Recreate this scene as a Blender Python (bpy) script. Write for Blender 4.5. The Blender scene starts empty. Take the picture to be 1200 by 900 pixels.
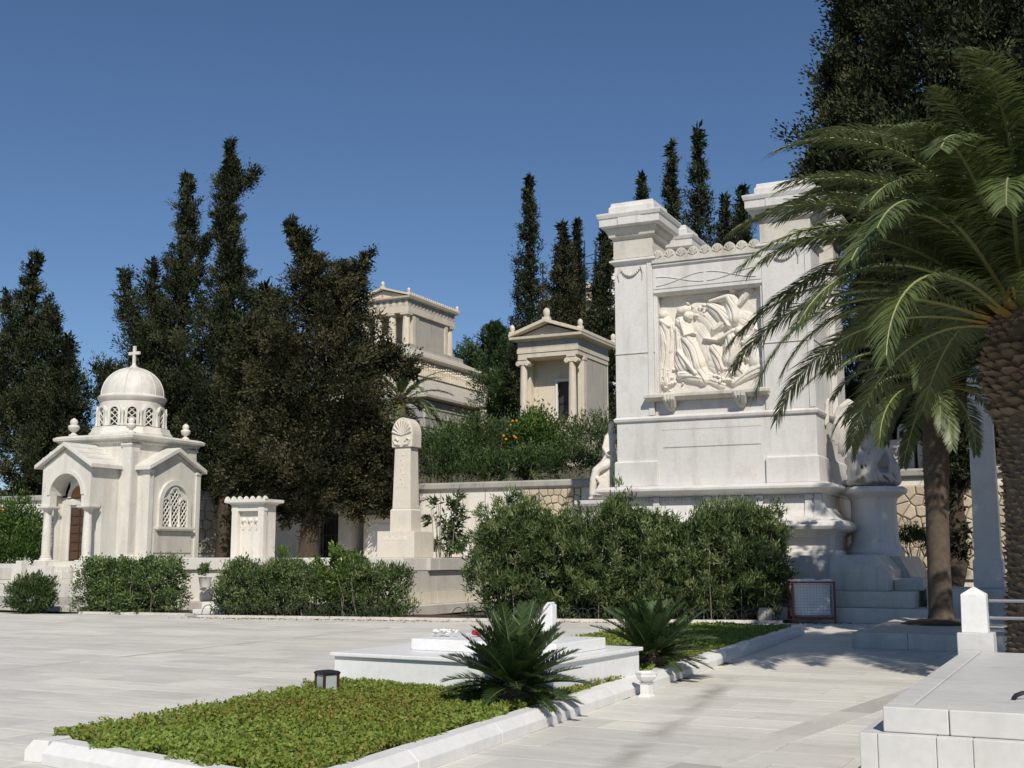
import bpy, bmesh, math, random
import numpy as np
from mathutils import Vector, Matrix

# ------------------------------------------------------------------ camera, sky, sun, exposure
scene = bpy.context.scene
COL = scene.collection
R = math.radians
PITCH, YAW, EYE = math.atan(202 / 1400.0), R(26), 1.6

cam = bpy.data.cameras.new('camera')
cam.sensor_width = 36.0
cam.lens = 42.0
cam.clip_start = 0.1
cam.clip_end = 3000.0
cam_o = bpy.data.objects.new('camera', cam)
cam_o.location = (0, 0, EYE)
cam_o.rotation_euler = (R(90) + PITCH, 0, YAW)
COL.objects.link(cam_o)
scene.camera = cam_o

SUN_EL = R(43)
SUN_H = Vector((0.56, -0.83))            # horizontal direction towards the sun
SUN_H.normalize()
world = bpy.data.worlds.new('World')
scene.world = world
world.use_nodes = True
wn = world.node_tree
bg = wn.nodes['Background']
sky = wn.nodes.new('ShaderNodeTexSky')
sky.sky_type = 'NISHITA'
sky.sun_disc = False
sky.sun_elevation = SUN_EL
sky.sun_rotation = math.atan2(SUN_H.x, SUN_H.y)
sky.altitude = 100
sky.air_density = 0.9
sky.dust_density = 0.1
sky.ozone_density = 6.5
wn.links.new(sky.outputs[0], bg.inputs[0])
bg.inputs[1].default_value = 0.084

sun = bpy.data.lights.new('sun', 'SUN')
sun.energy = 4.3
sun.angle = R(0.53)
sun.color = (1.0, 0.93, 0.82)
sun_o = bpy.data.objects.new('sun', sun)
sd = Vector((SUN_H.x * math.cos(SUN_EL), SUN_H.y * math.cos(SUN_EL), math.sin(SUN_EL)))
sun_o.rotation_euler = sd.to_track_quat('Z', 'Y').to_euler()
sun_o.location = (10, -20, 40)
COL.objects.link(sun_o)

scene.view_settings.view_transform = 'Standard'
scene.view_settings.look = 'None'
scene.view_settings.exposure = 0.0
scene.view_settings.gamma = 1.0
scene.view_settings.use_curve_mapping = False
scene.render.engine = 'CYCLES'
scene.cycles.max_bounces = 6
scene.cycles.diffuse_bounces = 3
scene.cycles.glossy_bounces = 2
scene.cycles.transmission_bounces = 4
scene.cycles.transparent_max_bounces = 6
scene.cycles.caustics_reflective = False
scene.cycles.caustics_refractive = False

# ------------------------------------------------------------------ helpers
CA, SA = math.cos(YAW), math.sin(YAW)


def at(px, py, depth):
    """a survey point: bearing read off the photograph, real distance in metres"""
    u, v = (px - 600) / 1400.0, (450 - py) / 1400.0
    Y = math.cos(PITCH) - v * math.sin(PITCH)
    Z = math.sin(PITCH) + v * math.cos(PITCH)
    t = depth / Y
    return Vector(((CA * u - SA * Y) * t, (SA * u + CA * Y) * t, EYE + Z * t))


OFF = {}


def thing(name, label, cat, loc=(0, 0, 0), rotz=0.0, group=None, local=False):
    o = bpy.data.objects.new(name, None)
    o.empty_display_size = 0.2
    o.location = loc
    o.rotation_euler = (0, 0, rotz)
    o['label'] = label
    o['category'] = cat
    if group:
        o['group'] = group
    COL.objects.link(o)
    OFF[o.name] = Vector((0, 0, 0)) if local else Vector(loc)
    return o


def tag(o, label=None, cat=None, group=None, kind=None):
    for k, v in (('label', label), ('category', cat), ('group', group), ('kind', kind)):
        if v:
            o[k] = v
    return o


def link(name, me, mat, parent=None):
    if mat is not None and len(me.materials) == 0:
        me.materials.append(mat)
    o = bpy.data.objects.new(name, me)
    COL.objects.link(o)
    if parent is not None:
        o.parent = parent
        OFF[o.name] = OFF.get(parent.name, Vector((0, 0, 0)))
    return o


class MB:
    """collects simple solids and links them as one mesh object"""

    def __init__(s):
        s.v, s.f = [], []

    def add(s, vs, fs):
        n = len(s.v)
        s.v += [tuple(p) for p in vs]
        s.f += [tuple(i + n for i in f) for f in fs]
        return s

    def box(s, x0, x1, y0, y1, z0, z1):
        return s.loft([(x0, x1, y0, y1, z0), (x0, x1, y0, y1, z1)])

    def loft(s, rings):
        vs, fs = [], []
        for (x0, x1, y0, y1, z) in rings:
            vs += [(x0, y0, z), (x1, y0, z), (x1, y1, z), (x0, y1, z)]
        for k in range(len(rings) - 1):
            a = 4 * k
            for i in range(4):
                j = (i + 1) % 4
                fs.append((a + i, a + j, a + 4 + j, a + 4 + i))
        fs.append((3, 2, 1, 0))
        e = 4 * (len(rings) - 1)
        fs.append((e, e + 1, e + 2, e + 3))
        return s.add(vs, fs)

    def prism(s, poly, axis, a, b):
        def pt(p, c):
            return {'x': (c, p[0], p[1]), 'y': (p[0], c, p[1]), 'z': (p[0], p[1], c)}[axis]
        n = len(poly)
        vs = [pt(p, a) for p in poly] + [pt(p, b) for p in poly]
        fs = [tuple(range(n))[::-1], tuple(range(n, 2 * n))]
        for i in range(n):
            j = (i + 1) % n
            fs.append((i, j, n + j, n + i))
        return s.add(vs, fs)

    def lathe(s, prof, cx, cy, n=20, flute=0.0, nf=0):
        vs, fs = [], []
        for (r, z) in prof:
            for i in range(n):
                a = 2 * math.pi * i / n
                rr = r * (1 - flute * (0.5 + 0.5 * math.cos(nf * a))) if nf else r
                vs.append((cx + rr * math.cos(a), cy + rr * math.sin(a), z))
        m = len(prof)
        for k in range(m - 1):
            for i in range(n):
                j = (i + 1) % n
                fs.append((k * n + i, k * n + j, (k + 1) * n + j, (k + 1) * n + i))
        fs.append(tuple(range(n))[::-1])
        fs.append(tuple((m - 1) * n + i for i in range(n)))
        return s.add(vs, fs)

    def tube(s, pts, rad, n=8):
        pts = [Vector(p) for p in pts]
        if not hasattr(rad, '__len__'):
            rad = [rad] * len(pts)
        vs, fs = [], []
        prev = None
        for k, p in enumerate(pts):
            d = pts[min(k + 1, len(pts) - 1)] - pts[max(k - 1, 0)]
            d.normalize()
            if prev is None:
                ref = Vector((0, 0, 1)) if abs(d.z) < 0.9 else Vector((1, 0, 0))
                a = d.cross(ref).normalized()
            else:
                a = (prev - d * prev.dot(d)).normalized()
            prev = a
            b = d.cross(a)
            for i in range(n):
                t = 2 * math.pi * i / n
                vs.append(p + (a * math.cos(t) + b * math.sin(t)) * rad[k])
        m = len(pts)
        for k in range(m - 1):
            for i in range(n):
                j = (i + 1) % n
                fs.append((k * n + i, k * n + j, (k + 1) * n + j, (k + 1) * n + i))
        fs.append(tuple(range(n))[::-1])
        fs.append(tuple((m - 1) * n + i for i in range(n)))
        return s.add(vs, fs)

    def ball(s, c, r, n=10, m=7, sz=1.0):
        prof = [(max(1e-4, r * math.sin(math.pi * k / m)), c[2] - r * sz * math.cos(math.pi * k / m)) for k in range(m + 1)]
        return s.lathe(prof, c[0], c[1], n)

    def mesh(s, name, off=Vector((0, 0, 0))):
        me = bpy.data.meshes.new(name)
        me.from_pydata([(p[0] - off[0], p[1] - off[1], p[2] - off[2]) for p in s.v], [], s.f)
        bm = bmesh.new()
        bm.from_mesh(me)
        bmesh.ops.recalc_face_normals(bm, faces=bm.faces)
        bm.to_mesh(me)
        bm.free()
        return me

    def build(s, name, mat, parent=None, smooth=False, bevel=0.0, seg=2):
        off = OFF.get(parent.name, Vector((0, 0, 0))) if parent is not None else Vector((0, 0, 0))
        me = s.mesh(name, off)
        if smooth:
            for p in me.polygons:
                p.use_smooth = True
            try:
                me.set_sharp_from_angle(angle=R(38))
            except Exception:
                pass
        o = link(name, me, mat, parent)
        if bevel:
            m = o.modifiers.new('bevel', 'BEVEL')
            m.width = bevel
            m.segments = seg
            m.limit_method = 'ANGLE'
            m.angle_limit = R(40)
        return o


def copy_tree(o, parent=None):
    c = o.copy()
    COL.objects.link(c)
    if parent is not None:
        c.parent = parent
    for ch in [k for k in o.children]:
        copy_tree(ch, c)
    return c


def np_mesh(name, verts, faces, tone=None):
    """fast mesh from arrays; faces (n,k)"""
    me = bpy.data.meshes.new(name)
    nv, (nf, k) = len(verts), faces.shape
    me.vertices.add(nv)
    me.vertices.foreach_set('co', np.ascontiguousarray(verts, dtype=np.float32).ravel())
    me.loops.add(nf * k)
    me.loops.foreach_set('vertex_index', np.ascontiguousarray(faces, dtype=np.int32).ravel())
    me.polygons.add(nf)
    me.polygons.foreach_set('loop_start', np.arange(0, nf * k, k, dtype=np.int32))
    me.update(calc_edges=True)
    if tone is not None:
        a = me.attributes.new('tone', 'FLOAT', 'POINT')
        a.data.foreach_set('value', np.ascontiguousarray(tone, dtype=np.float32))
    return me


def unit(a):
    return a / np.maximum(np.linalg.norm(a, axis=1, keepdims=True), 1e-6)


def leaf_arrays(P, D, L, W, tone, rng, bend=0.0, face=None, wild=0.55):
    """one kite-shaped leaf for each base point P with direction D"""
    n = len(P)
    L = np.broadcast_to(np.asarray(L, float), (n,))[:, None]
    W = np.broadcast_to(np.asarray(W, float), (n,))[:, None]
    D = unit(D)
    ref = rng.normal(size=(n, 3))
    if face is not None:            # blades face outwards from their clump
        ref = unit(face) + ref * wild
    S = unit(np.cross(D, ref))
    N = np.cross(D, S)
    mid = P + D * L * 0.45 + N * L * bend
    V = np.empty((n, 4, 3))
    V[:, 0] = P
    V[:, 1] = mid + S * W * 0.5
    V[:, 2] = P + D * L
    V[:, 3] = mid - S * W * 0.5
    F = np.arange(n * 4).reshape(n, 4)
    return V.reshape(-1, 3), F, np.repeat(tone, 4)


# ------------------------------------------------------------------ materials
def nodes(name):
    m = bpy.data.materials.new(name)
    m.use_nodes = True
    nt = m.node_tree
    return m, nt, nt.nodes['Principled BSDF']


def N(nt, typ, **kw):
    n = nt.nodes.new(typ)
    for k, v in kw.items():
        setattr(n, k, v)
    return n


def mixc(nt, fac, a, b, blend='MIX'):
    n = N(nt, 'ShaderNodeMix', data_type='RGBA', blend_type=blend)
    for sock, val in ((n.inputs[0], fac), (n.inputs[6], a), (n.inputs[7], b)):
        if hasattr(val, 'is_output'):
            nt.links.new(val, sock)
        elif isinstance(val, (int, float)):
            sock.default_value = val
        else:
            sock.default_value = (val[0], val[1], val[2], 1)
    return n.outputs[2]


def ramp(nt, src, lo, hi):
    n = N(nt, 'ShaderNodeMapRange')
    n.inputs[1].default_value = lo
    n.inputs[2].default_value = hi
    nt.links.new(src, n.inputs[0])
    return n.outputs[0]


def noise(nt, vec, scale, detail=4, rough=0.55, stretch=None):
    if stretch:
        mp = N(nt, 'ShaderNodeMapping')
        mp.inputs[3].default_value = stretch
        nt.links.new(vec, mp.inputs[0])
        vec = mp.outputs[0]
    n = N(nt, 'ShaderNodeTexNoise')
    n.inputs['Scale'].default_value = scale
    n.inputs['Detail'].default_value = detail
    n.inputs['Roughness'].default_value = rough
    nt.links.new(vec, n.inputs['Vector'])
    return n.outputs[0]


def stone(name, c, c2, dirt=(0.3, 0.28, 0.25), dirt_amt=0.35, rough=0.6, scale=1.2, bump=0.15, streak=0.5,
          tone=False, vein=None, grain=14.0, splo=0.52, TL=0.80, TH=1.14):
    m, nt, b = nodes(name)
    geo = N(nt, 'ShaderNodeNewGeometry').outputs['Position']
    if tone:
        at_ = N(nt, 'ShaderNodeAttribute', attribute_name='tone')
        tv = at_.outputs['Fac']
        comb = N(nt, 'ShaderNodeCombineXYZ')
        mul = N(nt, 'ShaderNodeMath', operation='MULTIPLY')
        mul.inputs[1].default_value = 37.0
        nt.links.new(tv, mul.inputs[0])
        nt.links.new(mul.outputs[0], comb.inputs[2])
        ad = N(nt, 'ShaderNodeVectorMath', operation='ADD')
        nt.links.new(geo, ad.inputs[0])
        nt.links.new(comb.outputs[0], ad.inputs[1])
        geo = ad.outputs[0]
    col = mixc(nt, ramp(nt, noise(nt, geo, scale, 5), 0.35, 0.65), c, c2)
    if vein:
        vn = noise(nt, geo, vein[1], 5, 0.6, vein[2])
        col = mixc(nt, ramp(nt, vn, vein[3], vein[4]), col, vein[0])
    gr = noise(nt, geo, grain, 3)
    col = mixc(nt, 0.35, col, mixc(nt, gr, (0.55, 0.55, 0.55), (1.2, 1.2, 1.2)), 'MULTIPLY')
    if streak:
        st = noise(nt, geo, 1.0, 4, 0.6, (2.6, 2.6, 0.35))
        f = ramp(nt, st, splo, 0.78)
        mm = N(nt, 'ShaderNodeMath', operation='MULTIPLY')
        mm.inputs[1].default_value = dirt_amt * streak * 2
        nt.links.new(f, mm.inputs[0])
        col = mixc(nt, mm.outputs[0], col, dirt)
    sp = ramp(nt, noise(nt, geo, 2.3, 6, 0.7), 0.55, 0.8)
    ms = N(nt, 'ShaderNodeMath', operation='MULTIPLY')
    ms.inputs[1].default_value = dirt_amt
    nt.links.new(sp, ms.inputs[0])
    col = mixc(nt, ms.outputs[0], col, dirt)
    if tone:
        col = mixc(nt, 1.0, col, mixc(nt, tv, (TL, TL, TL + 0.005), (TH, TH, TH - 0.02)), 'MULTIPLY')
    nt.links.new(col, b.inputs['Base Color'])
    b.inputs['Roughness'].default_value = rough
    b.inputs['Specular IOR Level'].default_value = 0.3
    if bump:
        bp = N(nt, 'ShaderNodeBump')
        bp.inputs['Strength'].default_value = bump
        bp.inputs['Distance'].default_value = 0.02
        nt.links.new(noise(nt, geo, 22, 5, 0.65), bp.inputs['Height'])
        nt.links.new(bp.outputs[0], b.inputs['Normal'])
    return m


def foliage(name, dark, mid, light, transl=0.25, rough=0.5, spec=0.3):
    m, nt, b = nodes(name)
    at_ = N(nt, 'ShaderNodeAttribute', attribute_name='tone')
    cr = N(nt, 'ShaderNodeValToRGB')
    e = cr.color_ramp.elements
    e[0].position, e[0].color = 0.1, (*dark, 1)
    e[1].position, e[1].color = 0.95, (*light, 1)
    k = cr.color_ramp.elements.new(0.55)
    k.color = (*mid, 1)
    nt.links.new(at_.outputs['Fac'], cr.inputs[0])
    nt.links.new(cr.outputs[0], b.inputs['Base Color'])
    b.inputs['Roughness'].default_value = rough
    b.inputs['Specular IOR Level'].default_value = spec
    if transl:
        tr = N(nt, 'ShaderNodeBsdfTranslucent')
        nt.links.new(cr.outputs[0], tr.inputs[0])
        mx = N(nt, 'ShaderNodeMixShader')
        mx.inputs[0].default_value = transl
        nt.links.new(b.outputs[0], mx.inputs[1])
        nt.links.new(tr.outputs[0], mx.inputs[2])
        nt.links.new(mx.outputs[0], nt.nodes['Material Output'].inputs[0])
    return m


def plain(name, c, rough=0.6, metal=0.0, var=0.25, spec=0.3, scale=9.0):
    m, nt, b = nodes(name)
    geo = N(nt, 'ShaderNodeNewGeometry').outputs['Position']
    n = noise(nt, geo, scale, 4)
    col = mixc(nt, n, tuple(x * (1 - var) for x in c), tuple(min(1, x * (1 + var)) for x in c))
    nt.links.new(col, b.inputs['Base Color'])
    b.inputs['Roughness'].default_value = rough
    b.inputs['Metallic'].default_value = metal
    b.inputs['Specular IOR Level'].default_value = spec
    return m


M = {}
M['monument'] = stone('monument_marble', (0.72, 0.70, 0.675), (0.66, 0.645, 0.62), (0.38, 0.33, 0.27), 0.40, 0.55, 0.8, 0.10, 0.6, splo=0.48)
M['monument_trim'] = stone('monument_trim_marble', (0.66, 0.62, 0.55), (0.55, 0.52, 0.46), (0.25, 0.23, 0.20), 0.5, 0.6, 1.5, 0.15, 0.6)
M['relief'] = stone('relief_marble', (0.74, 0.685, 0.59), (0.74, 0.70, 0.635), (0.52, 0.38, 0.26), 0.32, 0.6, 1.5, 0.1, 0.3)
M['statue'] = stone('statue_marble', (0.62, 0.59, 0.53), (0.50, 0.48, 0.44), (0.2, 0.19, 0.17), 0.5, 0.6, 2.5, 0.15, 0.6)
M['chapel'] = stone('chapel_marble', (0.74, 0.715, 0.64), (0.66, 0.645, 0.60), (0.38, 0.34, 0.28), 0.42, 0.55, 1.3, 0.1, 0.6, splo=0.46)
M['cream'] = stone('cream_marble', (0.72, 0.655, 0.54), (0.68, 0.63, 0.54), (0.36, 0.30, 0.24), 0.35, 0.6, 1.0, 0.1, 0.5)
M['temple'] = stone('temple_marble', (0.72, 0.64, 0.51), (0.64, 0.575, 0.47), (0.32, 0.28, 0.23), 0.42, 0.65, 0.9, 0.15, 0.7)
M['temple_wall_shade'] = stone('temple_wall_shade_stone', (0.50, 0.465, 0.40), (0.44, 0.41, 0.36), (0.26, 0.24, 0.21), 0.5, 0.7, 0.9, 0.15, 0.7)  # greyer copy of the temple marble; side-wall shade is put into its colour
M['grey_block'] = stone('grey_ashlar', (0.46, 0.44, 0.40), (0.36, 0.35, 0.33), (0.16, 0.15, 0.14), 0.6, 0.8, 1.2, 0.4, 0.7, tone=True)
M['platform'] = stone('platform_marble', (0.62, 0.59, 0.53), (0.54, 0.52, 0.48), (0.30, 0.27, 0.23), 0.45, 0.6, 1.1, 0.12, 0.6)
M['wall'] = stone('white_wall_marble', (0.78, 0.74, 0.665), (0.72, 0.69, 0.63), (0.40, 0.34, 0.27), 0.4, 0.6, 0.8, 0.15, 0.7)
M['coping'] = stone('coping_stone', (0.42, 0.40, 0.36), (0.34, 0.33, 0.30), (0.14, 0.13, 0.12), 0.6, 0.75, 1.4, 0.3, 0.6)
M['rubble'] = stone('rubble_stone', (0.58, 0.48, 0.34), (0.52, 0.46, 0.37), (0.32, 0.27, 0.2), 0.4, 0.85, 1.6, 0.5, 0.0, tone=True)
M['mortar'] = stone('mortar', (0.30, 0.24, 0.17), (0.24, 0.2, 0.15), (0.12, 0.1, 0.08), 0.5, 0.9, 4, 0.4, 0.0)
M['paving'] = stone('paving_marble', (0.76, 0.73, 0.665), (0.70, 0.685, 0.64), (0.42, 0.385, 0.33), 0.30, 0.6, 0.5, 0.08, 0.0,
                    tone=True, vein=((0.60, 0.565, 0.505), 1.0, (1.1, 7.0, 1.0), 0.45, 0.75), TL=0.88, TH=1.06)
M['band'] = stone('grey_band_marble', (0.56, 0.535, 0.49), (0.60, 0.58, 0.535), (0.3, 0.28, 0.25), 0.4, 0.6, 1.0, 0.08, 0.0,
                  tone=True, vein=((0.50, 0.475, 0.43), 1.0, (6.0, 1.2, 1.0), 0.5, 0.75))
M['joint'] = stone('joint_grit', (0.30, 0.275, 0.24), (0.25, 0.23, 0.2), (0.15, 0.13, 0.11), 0.4, 0.9, 2, 0.3, 0.0)
M['kerb'] = stone('white_kerb_marble', (0.80, 0.79, 0.765), (0.75, 0.745, 0.73), (0.45, 0.43, 0.38), 0.22, 0.5, 1.5, 0.06, 0.35)
M['grave'] = stone('grave_white_marble', (0.82, 0.82, 0.815), (0.79, 0.79, 0.79), (0.6, 0.6, 0.58), 0.10, 0.42, 1.0, 0.03, 0.3)
M['tomb'] = stone('tomb_marble', (0.65, 0.64, 0.615), (0.58, 0.575, 0.555), (0.38, 0.35, 0.31), 0.34, 0.55, 0.9, 0.06, 0.3,
                  vein=((0.56, 0.55, 0.53), 1.0, (1.0, 6.0, 1.0), 0.52, 0.75))
M['soil'] = stone('soil', (0.10, 0.07, 0.045), (0.07, 0.05, 0.035), (0.15, 0.12, 0.08), 0.4, 0.95, 3, 0.6, 0.0)
M['terrain'] = stone('dry_ground', (0.11, 0.10, 0.06), (0.07, 0.075, 0.04), (0.18, 0.16, 0.11), 0.4, 0.95, 0.4, 0.5, 0.0)
M['dark'] = plain('dark_opening', (0.012, 0.012, 0.014), 0.5)
M['bronze'] = plain('bronze_door', (0.11, 0.065, 0.042), 0.5, 0.35, 0.35)
M['iron'] = plain('dark_iron', (0.05, 0.05, 0.055), 0.5, 0.6, 0.3)
M['steel'] = plain('steel_rail', (0.35, 0.36, 0.38), 0.35, 0.9, 0.15)
M['red'] = plain('red_paint', (0.19, 0.045, 0.03), 0.5, 0.0, 0.3)
M['wire'] = plain('galvanised_wire', (0.45, 0.47, 0.5), 0.4, 0.8, 0.2)
M['bag'] = plain('white_bag', (0.80, 0.81, 0.83), 0.35, 0.0, 0.12, 0.5, 4)
M['lantern_metal'] = plain('brown_lantern_metal', (0.085, 0.038, 0.03), 0.5, 0.3, 0.3)
M['scaffold'] = plain('blue_scaffold', (0.045, 0.07, 0.14), 0.5, 0.3, 0.2)
M['bark'] = plain('grey_brown_bark', (0.075, 0.058, 0.045), 0.9, 0, 0.45, 0.1, 12)
M['palm_bark'] = plain('palm_bark', (0.115, 0.09, 0.07), 0.9, 0, 0.5, 0.1, 10)
M['palm_stub'] = plain('palm_leaf_base', (0.18, 0.135, 0.095), 0.85, 0, 0.6, 0.1, 6)  # darkened so the colour stands in for shade on the date palm trunk
M['stem'] = plain('pale_stem', (0.22, 0.19, 0.15), 0.8, 0, 0.3, 0.2)
M['orange'] = plain('orange_fruit', (0.55, 0.22, 0.03), 0.5, 0, 0.2)
M['rose'] = plain('red_petal', (0.55, 0.02, 0.035), 0.5, 0, 0.2)
M['petal'] = plain('white_petal', (0.8, 0.8, 0.78), 0.5, 0, 0.1)
M['building'] = plain('pale_render', (0.62, 0.52, 0.38), 0.8, 0, 0.1, 0.2, 1)
M['glassy'] = plain('frosted_glass', (0.42, 0.45, 0.45), 0.25, 0, 0.2, 0.5)
M['amber'] = plain('amber_glass', (0.30, 0.13, 0.03), 0.2, 0, 0.3, 0.5)
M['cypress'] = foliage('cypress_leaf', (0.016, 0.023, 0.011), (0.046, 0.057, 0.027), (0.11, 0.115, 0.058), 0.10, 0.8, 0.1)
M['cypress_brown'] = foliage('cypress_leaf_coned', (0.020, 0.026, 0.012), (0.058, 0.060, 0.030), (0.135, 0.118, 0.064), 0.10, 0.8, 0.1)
M['pine'] = foliage('pine_needle', (0.02, 0.04, 0.015), (0.05, 0.09, 0.03), (0.10, 0.15, 0.05), 0.2)
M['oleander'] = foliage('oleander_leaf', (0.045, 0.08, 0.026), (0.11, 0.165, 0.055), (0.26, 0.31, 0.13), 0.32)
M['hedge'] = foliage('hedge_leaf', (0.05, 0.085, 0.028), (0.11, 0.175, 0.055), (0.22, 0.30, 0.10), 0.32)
M['bright'] = foliage('bright_leaf', (0.05, 0.09, 0.015), (0.10, 0.17, 0.03), (0.20, 0.27, 0.06), 0.3)
M['citrus'] = foliage('citrus_leaf', (0.03, 0.06, 0.012), (0.065, 0.13, 0.025), (0.13, 0.21, 0.045), 0.25)
M['cover'] = foliage('ground_cover_leaf', (0.30, 0.20, 0.06), (0.21, 0.29, 0.05), (0.37, 0.46, 0.11), 0.35)
M['palm'] = foliage('palm_leaf', (0.15, 0.12, 0.03), (0.085, 0.125, 0.04), (0.20, 0.245, 0.10), 0.30, 0.40, 0.5)
M['rachis'] = foliage('palm_stalk', (0.27, 0.17, 0.04), (0.22, 0.21, 0.07), (0.25, 0.27, 0.12), 0.0)
M['cycad'] = foliage('cycad_leaf', (0.025, 0.048, 0.014), (0.05, 0.09, 0.026), (0.11, 0.155, 0.06), 0.12, 0.35, 0.5)

# ------------------------------------------------------------------ ground and hill (one sheet)
def hill(x, y):
    if y < 37.75:
        return -0.05
    k = min(1.0, max(0.0, (x + 95 + (y - 60) * -0.25) / 40.0))
    k = k * k * (3 - 2 * k)
    rise = min(y - 38, 85) * (0.12 + 0.06 * min(1.0, max(0.0, (y - 60) / 50.0)))
    return 3.9 + rise * (0.15 + 0.85 * k) + 0.12 * math.sin(x * 0.9) * math.sin(y * 0.7)


xs = [-900, -400, -200] + [-130 + 5 * i for i in range(37)] + [120, 300, 900]
ys = [-600, -200, -60, -20, 0, 20, 37.7, 37.85] + [39 + 3 * i for i in range(32)] + [160, 260, 500, 1200]
V = [(x, y, hill(x, y)) for y in ys for x in xs]
nx = len(xs)
F = [(j * nx + i, j * nx + i + 1, (j + 1) * nx + i + 1, (j + 1) * nx + i) for j in range(len(ys) - 1) for i in range(nx - 1)]
me = bpy.data.meshes.new('ground')
me.from_pydata(V, [], F)
tag(link('ground', me, M['terrain']), kind='structure')

# plaza: joint bed plus marble slabs
PLOT_O, PLOT_R = Vector((-4.67, 8.24, 0)), R(3.2)
PLOT_W, PLOT_Y0, PLOT_Y1 = 3.12, -1.0, 17.2
MP = Matrix.Translation(PLOT_O) @ Matrix.Rotation(PLOT_R, 4, 'Z')
MPI = MP.inverted()
EDGE = [(-45, 23.0), (-27.5, 24.4), (-25.8, 25.2), (-22.4, 25.7), (-21.5, 25.15), (-16.0, 26.35), (-14.7, 26.6), (-7.0, 29.15), (-4.0, 31.6), (6, 32)]


def edge_y(x):
    for (a, b), (c, d) in zip(EDGE, EDGE[1:]):
        if a <= x <= c:
            return b + (d - b) * (x - a) / (c - a)
    return 32.0


bed = MB()
pts = [(-45, -12)] + [(x, y + 0.6) for x, y in EDGE] + [(6, -12)]
bed.prism(pts, 'z', -0.045, -0.012)
plaza = tag(bed.build('plaza', M['joint']), kind='structure')


def stain_nodes():
    """the damp streak that runs along the path, a stain on the slabs themselves"""
    m = M['paving']
    nt = m.node_tree
    b = nt.nodes['Principled BSDF']
    src = b.inputs['Base Color'].links[0].from_socket
    geo = N(nt, 'ShaderNodeNewGeometry').outputs['Position']
    sx = N(nt, 'ShaderNodeSeparateXYZ')
    nt.links.new(geo, sx.inputs[0])

    def mth(op, a, bb):
        n = N(nt, 'ShaderNodeMath', operation=op)
        for i, v in enumerate((a, bb)):
            if v is None:
                continue
            if hasattr(v, 'is_output'):
                nt.links.new(v, n.inputs[i])
            else:
                n.inputs[i].default_value = v
        return n.outputs[0]
    wob = mth('MULTIPLY', mth('SUBTRACT', noise(nt, geo, 1.6, 4), 0.5), 0.5)
    d = mth('ABSOLUTE', mth('ADD', mth('ADD', mth('ADD', sx.outputs[0], 2.08), mth('MULTIPLY', sx.outputs[1], 0.153)), wob), None)
    f = ramp(nt, d, 0.20, 0.02)
    g = ramp(nt, noise(nt, geo, 0.8, 3), 0.36, 0.54)
    h = ramp(nt, mth('ABSOLUTE', mth('SUBTRACT', sx.outputs[1], 12.2), None), 4.2, 2.6)
    col = mixc(nt, mth('MULTIPLY', mth('MULTIPLY', f, g), mth('MULTIPLY', h, 0.8)), src, (0.30, 0.275, 0.235))
    # broad traffic grime over the whole plaza
    gr = ramp(nt, noise(nt, geo, 0.22, 5, 0.65, (1.0, 1.7, 1.0)), 0.45, 0.72)
    col = mixc(nt, mth('MULTIPLY', gr, 0.5), col, (0.45, 0.425, 0.38))
    nt.links.new(col, b.inputs['Base Color'])


stain_nodes()


def proj(x, y, z):
    X, Y, Z = CA * x + SA * y, -SA * x + CA * y, z - EYE
    d = Y * math.cos(PITCH) + Z * math.sin(PITCH)
    w = -Y * math.sin(PITCH) + Z * math.cos(PITCH)
    if d < 0.5:
        return None
    return 600 + 1400 * X / d, 450 - 1400 * w / d, d


rnd = random.Random(4)
SLX, SLY, GAP = 1.25, 0.62, 0.004
slabs = []
row = 0
y = -1.0
while y < 32:
    off = (row % 2) * SLX * 0.5 + rnd.uniform(-0.12, 0.12)
    x = -40 + off
    while x < 5:
        L = SLX
        cx, cy = x + L / 2, y + SLY / 2
        l = MPI @ Vector((cx, cy, 0))
        inside = -PLOT_W + 0.5 < l.x < -0.5 and PLOT_Y0 + 0.4 < l.y < PLOT_Y1 - 0.4
        if cy < edge_y(cx) + 0.5 and not inside and not (x > -1.3 and cy < 14.2):
            pr = proj(cx, cy, 0)
            vis = pr is not None and -120 < pr[0] < 1320 and pr[1] < 990
            slabs.append(((x + GAP, x + L - GAP, y + GAP, y + SLY - GAP), rnd.random(), pr[2] if vis else 999))
        x += L
    y += SLY
    row += 1
slabs.sort(key=lambda s: s[2])


def slab_box(mb, r, dz):
    x0, x1, y0, y1 = r
    c = 0.002
    mb.loft([(x0, x1, y0, y1, -0.03), (x0, x1, y0, y1, dz - 0.002), (x0 + c, x1 - c, y0 + c, y1 - c, dz)])


for k, (r, t, d) in enumerate(slabs[:300]):
    mb = MB()
    slab_box(mb, r, rnd.uniform(-0.0015, 0.0015))
    me = mb.mesh('paving_slab')
    a = me.attributes.new('tone', 'FLOAT', 'POINT')
    a.data.foreach_set('value', [t] * len(me.vertices))
    link('paving_slab', me, M['paving'], plaza)
mb = MB()
tn = []
for r, t, d in slabs[300:]:
    n0 = len(mb.v)
    slab_box(mb, r, rnd.uniform(-0.0015, 0.0015))
    tn += [t] * (len(mb.v) - n0)
me = mb.mesh('far_paving_slabs')
a = me.attributes.new('tone', 'FLOAT', 'POINT')
a.data.foreach_set('value', tn)
tag(link('far_paving_slabs', me, M['paving'], plaza), kind='stuff')


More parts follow.
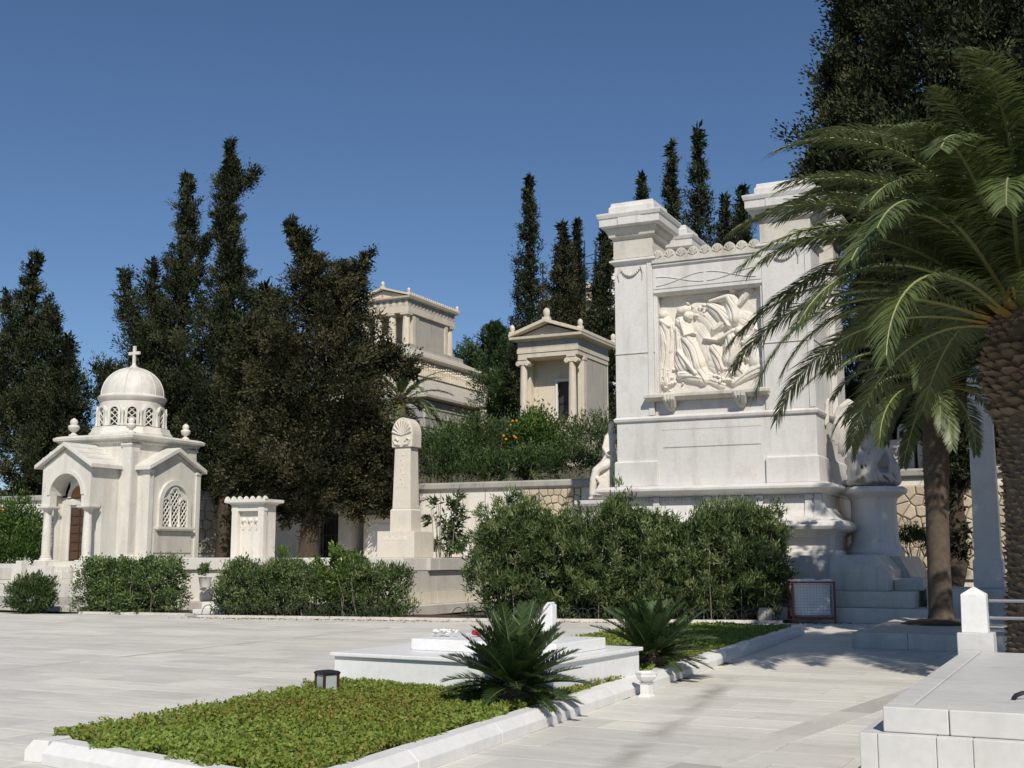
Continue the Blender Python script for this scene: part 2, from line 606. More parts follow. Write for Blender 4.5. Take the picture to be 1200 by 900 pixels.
def strip(name, p0, p1, w, mat, n):
    p0, p1 = Vector(p0), Vector(p1)
    d = (p1 - p0)
    L = d.length
    d.normalize()
    s = Vector((-d.y, d.x))
    for k in range(n):
        a, b = p0 + d * (L * k / n + 0.004), p0 + d * (L * (k + 1) / n - 0.004)
        mb = MB()
        mb.prism([tuple(a - s * w / 2), tuple(b - s * w / 2), tuple(b + s * w / 2), tuple(a + s * w / 2)], 'z', -0.01, 0.0055)
        me = mb.mesh(name)
        at_ = me.attributes.new('tone', 'FLOAT', 'POINT')
        at_.data.foreach_set('value', [rnd.random()] * len(me.vertices))
        link(name, me, M[mat], plaza)


strip('grey_band_stone', (-3.12, 7.4), (-1.78, 17.6), 0.34, 'band', 11)
strip('grey_joint_stone', (-14.1, 12.0), (-14.55, 23.5), 0.11, 'band', 12)
strip('grey_joint_stone', (-24.0, 22.6), (-14.6, 23.6), 0.10, 'band', 10)

# soil bed and low kerb along the back edge of the plaza
bedm = MB()
for (a, b), (c, d) in zip(EDGE, EDGE[1:]):
    if -27 < a < -7.5:
        bedm.prism([(a, b + 0.12), (c, d + 0.12), (c, d + 2.2), (a, b + 2.2)], 'z', -0.04, 0.05)
tag(bedm.build('soil_bed', M['soil']), kind='structure')
kb = thing('bed_kerb', 'low pale stone kerb along the back of the plaza below the hedges', 'kerb', (-16, 26, 0))
for (a, b), (c, d) in zip(EDGE, EDGE[1:]):
    if -27 < a < -7.5:
        n = max(1, int((c - a) / 1.3))
        for k in range(n):
            x0, x1 = a + (c - a) * k / n + 0.005, a + (c - a) * (k + 1) / n - 0.005
            y0, y1 = b + (d - b) * k / n, b + (d - b) * (k + 1) / n
            MB().prism([(x0, y0), (x1, y1), (x1, y1 + 0.14), (x0, y0 + 0.14)], 'z', 0.0, 0.075).build('kerb_stone', M['platform'], kb, bevel=0.01)

# ------------------------------------------------------------------ family plot in the foreground
plot = thing('grave_plot_kerb', 'white bevelled marble kerb round the planted grave plot in the foreground', 'kerb', PLOT_O, PLOT_R, local=True)


def kerb_stone(a, b, inward):
    """one stone from a to b (local), its inner face towards `inward`"""
    a, b, n = Vector(a), Vector(b), Vector(inward)
    w, h = 0.24, 0.17
    prof = [(0, 0), (0, 0.09), (0.085, h), (w, h), (w, 0)]
    vs = []
    for p in (a, b):
        vs += [(p.x + n.x * q[0], p.y + n.y * q[0], q[1]) for q in prof]
    m = len(prof)
    fs = [tuple(range(m)), tuple(range(2 * m - 1, m - 1, -1))] + [(i, (i + 1) % m, m + (i + 1) % m, m + i) for i in range(m)]
    return MB().add(vs, fs).build('kerb_stone', M['kerb'], plot, bevel=0.005)


def kerb_run(p, q, inward, n):
    p, q = Vector(p), Vector(q)
    for k in range(n):
        a = p.lerp(q, k / n)
        b = p.lerp(q, (k + 1) / n)
        d = (b - a).normalized() * 0.0015
        kerb_stone(a + d, b - d, inward)


SKEW = -0.28
kerb_run((0, PLOT_Y0 + SKEW * PLOT_W), (0, PLOT_Y1), (-1, 0), 12)
kerb_run((-PLOT_W, PLOT_Y0), (-PLOT_W, PLOT_Y1), (1, 0), 12)
kerb_run((-PLOT_W + 0.25, PLOT_Y0 + SKEW * 0.25), (-0.25, PLOT_Y0 + SKEW * (PLOT_W - 0.25)), (0.27, 0.963), 2)
kerb_run((-PLOT_W + 0.25, PLOT_Y1), (-0.25, PLOT_Y1), (0, -1), 2)
MB().prism([(-PLOT_W + 0.2, PLOT_Y0 + 0.2), (-0.2, PLOT_Y0 + 0.2 + SKEW * (PLOT_W - 0.2)), (-0.2, PLOT_Y1 - 0.2), (-PLOT_W + 0.2, PLOT_Y1 - 0.2)], 'z', 0.0, 0.10).build('soil', M['soil'], plot)

rng = np.random.default_rng(11)


def cover(name, label, y0, y1, dens, L, holes, z0, seed):
    rg = np.random.default_rng(seed)
    x0, x1 = -PLOT_W - 0.02, -0.20
    n = int((x1 - x0) * (y1 - y0) * dens)
    P = np.empty((n, 3))
    P[:, 0] = rg.uniform(x0, x1, n)
    P[:, 1] = rg.uniform(y0, y1, n)
    # ragged border spilling over the kerb
    ed = 0.10 * np.sin(P[:, 1] * 5.1) + 0.07 * np.sin(P[:, 1] * 13.7 + 1)
    ef = 0.09 * np.sin(P[:, 0] * 6.3) + 0.07 * np.sin(P[:, 0] * 15.1 + 2)
    keep = (P[:, 0] > -PLOT_W + 0.02 + ed) & (P[:, 0] < x1 - 0.03 + 0.5 * ed) & (P[:, 1] > PLOT_Y0 + 0.22 + SKEW * (P[:, 0] + PLOT_W) + ef) & (P[:, 1] < PLOT_Y1 - 0.16 + ef)
    for (a, b, c, d) in holes:
        keep &= ~((P[:, 0] > a) & (P[:, 0] < b) & (P[:, 1] > c) & (P[:, 1] < d))
    P = P[keep]
    n = len(P)
    lump = 0.5 + 0.5 * np.sin(P[:, 0] * 3.1 + 1.3 * np.sin(P[:, 1] * 1.9)) * np.sin(P[:, 1] * 2.7 + np.sin(P[:, 0] * 2.3))
    fine = 0.5 + 0.5 * np.sin(P[:, 0] * 17 + 2 * np.sin(P[:, 1] * 9)) * np.sin(P[:, 1] * 15 + P[:, 0] * 5)
    spill = np.clip((-PLOT_W + 0.25 - P[:, 0]) / 0.25, 0, 1)
    P[:, 2] = z0 + 0.035 * lump + 0.03 * fine + rg.uniform(-0.04, 0.035, n) * (1 + spill * 0.4) + 0.015
    D = rg.normal(size=(n, 3))
    D[:, 2] = np.abs(D[:, 2]) * 0.5 + 0.15
    patch = 0.5 + 0.5 * np.sin(P[:, 0] * 1.3 + 0.8) * np.sin(P[:, 1] * 1.1 + 0.5 + np.sin(P[:, 0]))
    tone = np.clip(0.32 + 0.25 * patch + 0.25 * rg.random(n) + 0.12 * fine - 0.1, 0, 1)
    tone = np.where(rg.random(n) < 0.12 * (1.2 - patch), rg.uniform(0.0, 0.2, n), tone)
    v, f, t = leaf_arrays(P, D, L * rg.uniform(0.7, 1.3, n), L * 0.72, tone, rg, 0.1)
    o = link(name, np_mesh(name, v, f, t), M['cover'])
    o.matrix_world = MP
    return tag(o, label, 'ground cover', kind='stuff')


cover('ground_cover', 'low yellow-green ground cover filling the near end of the plot', -1.9, 5.4, 5400, 0.036,
      [(-3.0, -0.42, 3.75, 6.0)], 0.125, 3)
cover('ground_cover', 'yellow-green ground cover on the far end of the plot behind the white grave', 5.4, 17.2, 1700, 0.062,
      [(-3.0, -0.42, 3.6, 6.2)], 0.10, 5)

# white grave
gv = thing('marble_grave', 'white marble grave with raised tablet and slanted book rest between two cycads', 'grave', (-6.62, 13.0, 0.0), R(-3.5), local=True)
MB().box(-1.38, 1.38, -1.24, 1.24, 0.0, 0.452).build('base', M['grave'], gv, bevel=0.008)
MB().box(-1.42, 1.42, -1.28, 1.28, 0.455, 0.50).build('top_slab', M['grave'], gv, bevel=0.01)
MB().box(-0.78, 1.16, -0.55, 0.75, 0.502, 0.635).build('tablet', M['grave'], gv, bevel=0.01)
bk = MB().prism([(0.40, 0.637), (0.80, 0.637), (0.80, 1.04), (0.775, 1.045)], 'y', 0.05, 0.17).build('book_rest', M['grave'], gv, bevel=0.008)
MB().prism([(0.35, 0.640), (0.397, 0.640), (0.770, 1.050), (0.748, 1.07)], 'y', 0.03, 0.19).build('open_page', M['kerb'], bk, bevel=0.006)
GM = Matrix.Translation((-6.62, 13.0, 0)) @ Matrix.Rotation(R(-3.5), 4, 'Z')
fl = thing('flower_ornament', 'small white flower ornament lying on the grave tablet', 'flowers', GM @ Vector((-0.62, -0.10, 0.637)), local=True)
rf = random.Random(2)
for k in range(9):
    a, r = k * 2.4, 0.02 + 0.018 * k
    x, y, s = r * math.cos(a), r * math.sin(a) * 0.6, rf.uniform(0.022, 0.032)
    m = MB()
    for q in range(5):
        b = q * 1.257 + k
        m.ball((x + s * 0.8 * math.cos(b), y + s * 0.8 * math.sin(b), 0.03 + rf.uniform(0, 0.05)), s * 0.7, 6, 4, 0.7)
    m.build('blossom', M['petal'], fl, smooth=True)
ro = thing('red_rose', 'single red rose lying on the white grave tablet', 'flower', GM @ Vector((-0.22, 0.02, 0.637)), local=True)
m = MB()
for q in range(7):
    b = q * 0.9
    m.ball((0.028 * math.cos(b), 0.028 * math.sin(b), 0.035 + 0.004 * q), 0.03, 7, 5)
m.build('bloom', M['rose'], ro, smooth=True)
MB().tube([(0.02, 0.0, 0.03), (0.12, 0.03, 0.012), (0.24, 0.02, 0.010)], 0.006, 5).build('stalk', M['stem'], ro)

# lantern
ln = thing('grave_lantern', 'small brown metal lantern with glass sides standing on the ground cover', 'lantern', (-7.55, 10.95, 0.13), R(66), local=True)
m = MB()
for sx in (-1, 1):
    for sy in (-1, 1):
        m.box(sx * 0.085 - 0.012, sx * 0.085 + 0.012, sy * 0.085 - 0.012, sy * 0.085 + 0.012, 0.04, 0.225)
m.build('frame', M['lantern_metal'], ln)
MB().loft([(-0.11, 0.11, -0.11, 0.11, 0.0), (-0.105, 0.105, -0.105, 0.105, 0.045)]).build('base', M['lantern_metal'], ln, bevel=0.004)
MB().loft([(-0.102, 0.102, -0.102, 0.102, 0.222), (-0.105, 0.105, -0.105, 0.105, 0.240), (-0.085, 0.085, -0.085, 0.085, 0.255), (-0.04, 0.04, -0.04, 0.04, 0.262)]).build('cap', M['iron'], ln)
for k in range(4):
    o = MB().box(-0.066, 0.066, -0.087, -0.082, 0.05, 0.215).build('pane', M['glassy'], ln)
    o.rotation_euler = (0, 0, k * math.pi / 2)

# vase
vs = thing('marble_vase', 'small white marble bowl vase on a square foot beside the grave kerb', 'vase', (-4.80, 13.38, 0.0), R(-8), local=True)
MB().loft([(-0.075, 0.075, -0.075, 0.075, 0), (-0.07, 0.07, -0.07, 0.07, 0.02), (-0.055, 0.055, -0.055, 0.055, 0.03), (-0.055, 0.055, -0.055, 0.055, 0.155), (-0.075, 0.075, -0.075, 0.075, 0.165)]).build('foot', M['kerb'], vs, bevel=0.004)
MB().lathe([(0.03, 0.166), (0.06, 0.17), (0.10, 0.195), (0.125, 0.23), (0.13, 0.262), (0.138, 0.27), (0.138, 0.282), (0.118, 0.282), (0.105, 0.23), (0.02, 0.205)], 0, 0, 8).build('bowl', M['kerb'], vs)

# ------------------------------------------------------------------ tomb in the right foreground
tb = thing('box_tomb', 'pale marble box tomb with iron ring in the right foreground', 'tomb', (0.2, 11.0, 0))
X0, X1, Y0, Y1 = -1.50, 2.4, 8.28, 14.3
cuts = [-1.50, -1.385, -1.02, -0.80, -0.30, 0.5, 1.4, 2.4]
for a, b in zip(cuts, cuts[1:]):
    MB().box(a + 0.0015, b - 0.0015, Y0, Y0 + 0.12, 0.0, 0.455).build('front_panel', M['tomb'], tb, bevel=0.006)
yc = [Y0 + 0.122, 9.8, 11.4, 13.0, Y1]
for a, b in zip(yc, yc[1:]):
    MB().box(X0, X0 + 0.12, a + 0.002, b - 0.002, 0.0, 0.455).build('side_panel', M['tomb'], tb, bevel=0.006)
MB().box(X0 + 0.122, X1, Y0 + 0.122, Y1, 0.0, 0.452).build('core', M['tomb'], tb)
fc = [-1.36, -0.945, 0.35, 1.6, 2.35]
for a, b in zip(fc, fc[1:]):
    MB().box(a + 0.003, b - 0.003, 8.36, 8.55, 0.458, 0.62).build('rim_block', M['tomb'], tb, bevel=0.008)
lc = [8.553, 10.1, 11.9, 13.62]
for a, b in zip(lc, lc[1:]):
    MB().box(-1.36, -1.19, a + 0.003, b - 0.003, 0.458, 0.62).build('rim_block', M['tomb'], tb, bevel=0.008)
MB().box(-1.182, 0.35, 8.558, 13.62, 0.458, 0.612).build('cover_slab', M['tomb'], tb, bevel=0.006)
MB().box(0.356, 2.35, 8.558, 13.62, 0.458, 0.612).build('cover_slab', M['tomb'], tb, bevel=0.006)
c = Vector((-0.53, 9.22, 0.612))
m = MB()
m.tube([c + Vector((-0.075, -0.045, 0.012)), c + Vector((-0.06, 0.0, 0.03)), c + Vector((-0.02, 0.03, 0.045)), c + Vector((0.05, 0.035, 0.05)), c + Vector((0.12, 0.02, 0.045)), c + Vector((0.15, -0.03, 0.012))], 0.016, 8)
m.build('ring_handle', M['iron'], tb, smooth=True)

gp = thing('gate_post', 'white marble post with pointed top at the head of the box tomb', 'post', (-1.24, 13.85, 0))
MB().box(-1.42, -1.06, 13.64, 14.04, 0.0, 0.80).build('pedestal', M['tomb'], gp, bevel=0.008)
MB().loft([(-1.375, -1.115, 13.70, 13.97, 0.80), (-1.37, -1.12, 13.705, 13.965, 1.20), (-1.25, -1.24, 13.825, 13.835, 1.28)]).build('shaft', M['kerb'], gp, bevel=0.012, seg=1)
rl = thing('metal_railing', 'two-bar steel railing running from the white post past the palm trunk', 'railing', (0.2, 13.85, 0))
for z in (0.955, 1.135):
    MB().tube([(-1.10, 13.84, z), (1.6, 13.84, z)], 0.019, 8).build('rail', M['steel'], rl, smooth=True)
MB().box(1.55, 1.85, 13.68, 14.0, 0.0, 1.2).build('end_post', M['kerb'], rl, bevel=0.01)

# planted beds under the palms
pk = thing('planter_kerb', 'low marble kerb round the soil under the grey palm trunk', 'kerb', (-2, 24, 0))
px_ = [-4.05, -3.1, -2.2, -1.2, 0.0, 1.5]
for a, b in zip(px_, px_[1:]):
    MB().box(a + 0.003, b - 0.003, 22.0, 22.22, 0.0, 0.27).build('kerb_stone', M['platform'], pk, bevel=0.01)
py_ = [22.225, 23.6, 25.0, 26.6, 28.0]
for a, b in zip(py_, py_[1:]):
    MB().box(-4.05, -3.83, a + 0.003, b - 0.003, 0.0, 0.27).build('kerb_stone', M['platform'], pk, bevel=0.01)
MB().box(-3.828, 1.5, 22.222, 28.0, 0.0, 0.262).build('paved_top', M['platform'], pk)
m = MB()
rr = random.Random(8)
m.lathe([(0.75, 0.25), (0.62, 0.30), (0.35, 0.36), (0.02, 0.38)], -3.0, 25.5, 14)
m.build('soil', M['soil'], pk)

# ------------------------------------------------------------------ great monument with relief
mo = thing('marble_monument', 'tall white marble monument with carved relief panel between two capped pillars', 'monument', (-9.4, 33.5, 0))
MM = M['monument']
XL, XR, YF, YB = -12.22, -6.55, 31.87, 36.1
MB().loft([(-15.2, -3.7, 30.0, 38.0, 0.0), (-15.2, -3.7, 30.0, 38.0, 0.36)]).build('step', M['platform'], mo, bevel=0.015)
MB().loft([(-14.8, -4.1, 30.4, 37.4, 0.363), (-14.8, -4.1, 30.4, 37.4, 0.75)]).build('step', M['platform'], mo, bevel=0.015)
# sloping plinth blocks
for a, b in ((-14.4, -11.0), (-10.995, -8.2), (-8.195, -6.15)):
    MB().loft([(a, b, 30.95, 37.0, 0.753), (a, b, 30.95, 37.0, 1.22), (a, b, 31.12, 37.0, 1.62)]).build('plinth_block', M['platform'], mo, bevel=0.012)
MB().loft([(-6.145, -4.72, 30.72, 33.0, 0.753), (-6.145, -4.72, 30.72, 33.0, 1.25), (-6.145, -5.05, 31.05, 33.0, 1.64)]).build('plinth_block', M['platform'], mo, bevel=0.012)
MB().loft([(-6.145, -4.45, 33.01, 36.8, 0.753), (-6.145, -4.45, 33.01, 36.8, 1.0), (-6.145, -4.75, 33.01, 36.8, 1.6)]).build('plinth_block', M['platform'], mo, bevel=0.012)
MB().box(-4.70, -4.0, 31.5, 33.6, 0.753, 1.05).build('side_block', M['platform'], mo, bevel=0.012)


def ring(d, z, x0=XL, x1=XR, y0=YF, y1=YB):
    return (x0 - d, x1 + d, y0 - d, y1 + d, z)


# moulded base: foot, torus, hollow, cornice
prof = [(0.42, 1.62), (0.42, 1.72), (0.34, 1.78), (0.32, 1.9), (0.33, 2.1), (0.42, 2.22), (0.60, 2.25), (0.70, 2.30), (0.74, 2.38), (0.70, 2.47),
        (0.60, 2.52), (0.45, 2.56), (0.30, 2.66), (0.20, 2.80), (0.15, 2.98), (0.14, 3.22)]
MB().loft([ring(d, z) for d, z in prof]).build('moulded_base', MM, mo, bevel=0.01)
for x in (XL - 0.1, -11.0, -9.55, -8.1, XR - 0.25, XR + 0.0):
    p2 = [(YF - 0.15 - (d - 0.14) * 1.02 - 0.05, z) for d, z in prof[9:]]
    poly = p2 + [(YF, 3.22), (YF, p2[0][1])]
    MB().prism(poly, 'x', x - 0.09, x + 0.09).build('console', MM, mo, bevel=0.01)
MB().loft([ring(0.16, 3.223), ring(0.20, 3.27), ring(0.34, 3.33), ring(0.50, 3.38), ring(0.50, 3.45), ring(0.30, 3.52), ring(0.10, 3.545)]).build('base_cornice', MM, mo, bevel=0.01)
m = MB()
for k in range(62):
    x = XL - 0.1 + k * 0.095
    m.box(x, x + 0.05, YF - 0.20, YF - 0.12, 3.12, 3.19)
tag(m.build('dentil_row', M['monument_trim'], mo), kind='stuff')
# lower storey
MB().box(XL + 0.01, XR - 0.01, YF + 0.01, YB, 3.548, 5.36).build('lower_wall', MM, mo, bevel=0.01)
for x0, x1 in ((XL - 0.04, -10.98), (-7.92, XR + 0.04)):
    MB().loft([(x0, x1, YF - 0.08, YB + 0.04, 3.549), (x0, x1, YF - 0.08, YB + 0.04, 4.22), (x0 + 0.03, x1 - 0.03, YF - 0.05, YB, 4.26)]).build('pier_foot', MM, mo, bevel=0.01)
# incised panel lines
for z in (5.10, 4.60):
    MB().box(-10.85, -8.05, YF + 0.004, YF + 0.02, z, z + 0.014).build('incised_line', M['coping'], mo)
MB().box(-10.80, -8.10, YF - 0.003, YF + 0.012, 4.62, 5.095).build('inscription_panel', MM, mo)
MB().loft([ring(0.0, 5.36), ring(0.05, 5.39), ring(0.07, 5.46), ring(0.03, 5.50), ring(0.0, 5.53)]).build('string_course', MM, mo, bevel=0.006)


# pillars
def pillar(x0, x1, y0, y1, name_garland=True, right=True):
    p = MB().box(x0, x1, y0, y1, 5.53, 10.42).build('pillar', MM, mo, bevel=0.012)
    MB().box(x0 - 0.02, x1 + 0.02, y0 - 0.025, y1 + 0.02, 7.35, 7.362).build('joint_line', M['platform'], p)
    # raised border strips
    MB().box(x1 - 0.16, x1 + 0.0, y0 - 0.03, y0 - 0.001, 5.54, 10.0).build('border', MM, p, bevel=0.006)
    if right:
        MB().box(x1 + 0.001, x1 + 0.10, y0 + 0.10, y0 + 0.5, 5.53, 10.0).build('return_strip', MM, p, bevel=0.006)
    MB().loft([(x0 - d, x1 + d, y0 - d, y1 + d, z) for d, z in ((0.0, 9.98), (0.05, 10.0), (0.12, 10.06), (0.12, 10.10), (0.04, 10.14), (0.0, 10.15))]).build('neck_moulding', MM, p, bevel=0.004)
    MB().loft([(x0 - d, x1 + d, y0 - d, y1 + d, z) for d, z in ((0.02, 10.16), (0.02, 10.72), (0.05, 10.76), (0.12, 10.80), (0.13, 10.86), (0.20, 10.98), (0.22, 11.05))]).build('capital', M['monument_trim'], p, bevel=0.006)
    MB().loft([(x0 - d, x1 + d, y0 - d, y1 + d, z) for d, z in ((0.29, 11.053), (0.34, 11.10), (0.34, 11.30), (0.37, 11.33), (0.40, 11.42), (0.40, 11.46), (0.30, 11.50))]).build('cap', MM, p, bevel=0.01)
    MB().box(x0 + 0.25, x1 - 0.2, y0 - 0.375, y0 - 0.342, 11.09, 11.31).build('cap_break', MM, p, bevel=0.01)
    MB().loft([(x0 - d, x1 + d, y0 - d, y1 + d, z) for d, z in ((0.12, 11.503), (0.12, 11.70), (0.08, 11.74), (0.06, 11.84), (0.0, 11.86))]).build('cap_block', MM, p, bevel=0.01)
    if name_garland:
        m = MB()
        xc, w = (x0 + x1 - 0.16) / 2, (x1 - x0 - 0.16) * 0.32
        for s in range(13):
            t = -1 + s / 6.0
            m.ball((xc + w * t, y0 - 0.035, 9.88 - 0.24 * (1 - t * t)), 0.028 + 0.014 * (1 - t * t), 7, 5)
        for sx in (-1, 1):
            m.tube([(xc + sx * w, y0 - 0.03, 9.90), (xc + sx * (w + 0.06), y0 - 0.03, 9.7), (xc + sx * (w + 0.03), y0 - 0.02, 9.5)], [0.03, 0.026, 0.012], 6)
        m.build('garland', M['monument_trim'], p, smooth=True)
    return p


pillar(XL, -11.06, YF, YF + 1.15)
pillar(-7.90, XR, YF, YF + 1.15, True, False)
pillar(XL, -11.06, YB - 1.15, YB, False, False)
pillar(-7.90, XR, YB - 1.15, YB, False, False)
# wall between the pillars with the relief recess
XA, XB = -11.055, -7.905
MB().box(XA, XB, YF + 0.42, YB - 0.2, 5.53, 9.9).build('upper_wall', MM, mo)
MB().box(-12.0, XA, YF + 1.16, YB - 1.16, 5.53, 9.9).build('side_wall', MM, mo)
MB().box(XB, -6.75, YF + 1.16, YB - 1.16, 5.53, 9.9).build('side_wall', MM, mo)
MB().box(XA, XB, YF + 0.06, YF + 0.419, 5.53, 6.06).build('relief_apron', MM, mo, bevel=0.008)
MB().box(XA, XA + 0.06, YF + 0.06, YF + 0.419, 6.062, 8.98).build('relief_jamb', MM, mo)
MB().box(XB - 0.06, XB, YF + 0.06, YF + 0.419, 6.062, 8.98).build('relief_jamb', MM, mo)
MB().loft([(XA, XB, YF + 0.10, YF + 0.419, 8.983), (XA, XB, YF + 0.02, YF + 0.419, 9.06), (XA, XB, YF + 0.02, YF + 0.419, 9.78), (XA, XB, YF - 0.04, YF + 0.419, 9.84), (XA, XB, YF - 0.04, YF + 0.419, 9.90)]).build('lintel', MM, mo, bevel=0.008)
# carved ribbons on the lintel
m = MB()
for s in range(24):
    pass
for x0, sg in ((XA + 0.1, 1), (XA + 1.6, -1)):
    pts = [(x0 + 1.4 * k / 10, YF + 0.012, 9.40 + 0.12 * math.cos(math.pi * k / 10) * sg) for k in range(11)]
    m.tube(pts, 0.014, 5)
    pts = [(x0 + 1.4 * k / 10, YF + 0.012, 9.40 - 0.14 * math.cos(math.pi * k / 10) * sg) for k in range(11)]
    m.tube(pts, 0.014, 5)
m.build('carved_ribbon', MM, mo)
MB().box(XA + 0.02, XB - 0.02, YF + 0.01, YF + 0.022, 9.16, 9.175).build('incised_line', M['coping'], mo)
# antefix row
MB().box(XA, XB, YF - 0.08, YF + 0.5, 9.903, 10.0).build('antefix_ledge', M['monument_trim'], mo, bevel=0.01)
n = 9
w = (XB - XA) / n
for k in range(n):
    cx = XA + w * (k + 0.5)
    poly = [(cx - w * 0.5, 10.003)] + [(cx + w * 0.5 * math.cos(a), 10.08 + 0.22 * math.sin(a)) for a in [math.pi - math.pi * i / 10 for i in range(11)]] + [(cx + w * 0.5, 10.003)]
    a = MB().prism(poly, 'y', YF - 0.05, YF + 0.14).build('antefix', M['monument_trim'], mo, bevel=0.012)
    m = MB()
    for q in range(5):
        an = R(20 + 35 * q)
        m.tube([(cx, YF - 0.055, 10.05), (cx + 0.9 * w * 0.42 * math.cos(an), YF - 0.06, 10.07 + 0.18 * math.sin(an))], [0.012, 0.025], 5)
    m.build('petal', M['monument_trim'], a)
# ledge and brackets below the relief
MB().loft([(-11.28, -7.78, YF - 0.10, YF + 0.05, 5.92), (-11.28, -7.78, YF - 0.24, YF + 0.05, 5.99), (-11.30, -7.76, YF - 0.27, YF + 0.05, 6.01), (-11.30, -7.76, YF - 0.27, YF + 0.05, 6.09), (-11.28, -7.78, YF - 0.20, YF + 0.05, 6.13)]).build('ledge', M['monument_trim'], mo, bevel=0.006)
for cx in (-10.55, -8.55):
    b = MB().loft([(cx - 0.05, cx + 0.05, YF - 0.06, YF + 0.02, 5.62), (cx - 0.14, cx + 0.14, YF - 0.18, YF + 0.02, 5.74), (cx - 0.17, cx + 0.17, YF - 0.33, YF + 0.02, 5.92), (cx - 0.16, cx + 0.16, YF - 0.35, YF + 0.02, 6.07), (cx - 0.13, cx + 0.13, YF - 0.30, YF + 0.02, 6.13)]).build('bracket', M['monument_trim'], mo, bevel=0.02)
    m = MB()
    for q in (-1, 0, 1):
        m.tube([(cx + q * 0.03, YF - 0.17, 5.72), (cx + q * 0.09, YF - 0.34, 5.94), (cx + q * 0.11, YF - 0.35, 6.04)], [0.02, 0.045, 0.025], 6)
    m.build('acanthus', M['monument_trim'], b, smooth=True)


# carved relief: a height field of draped figures
def relief():
    W, H = 3.02, 2.90
    nx_, nz = 250, 240
    U, Vv = np.meshgrid(np.linspace(0, 1, nx_), np.linspace(0, 1, nz))
    X = U * 700 + 145           # working units, roughly a 700 x 620 drawing
    Z = (1 - Vv) * 640 + 105
    Hh = np.zeros_like(X)

    def cap(x0, y0, x1, y1, r0, r1, dep, fold=0, fd=0.0, ang=0.0):
        nonlocal Hh
        dx, dy = x1 - x0, y1 - y0
        L2 = dx * dx + dy * dy + 1e-6
        t = np.clip(((X - x0) * dx + (Z - y0) * dy) / L2, 0, 1)
        d = np.hypot(X - (x0 + t * dx), Z - (y0 + t * dy))
        r = r0 + (r1 - r0) * t
        q = np.clip(1 - (d / r) ** 2, 0, None)
        h = dep * np.sqrt(q)
        if fold:
            L = math.sqrt(L2)
            s = ((X - x0) * -dy + (Z - y0) * dx) / L
            al = ((X - x0) * dx + (Z - y0) * dy) / L
            ph = s / r * fold + 0.012 * al + 1.3 * np.sin(al * 0.018 + ang)
            h = h * (1 + 0.22 * fd * np.sin(ph * 1.1 + 0.6) - 0.85 * fd * np.exp(-(np.sin(ph * 1.15) / 0.28) ** 2) - 0.35 * fd * np.exp(-(np.sin(ph * 2.3 + 0.9) / 0.3) ** 2))
        Hh = np.maximum(Hh, h)
    # far clouds and trees carved low
    for (a, b, c, d, r) in [(420, 200, 520, 330, 60), (430, 340, 480, 520, 50), (520, 560, 600, 650, 55), (720, 300, 800, 420, 60)]:
        cap(a, b, c, d, r, r * 0.8, 0.07, 4, 0.25)
    # standing woman at the left edge
    cap(185, 270, 200, 430, 44, 50, 0.17, 3.5, 0.28)
    cap(200, 420, 185, 650, 48, 58, 0.18, 4.5, 0.34, 1)
    cap(240, 300, 215, 460, 24, 34, 0.17, 3, 0.4)
    cap(175, 226, 176, 222, 28, 28, 0.20)
    cap(165, 262, 215, 300, 22, 18, 0.2)
    # bowed figure with gathered robe
    cap(300, 280, 345, 400, 46, 44, 0.24, 2.5, 0.15)
    cap(335, 400, 395, 560, 52, 62, 0.26, 4.2, 0.36, 0.5)
    cap(270, 330, 300, 560, 30, 52, 0.20, 4.5, 0.42, 2)
    cap(280, 470, 395, 620, 18, 20, 0.26)
    cap(395, 560, 440, 660, 52, 40, 0.20, 4, 0.4)
    cap(290, 620, 450, 665, 34, 30, 0.18, 3.5, 0.45)
    cap(346, 248, 348, 244, 33, 30, 0.30)
    cap(305, 210, 330, 205, 36, 34, 0.28)
    cap(305, 285, 330, 372, 20, 16, 0.29)
    cap(325, 375, 388, 362, 15, 11, 0.29)
    # flying figure
    cap(655, 100, 658, 96, 30, 28, 0.27)
    cap(640, 160, 650, 280, 46, 48, 0.24, 3, 0.25)
    cap(500, 165, 625, 140, 15, 22, 0.22)
    cap(500, 190, 600, 280, 34, 58, 0.20, 4, 0.35, 1)
    cap(610, 300, 520, 345, 40, 22, 0.17, 4, 0.35)
    cap(560, 240, 620, 330, 16, 18, 0.23)
    cap(760, 110, 690, 200, 36, 20, 0.20, 5, 0.3)
    # kneeling figure
    cap(682, 372, 684, 368, 31, 30, 0.29)
    cap(645, 420, 620, 540, 54, 60, 0.27, 3.5, 0.30)
    cap(560, 415, 650, 365, 17, 20, 0.25)
    cap(545, 420, 455, 400, 15, 10, 0.22)
    cap(520, 470, 560, 590, 40, 36, 0.18, 4, 0.4)
    cap(610, 540, 680, 620, 56, 50, 0.20, 4, 0.38)
    cap(640, 690, 810, 610, 26, 40, 0.15, 4, 0.4)
    cap(740, 440, 790, 560, 42, 50, 0.15)
    cap(470, 650, 560, 700, 34, 30, 0.10, 5, 0.4)
    rg = np.random.default_rng(6)
    for _ in range(90):                       # carved roses and leaves
        x, z = [(rg.normal(770, 38), rg.normal(470, 55)), (rg.normal(195, 34), rg.normal(660, 46)), (rg.normal(420, 40), rg.normal(215, 24)),
                (rg.normal(590, 60), rg.normal(650, 26))][rg.integers(4)]
        rr_ = rg.uniform(7, 14)
        cap(x, z, x + 1, z, rr_, rr_, rg.uniform(0.10, 0.20))
    nz_ = sum(np.sin(X * f_ * 0.03 + i) * np.sin(Z * f_ * 0.027 + 2 * i) / f_ for i, f_ in enumerate((1, 2.3, 4.1, 7.7)))
    Hh = Hh + 0.012 * nz_
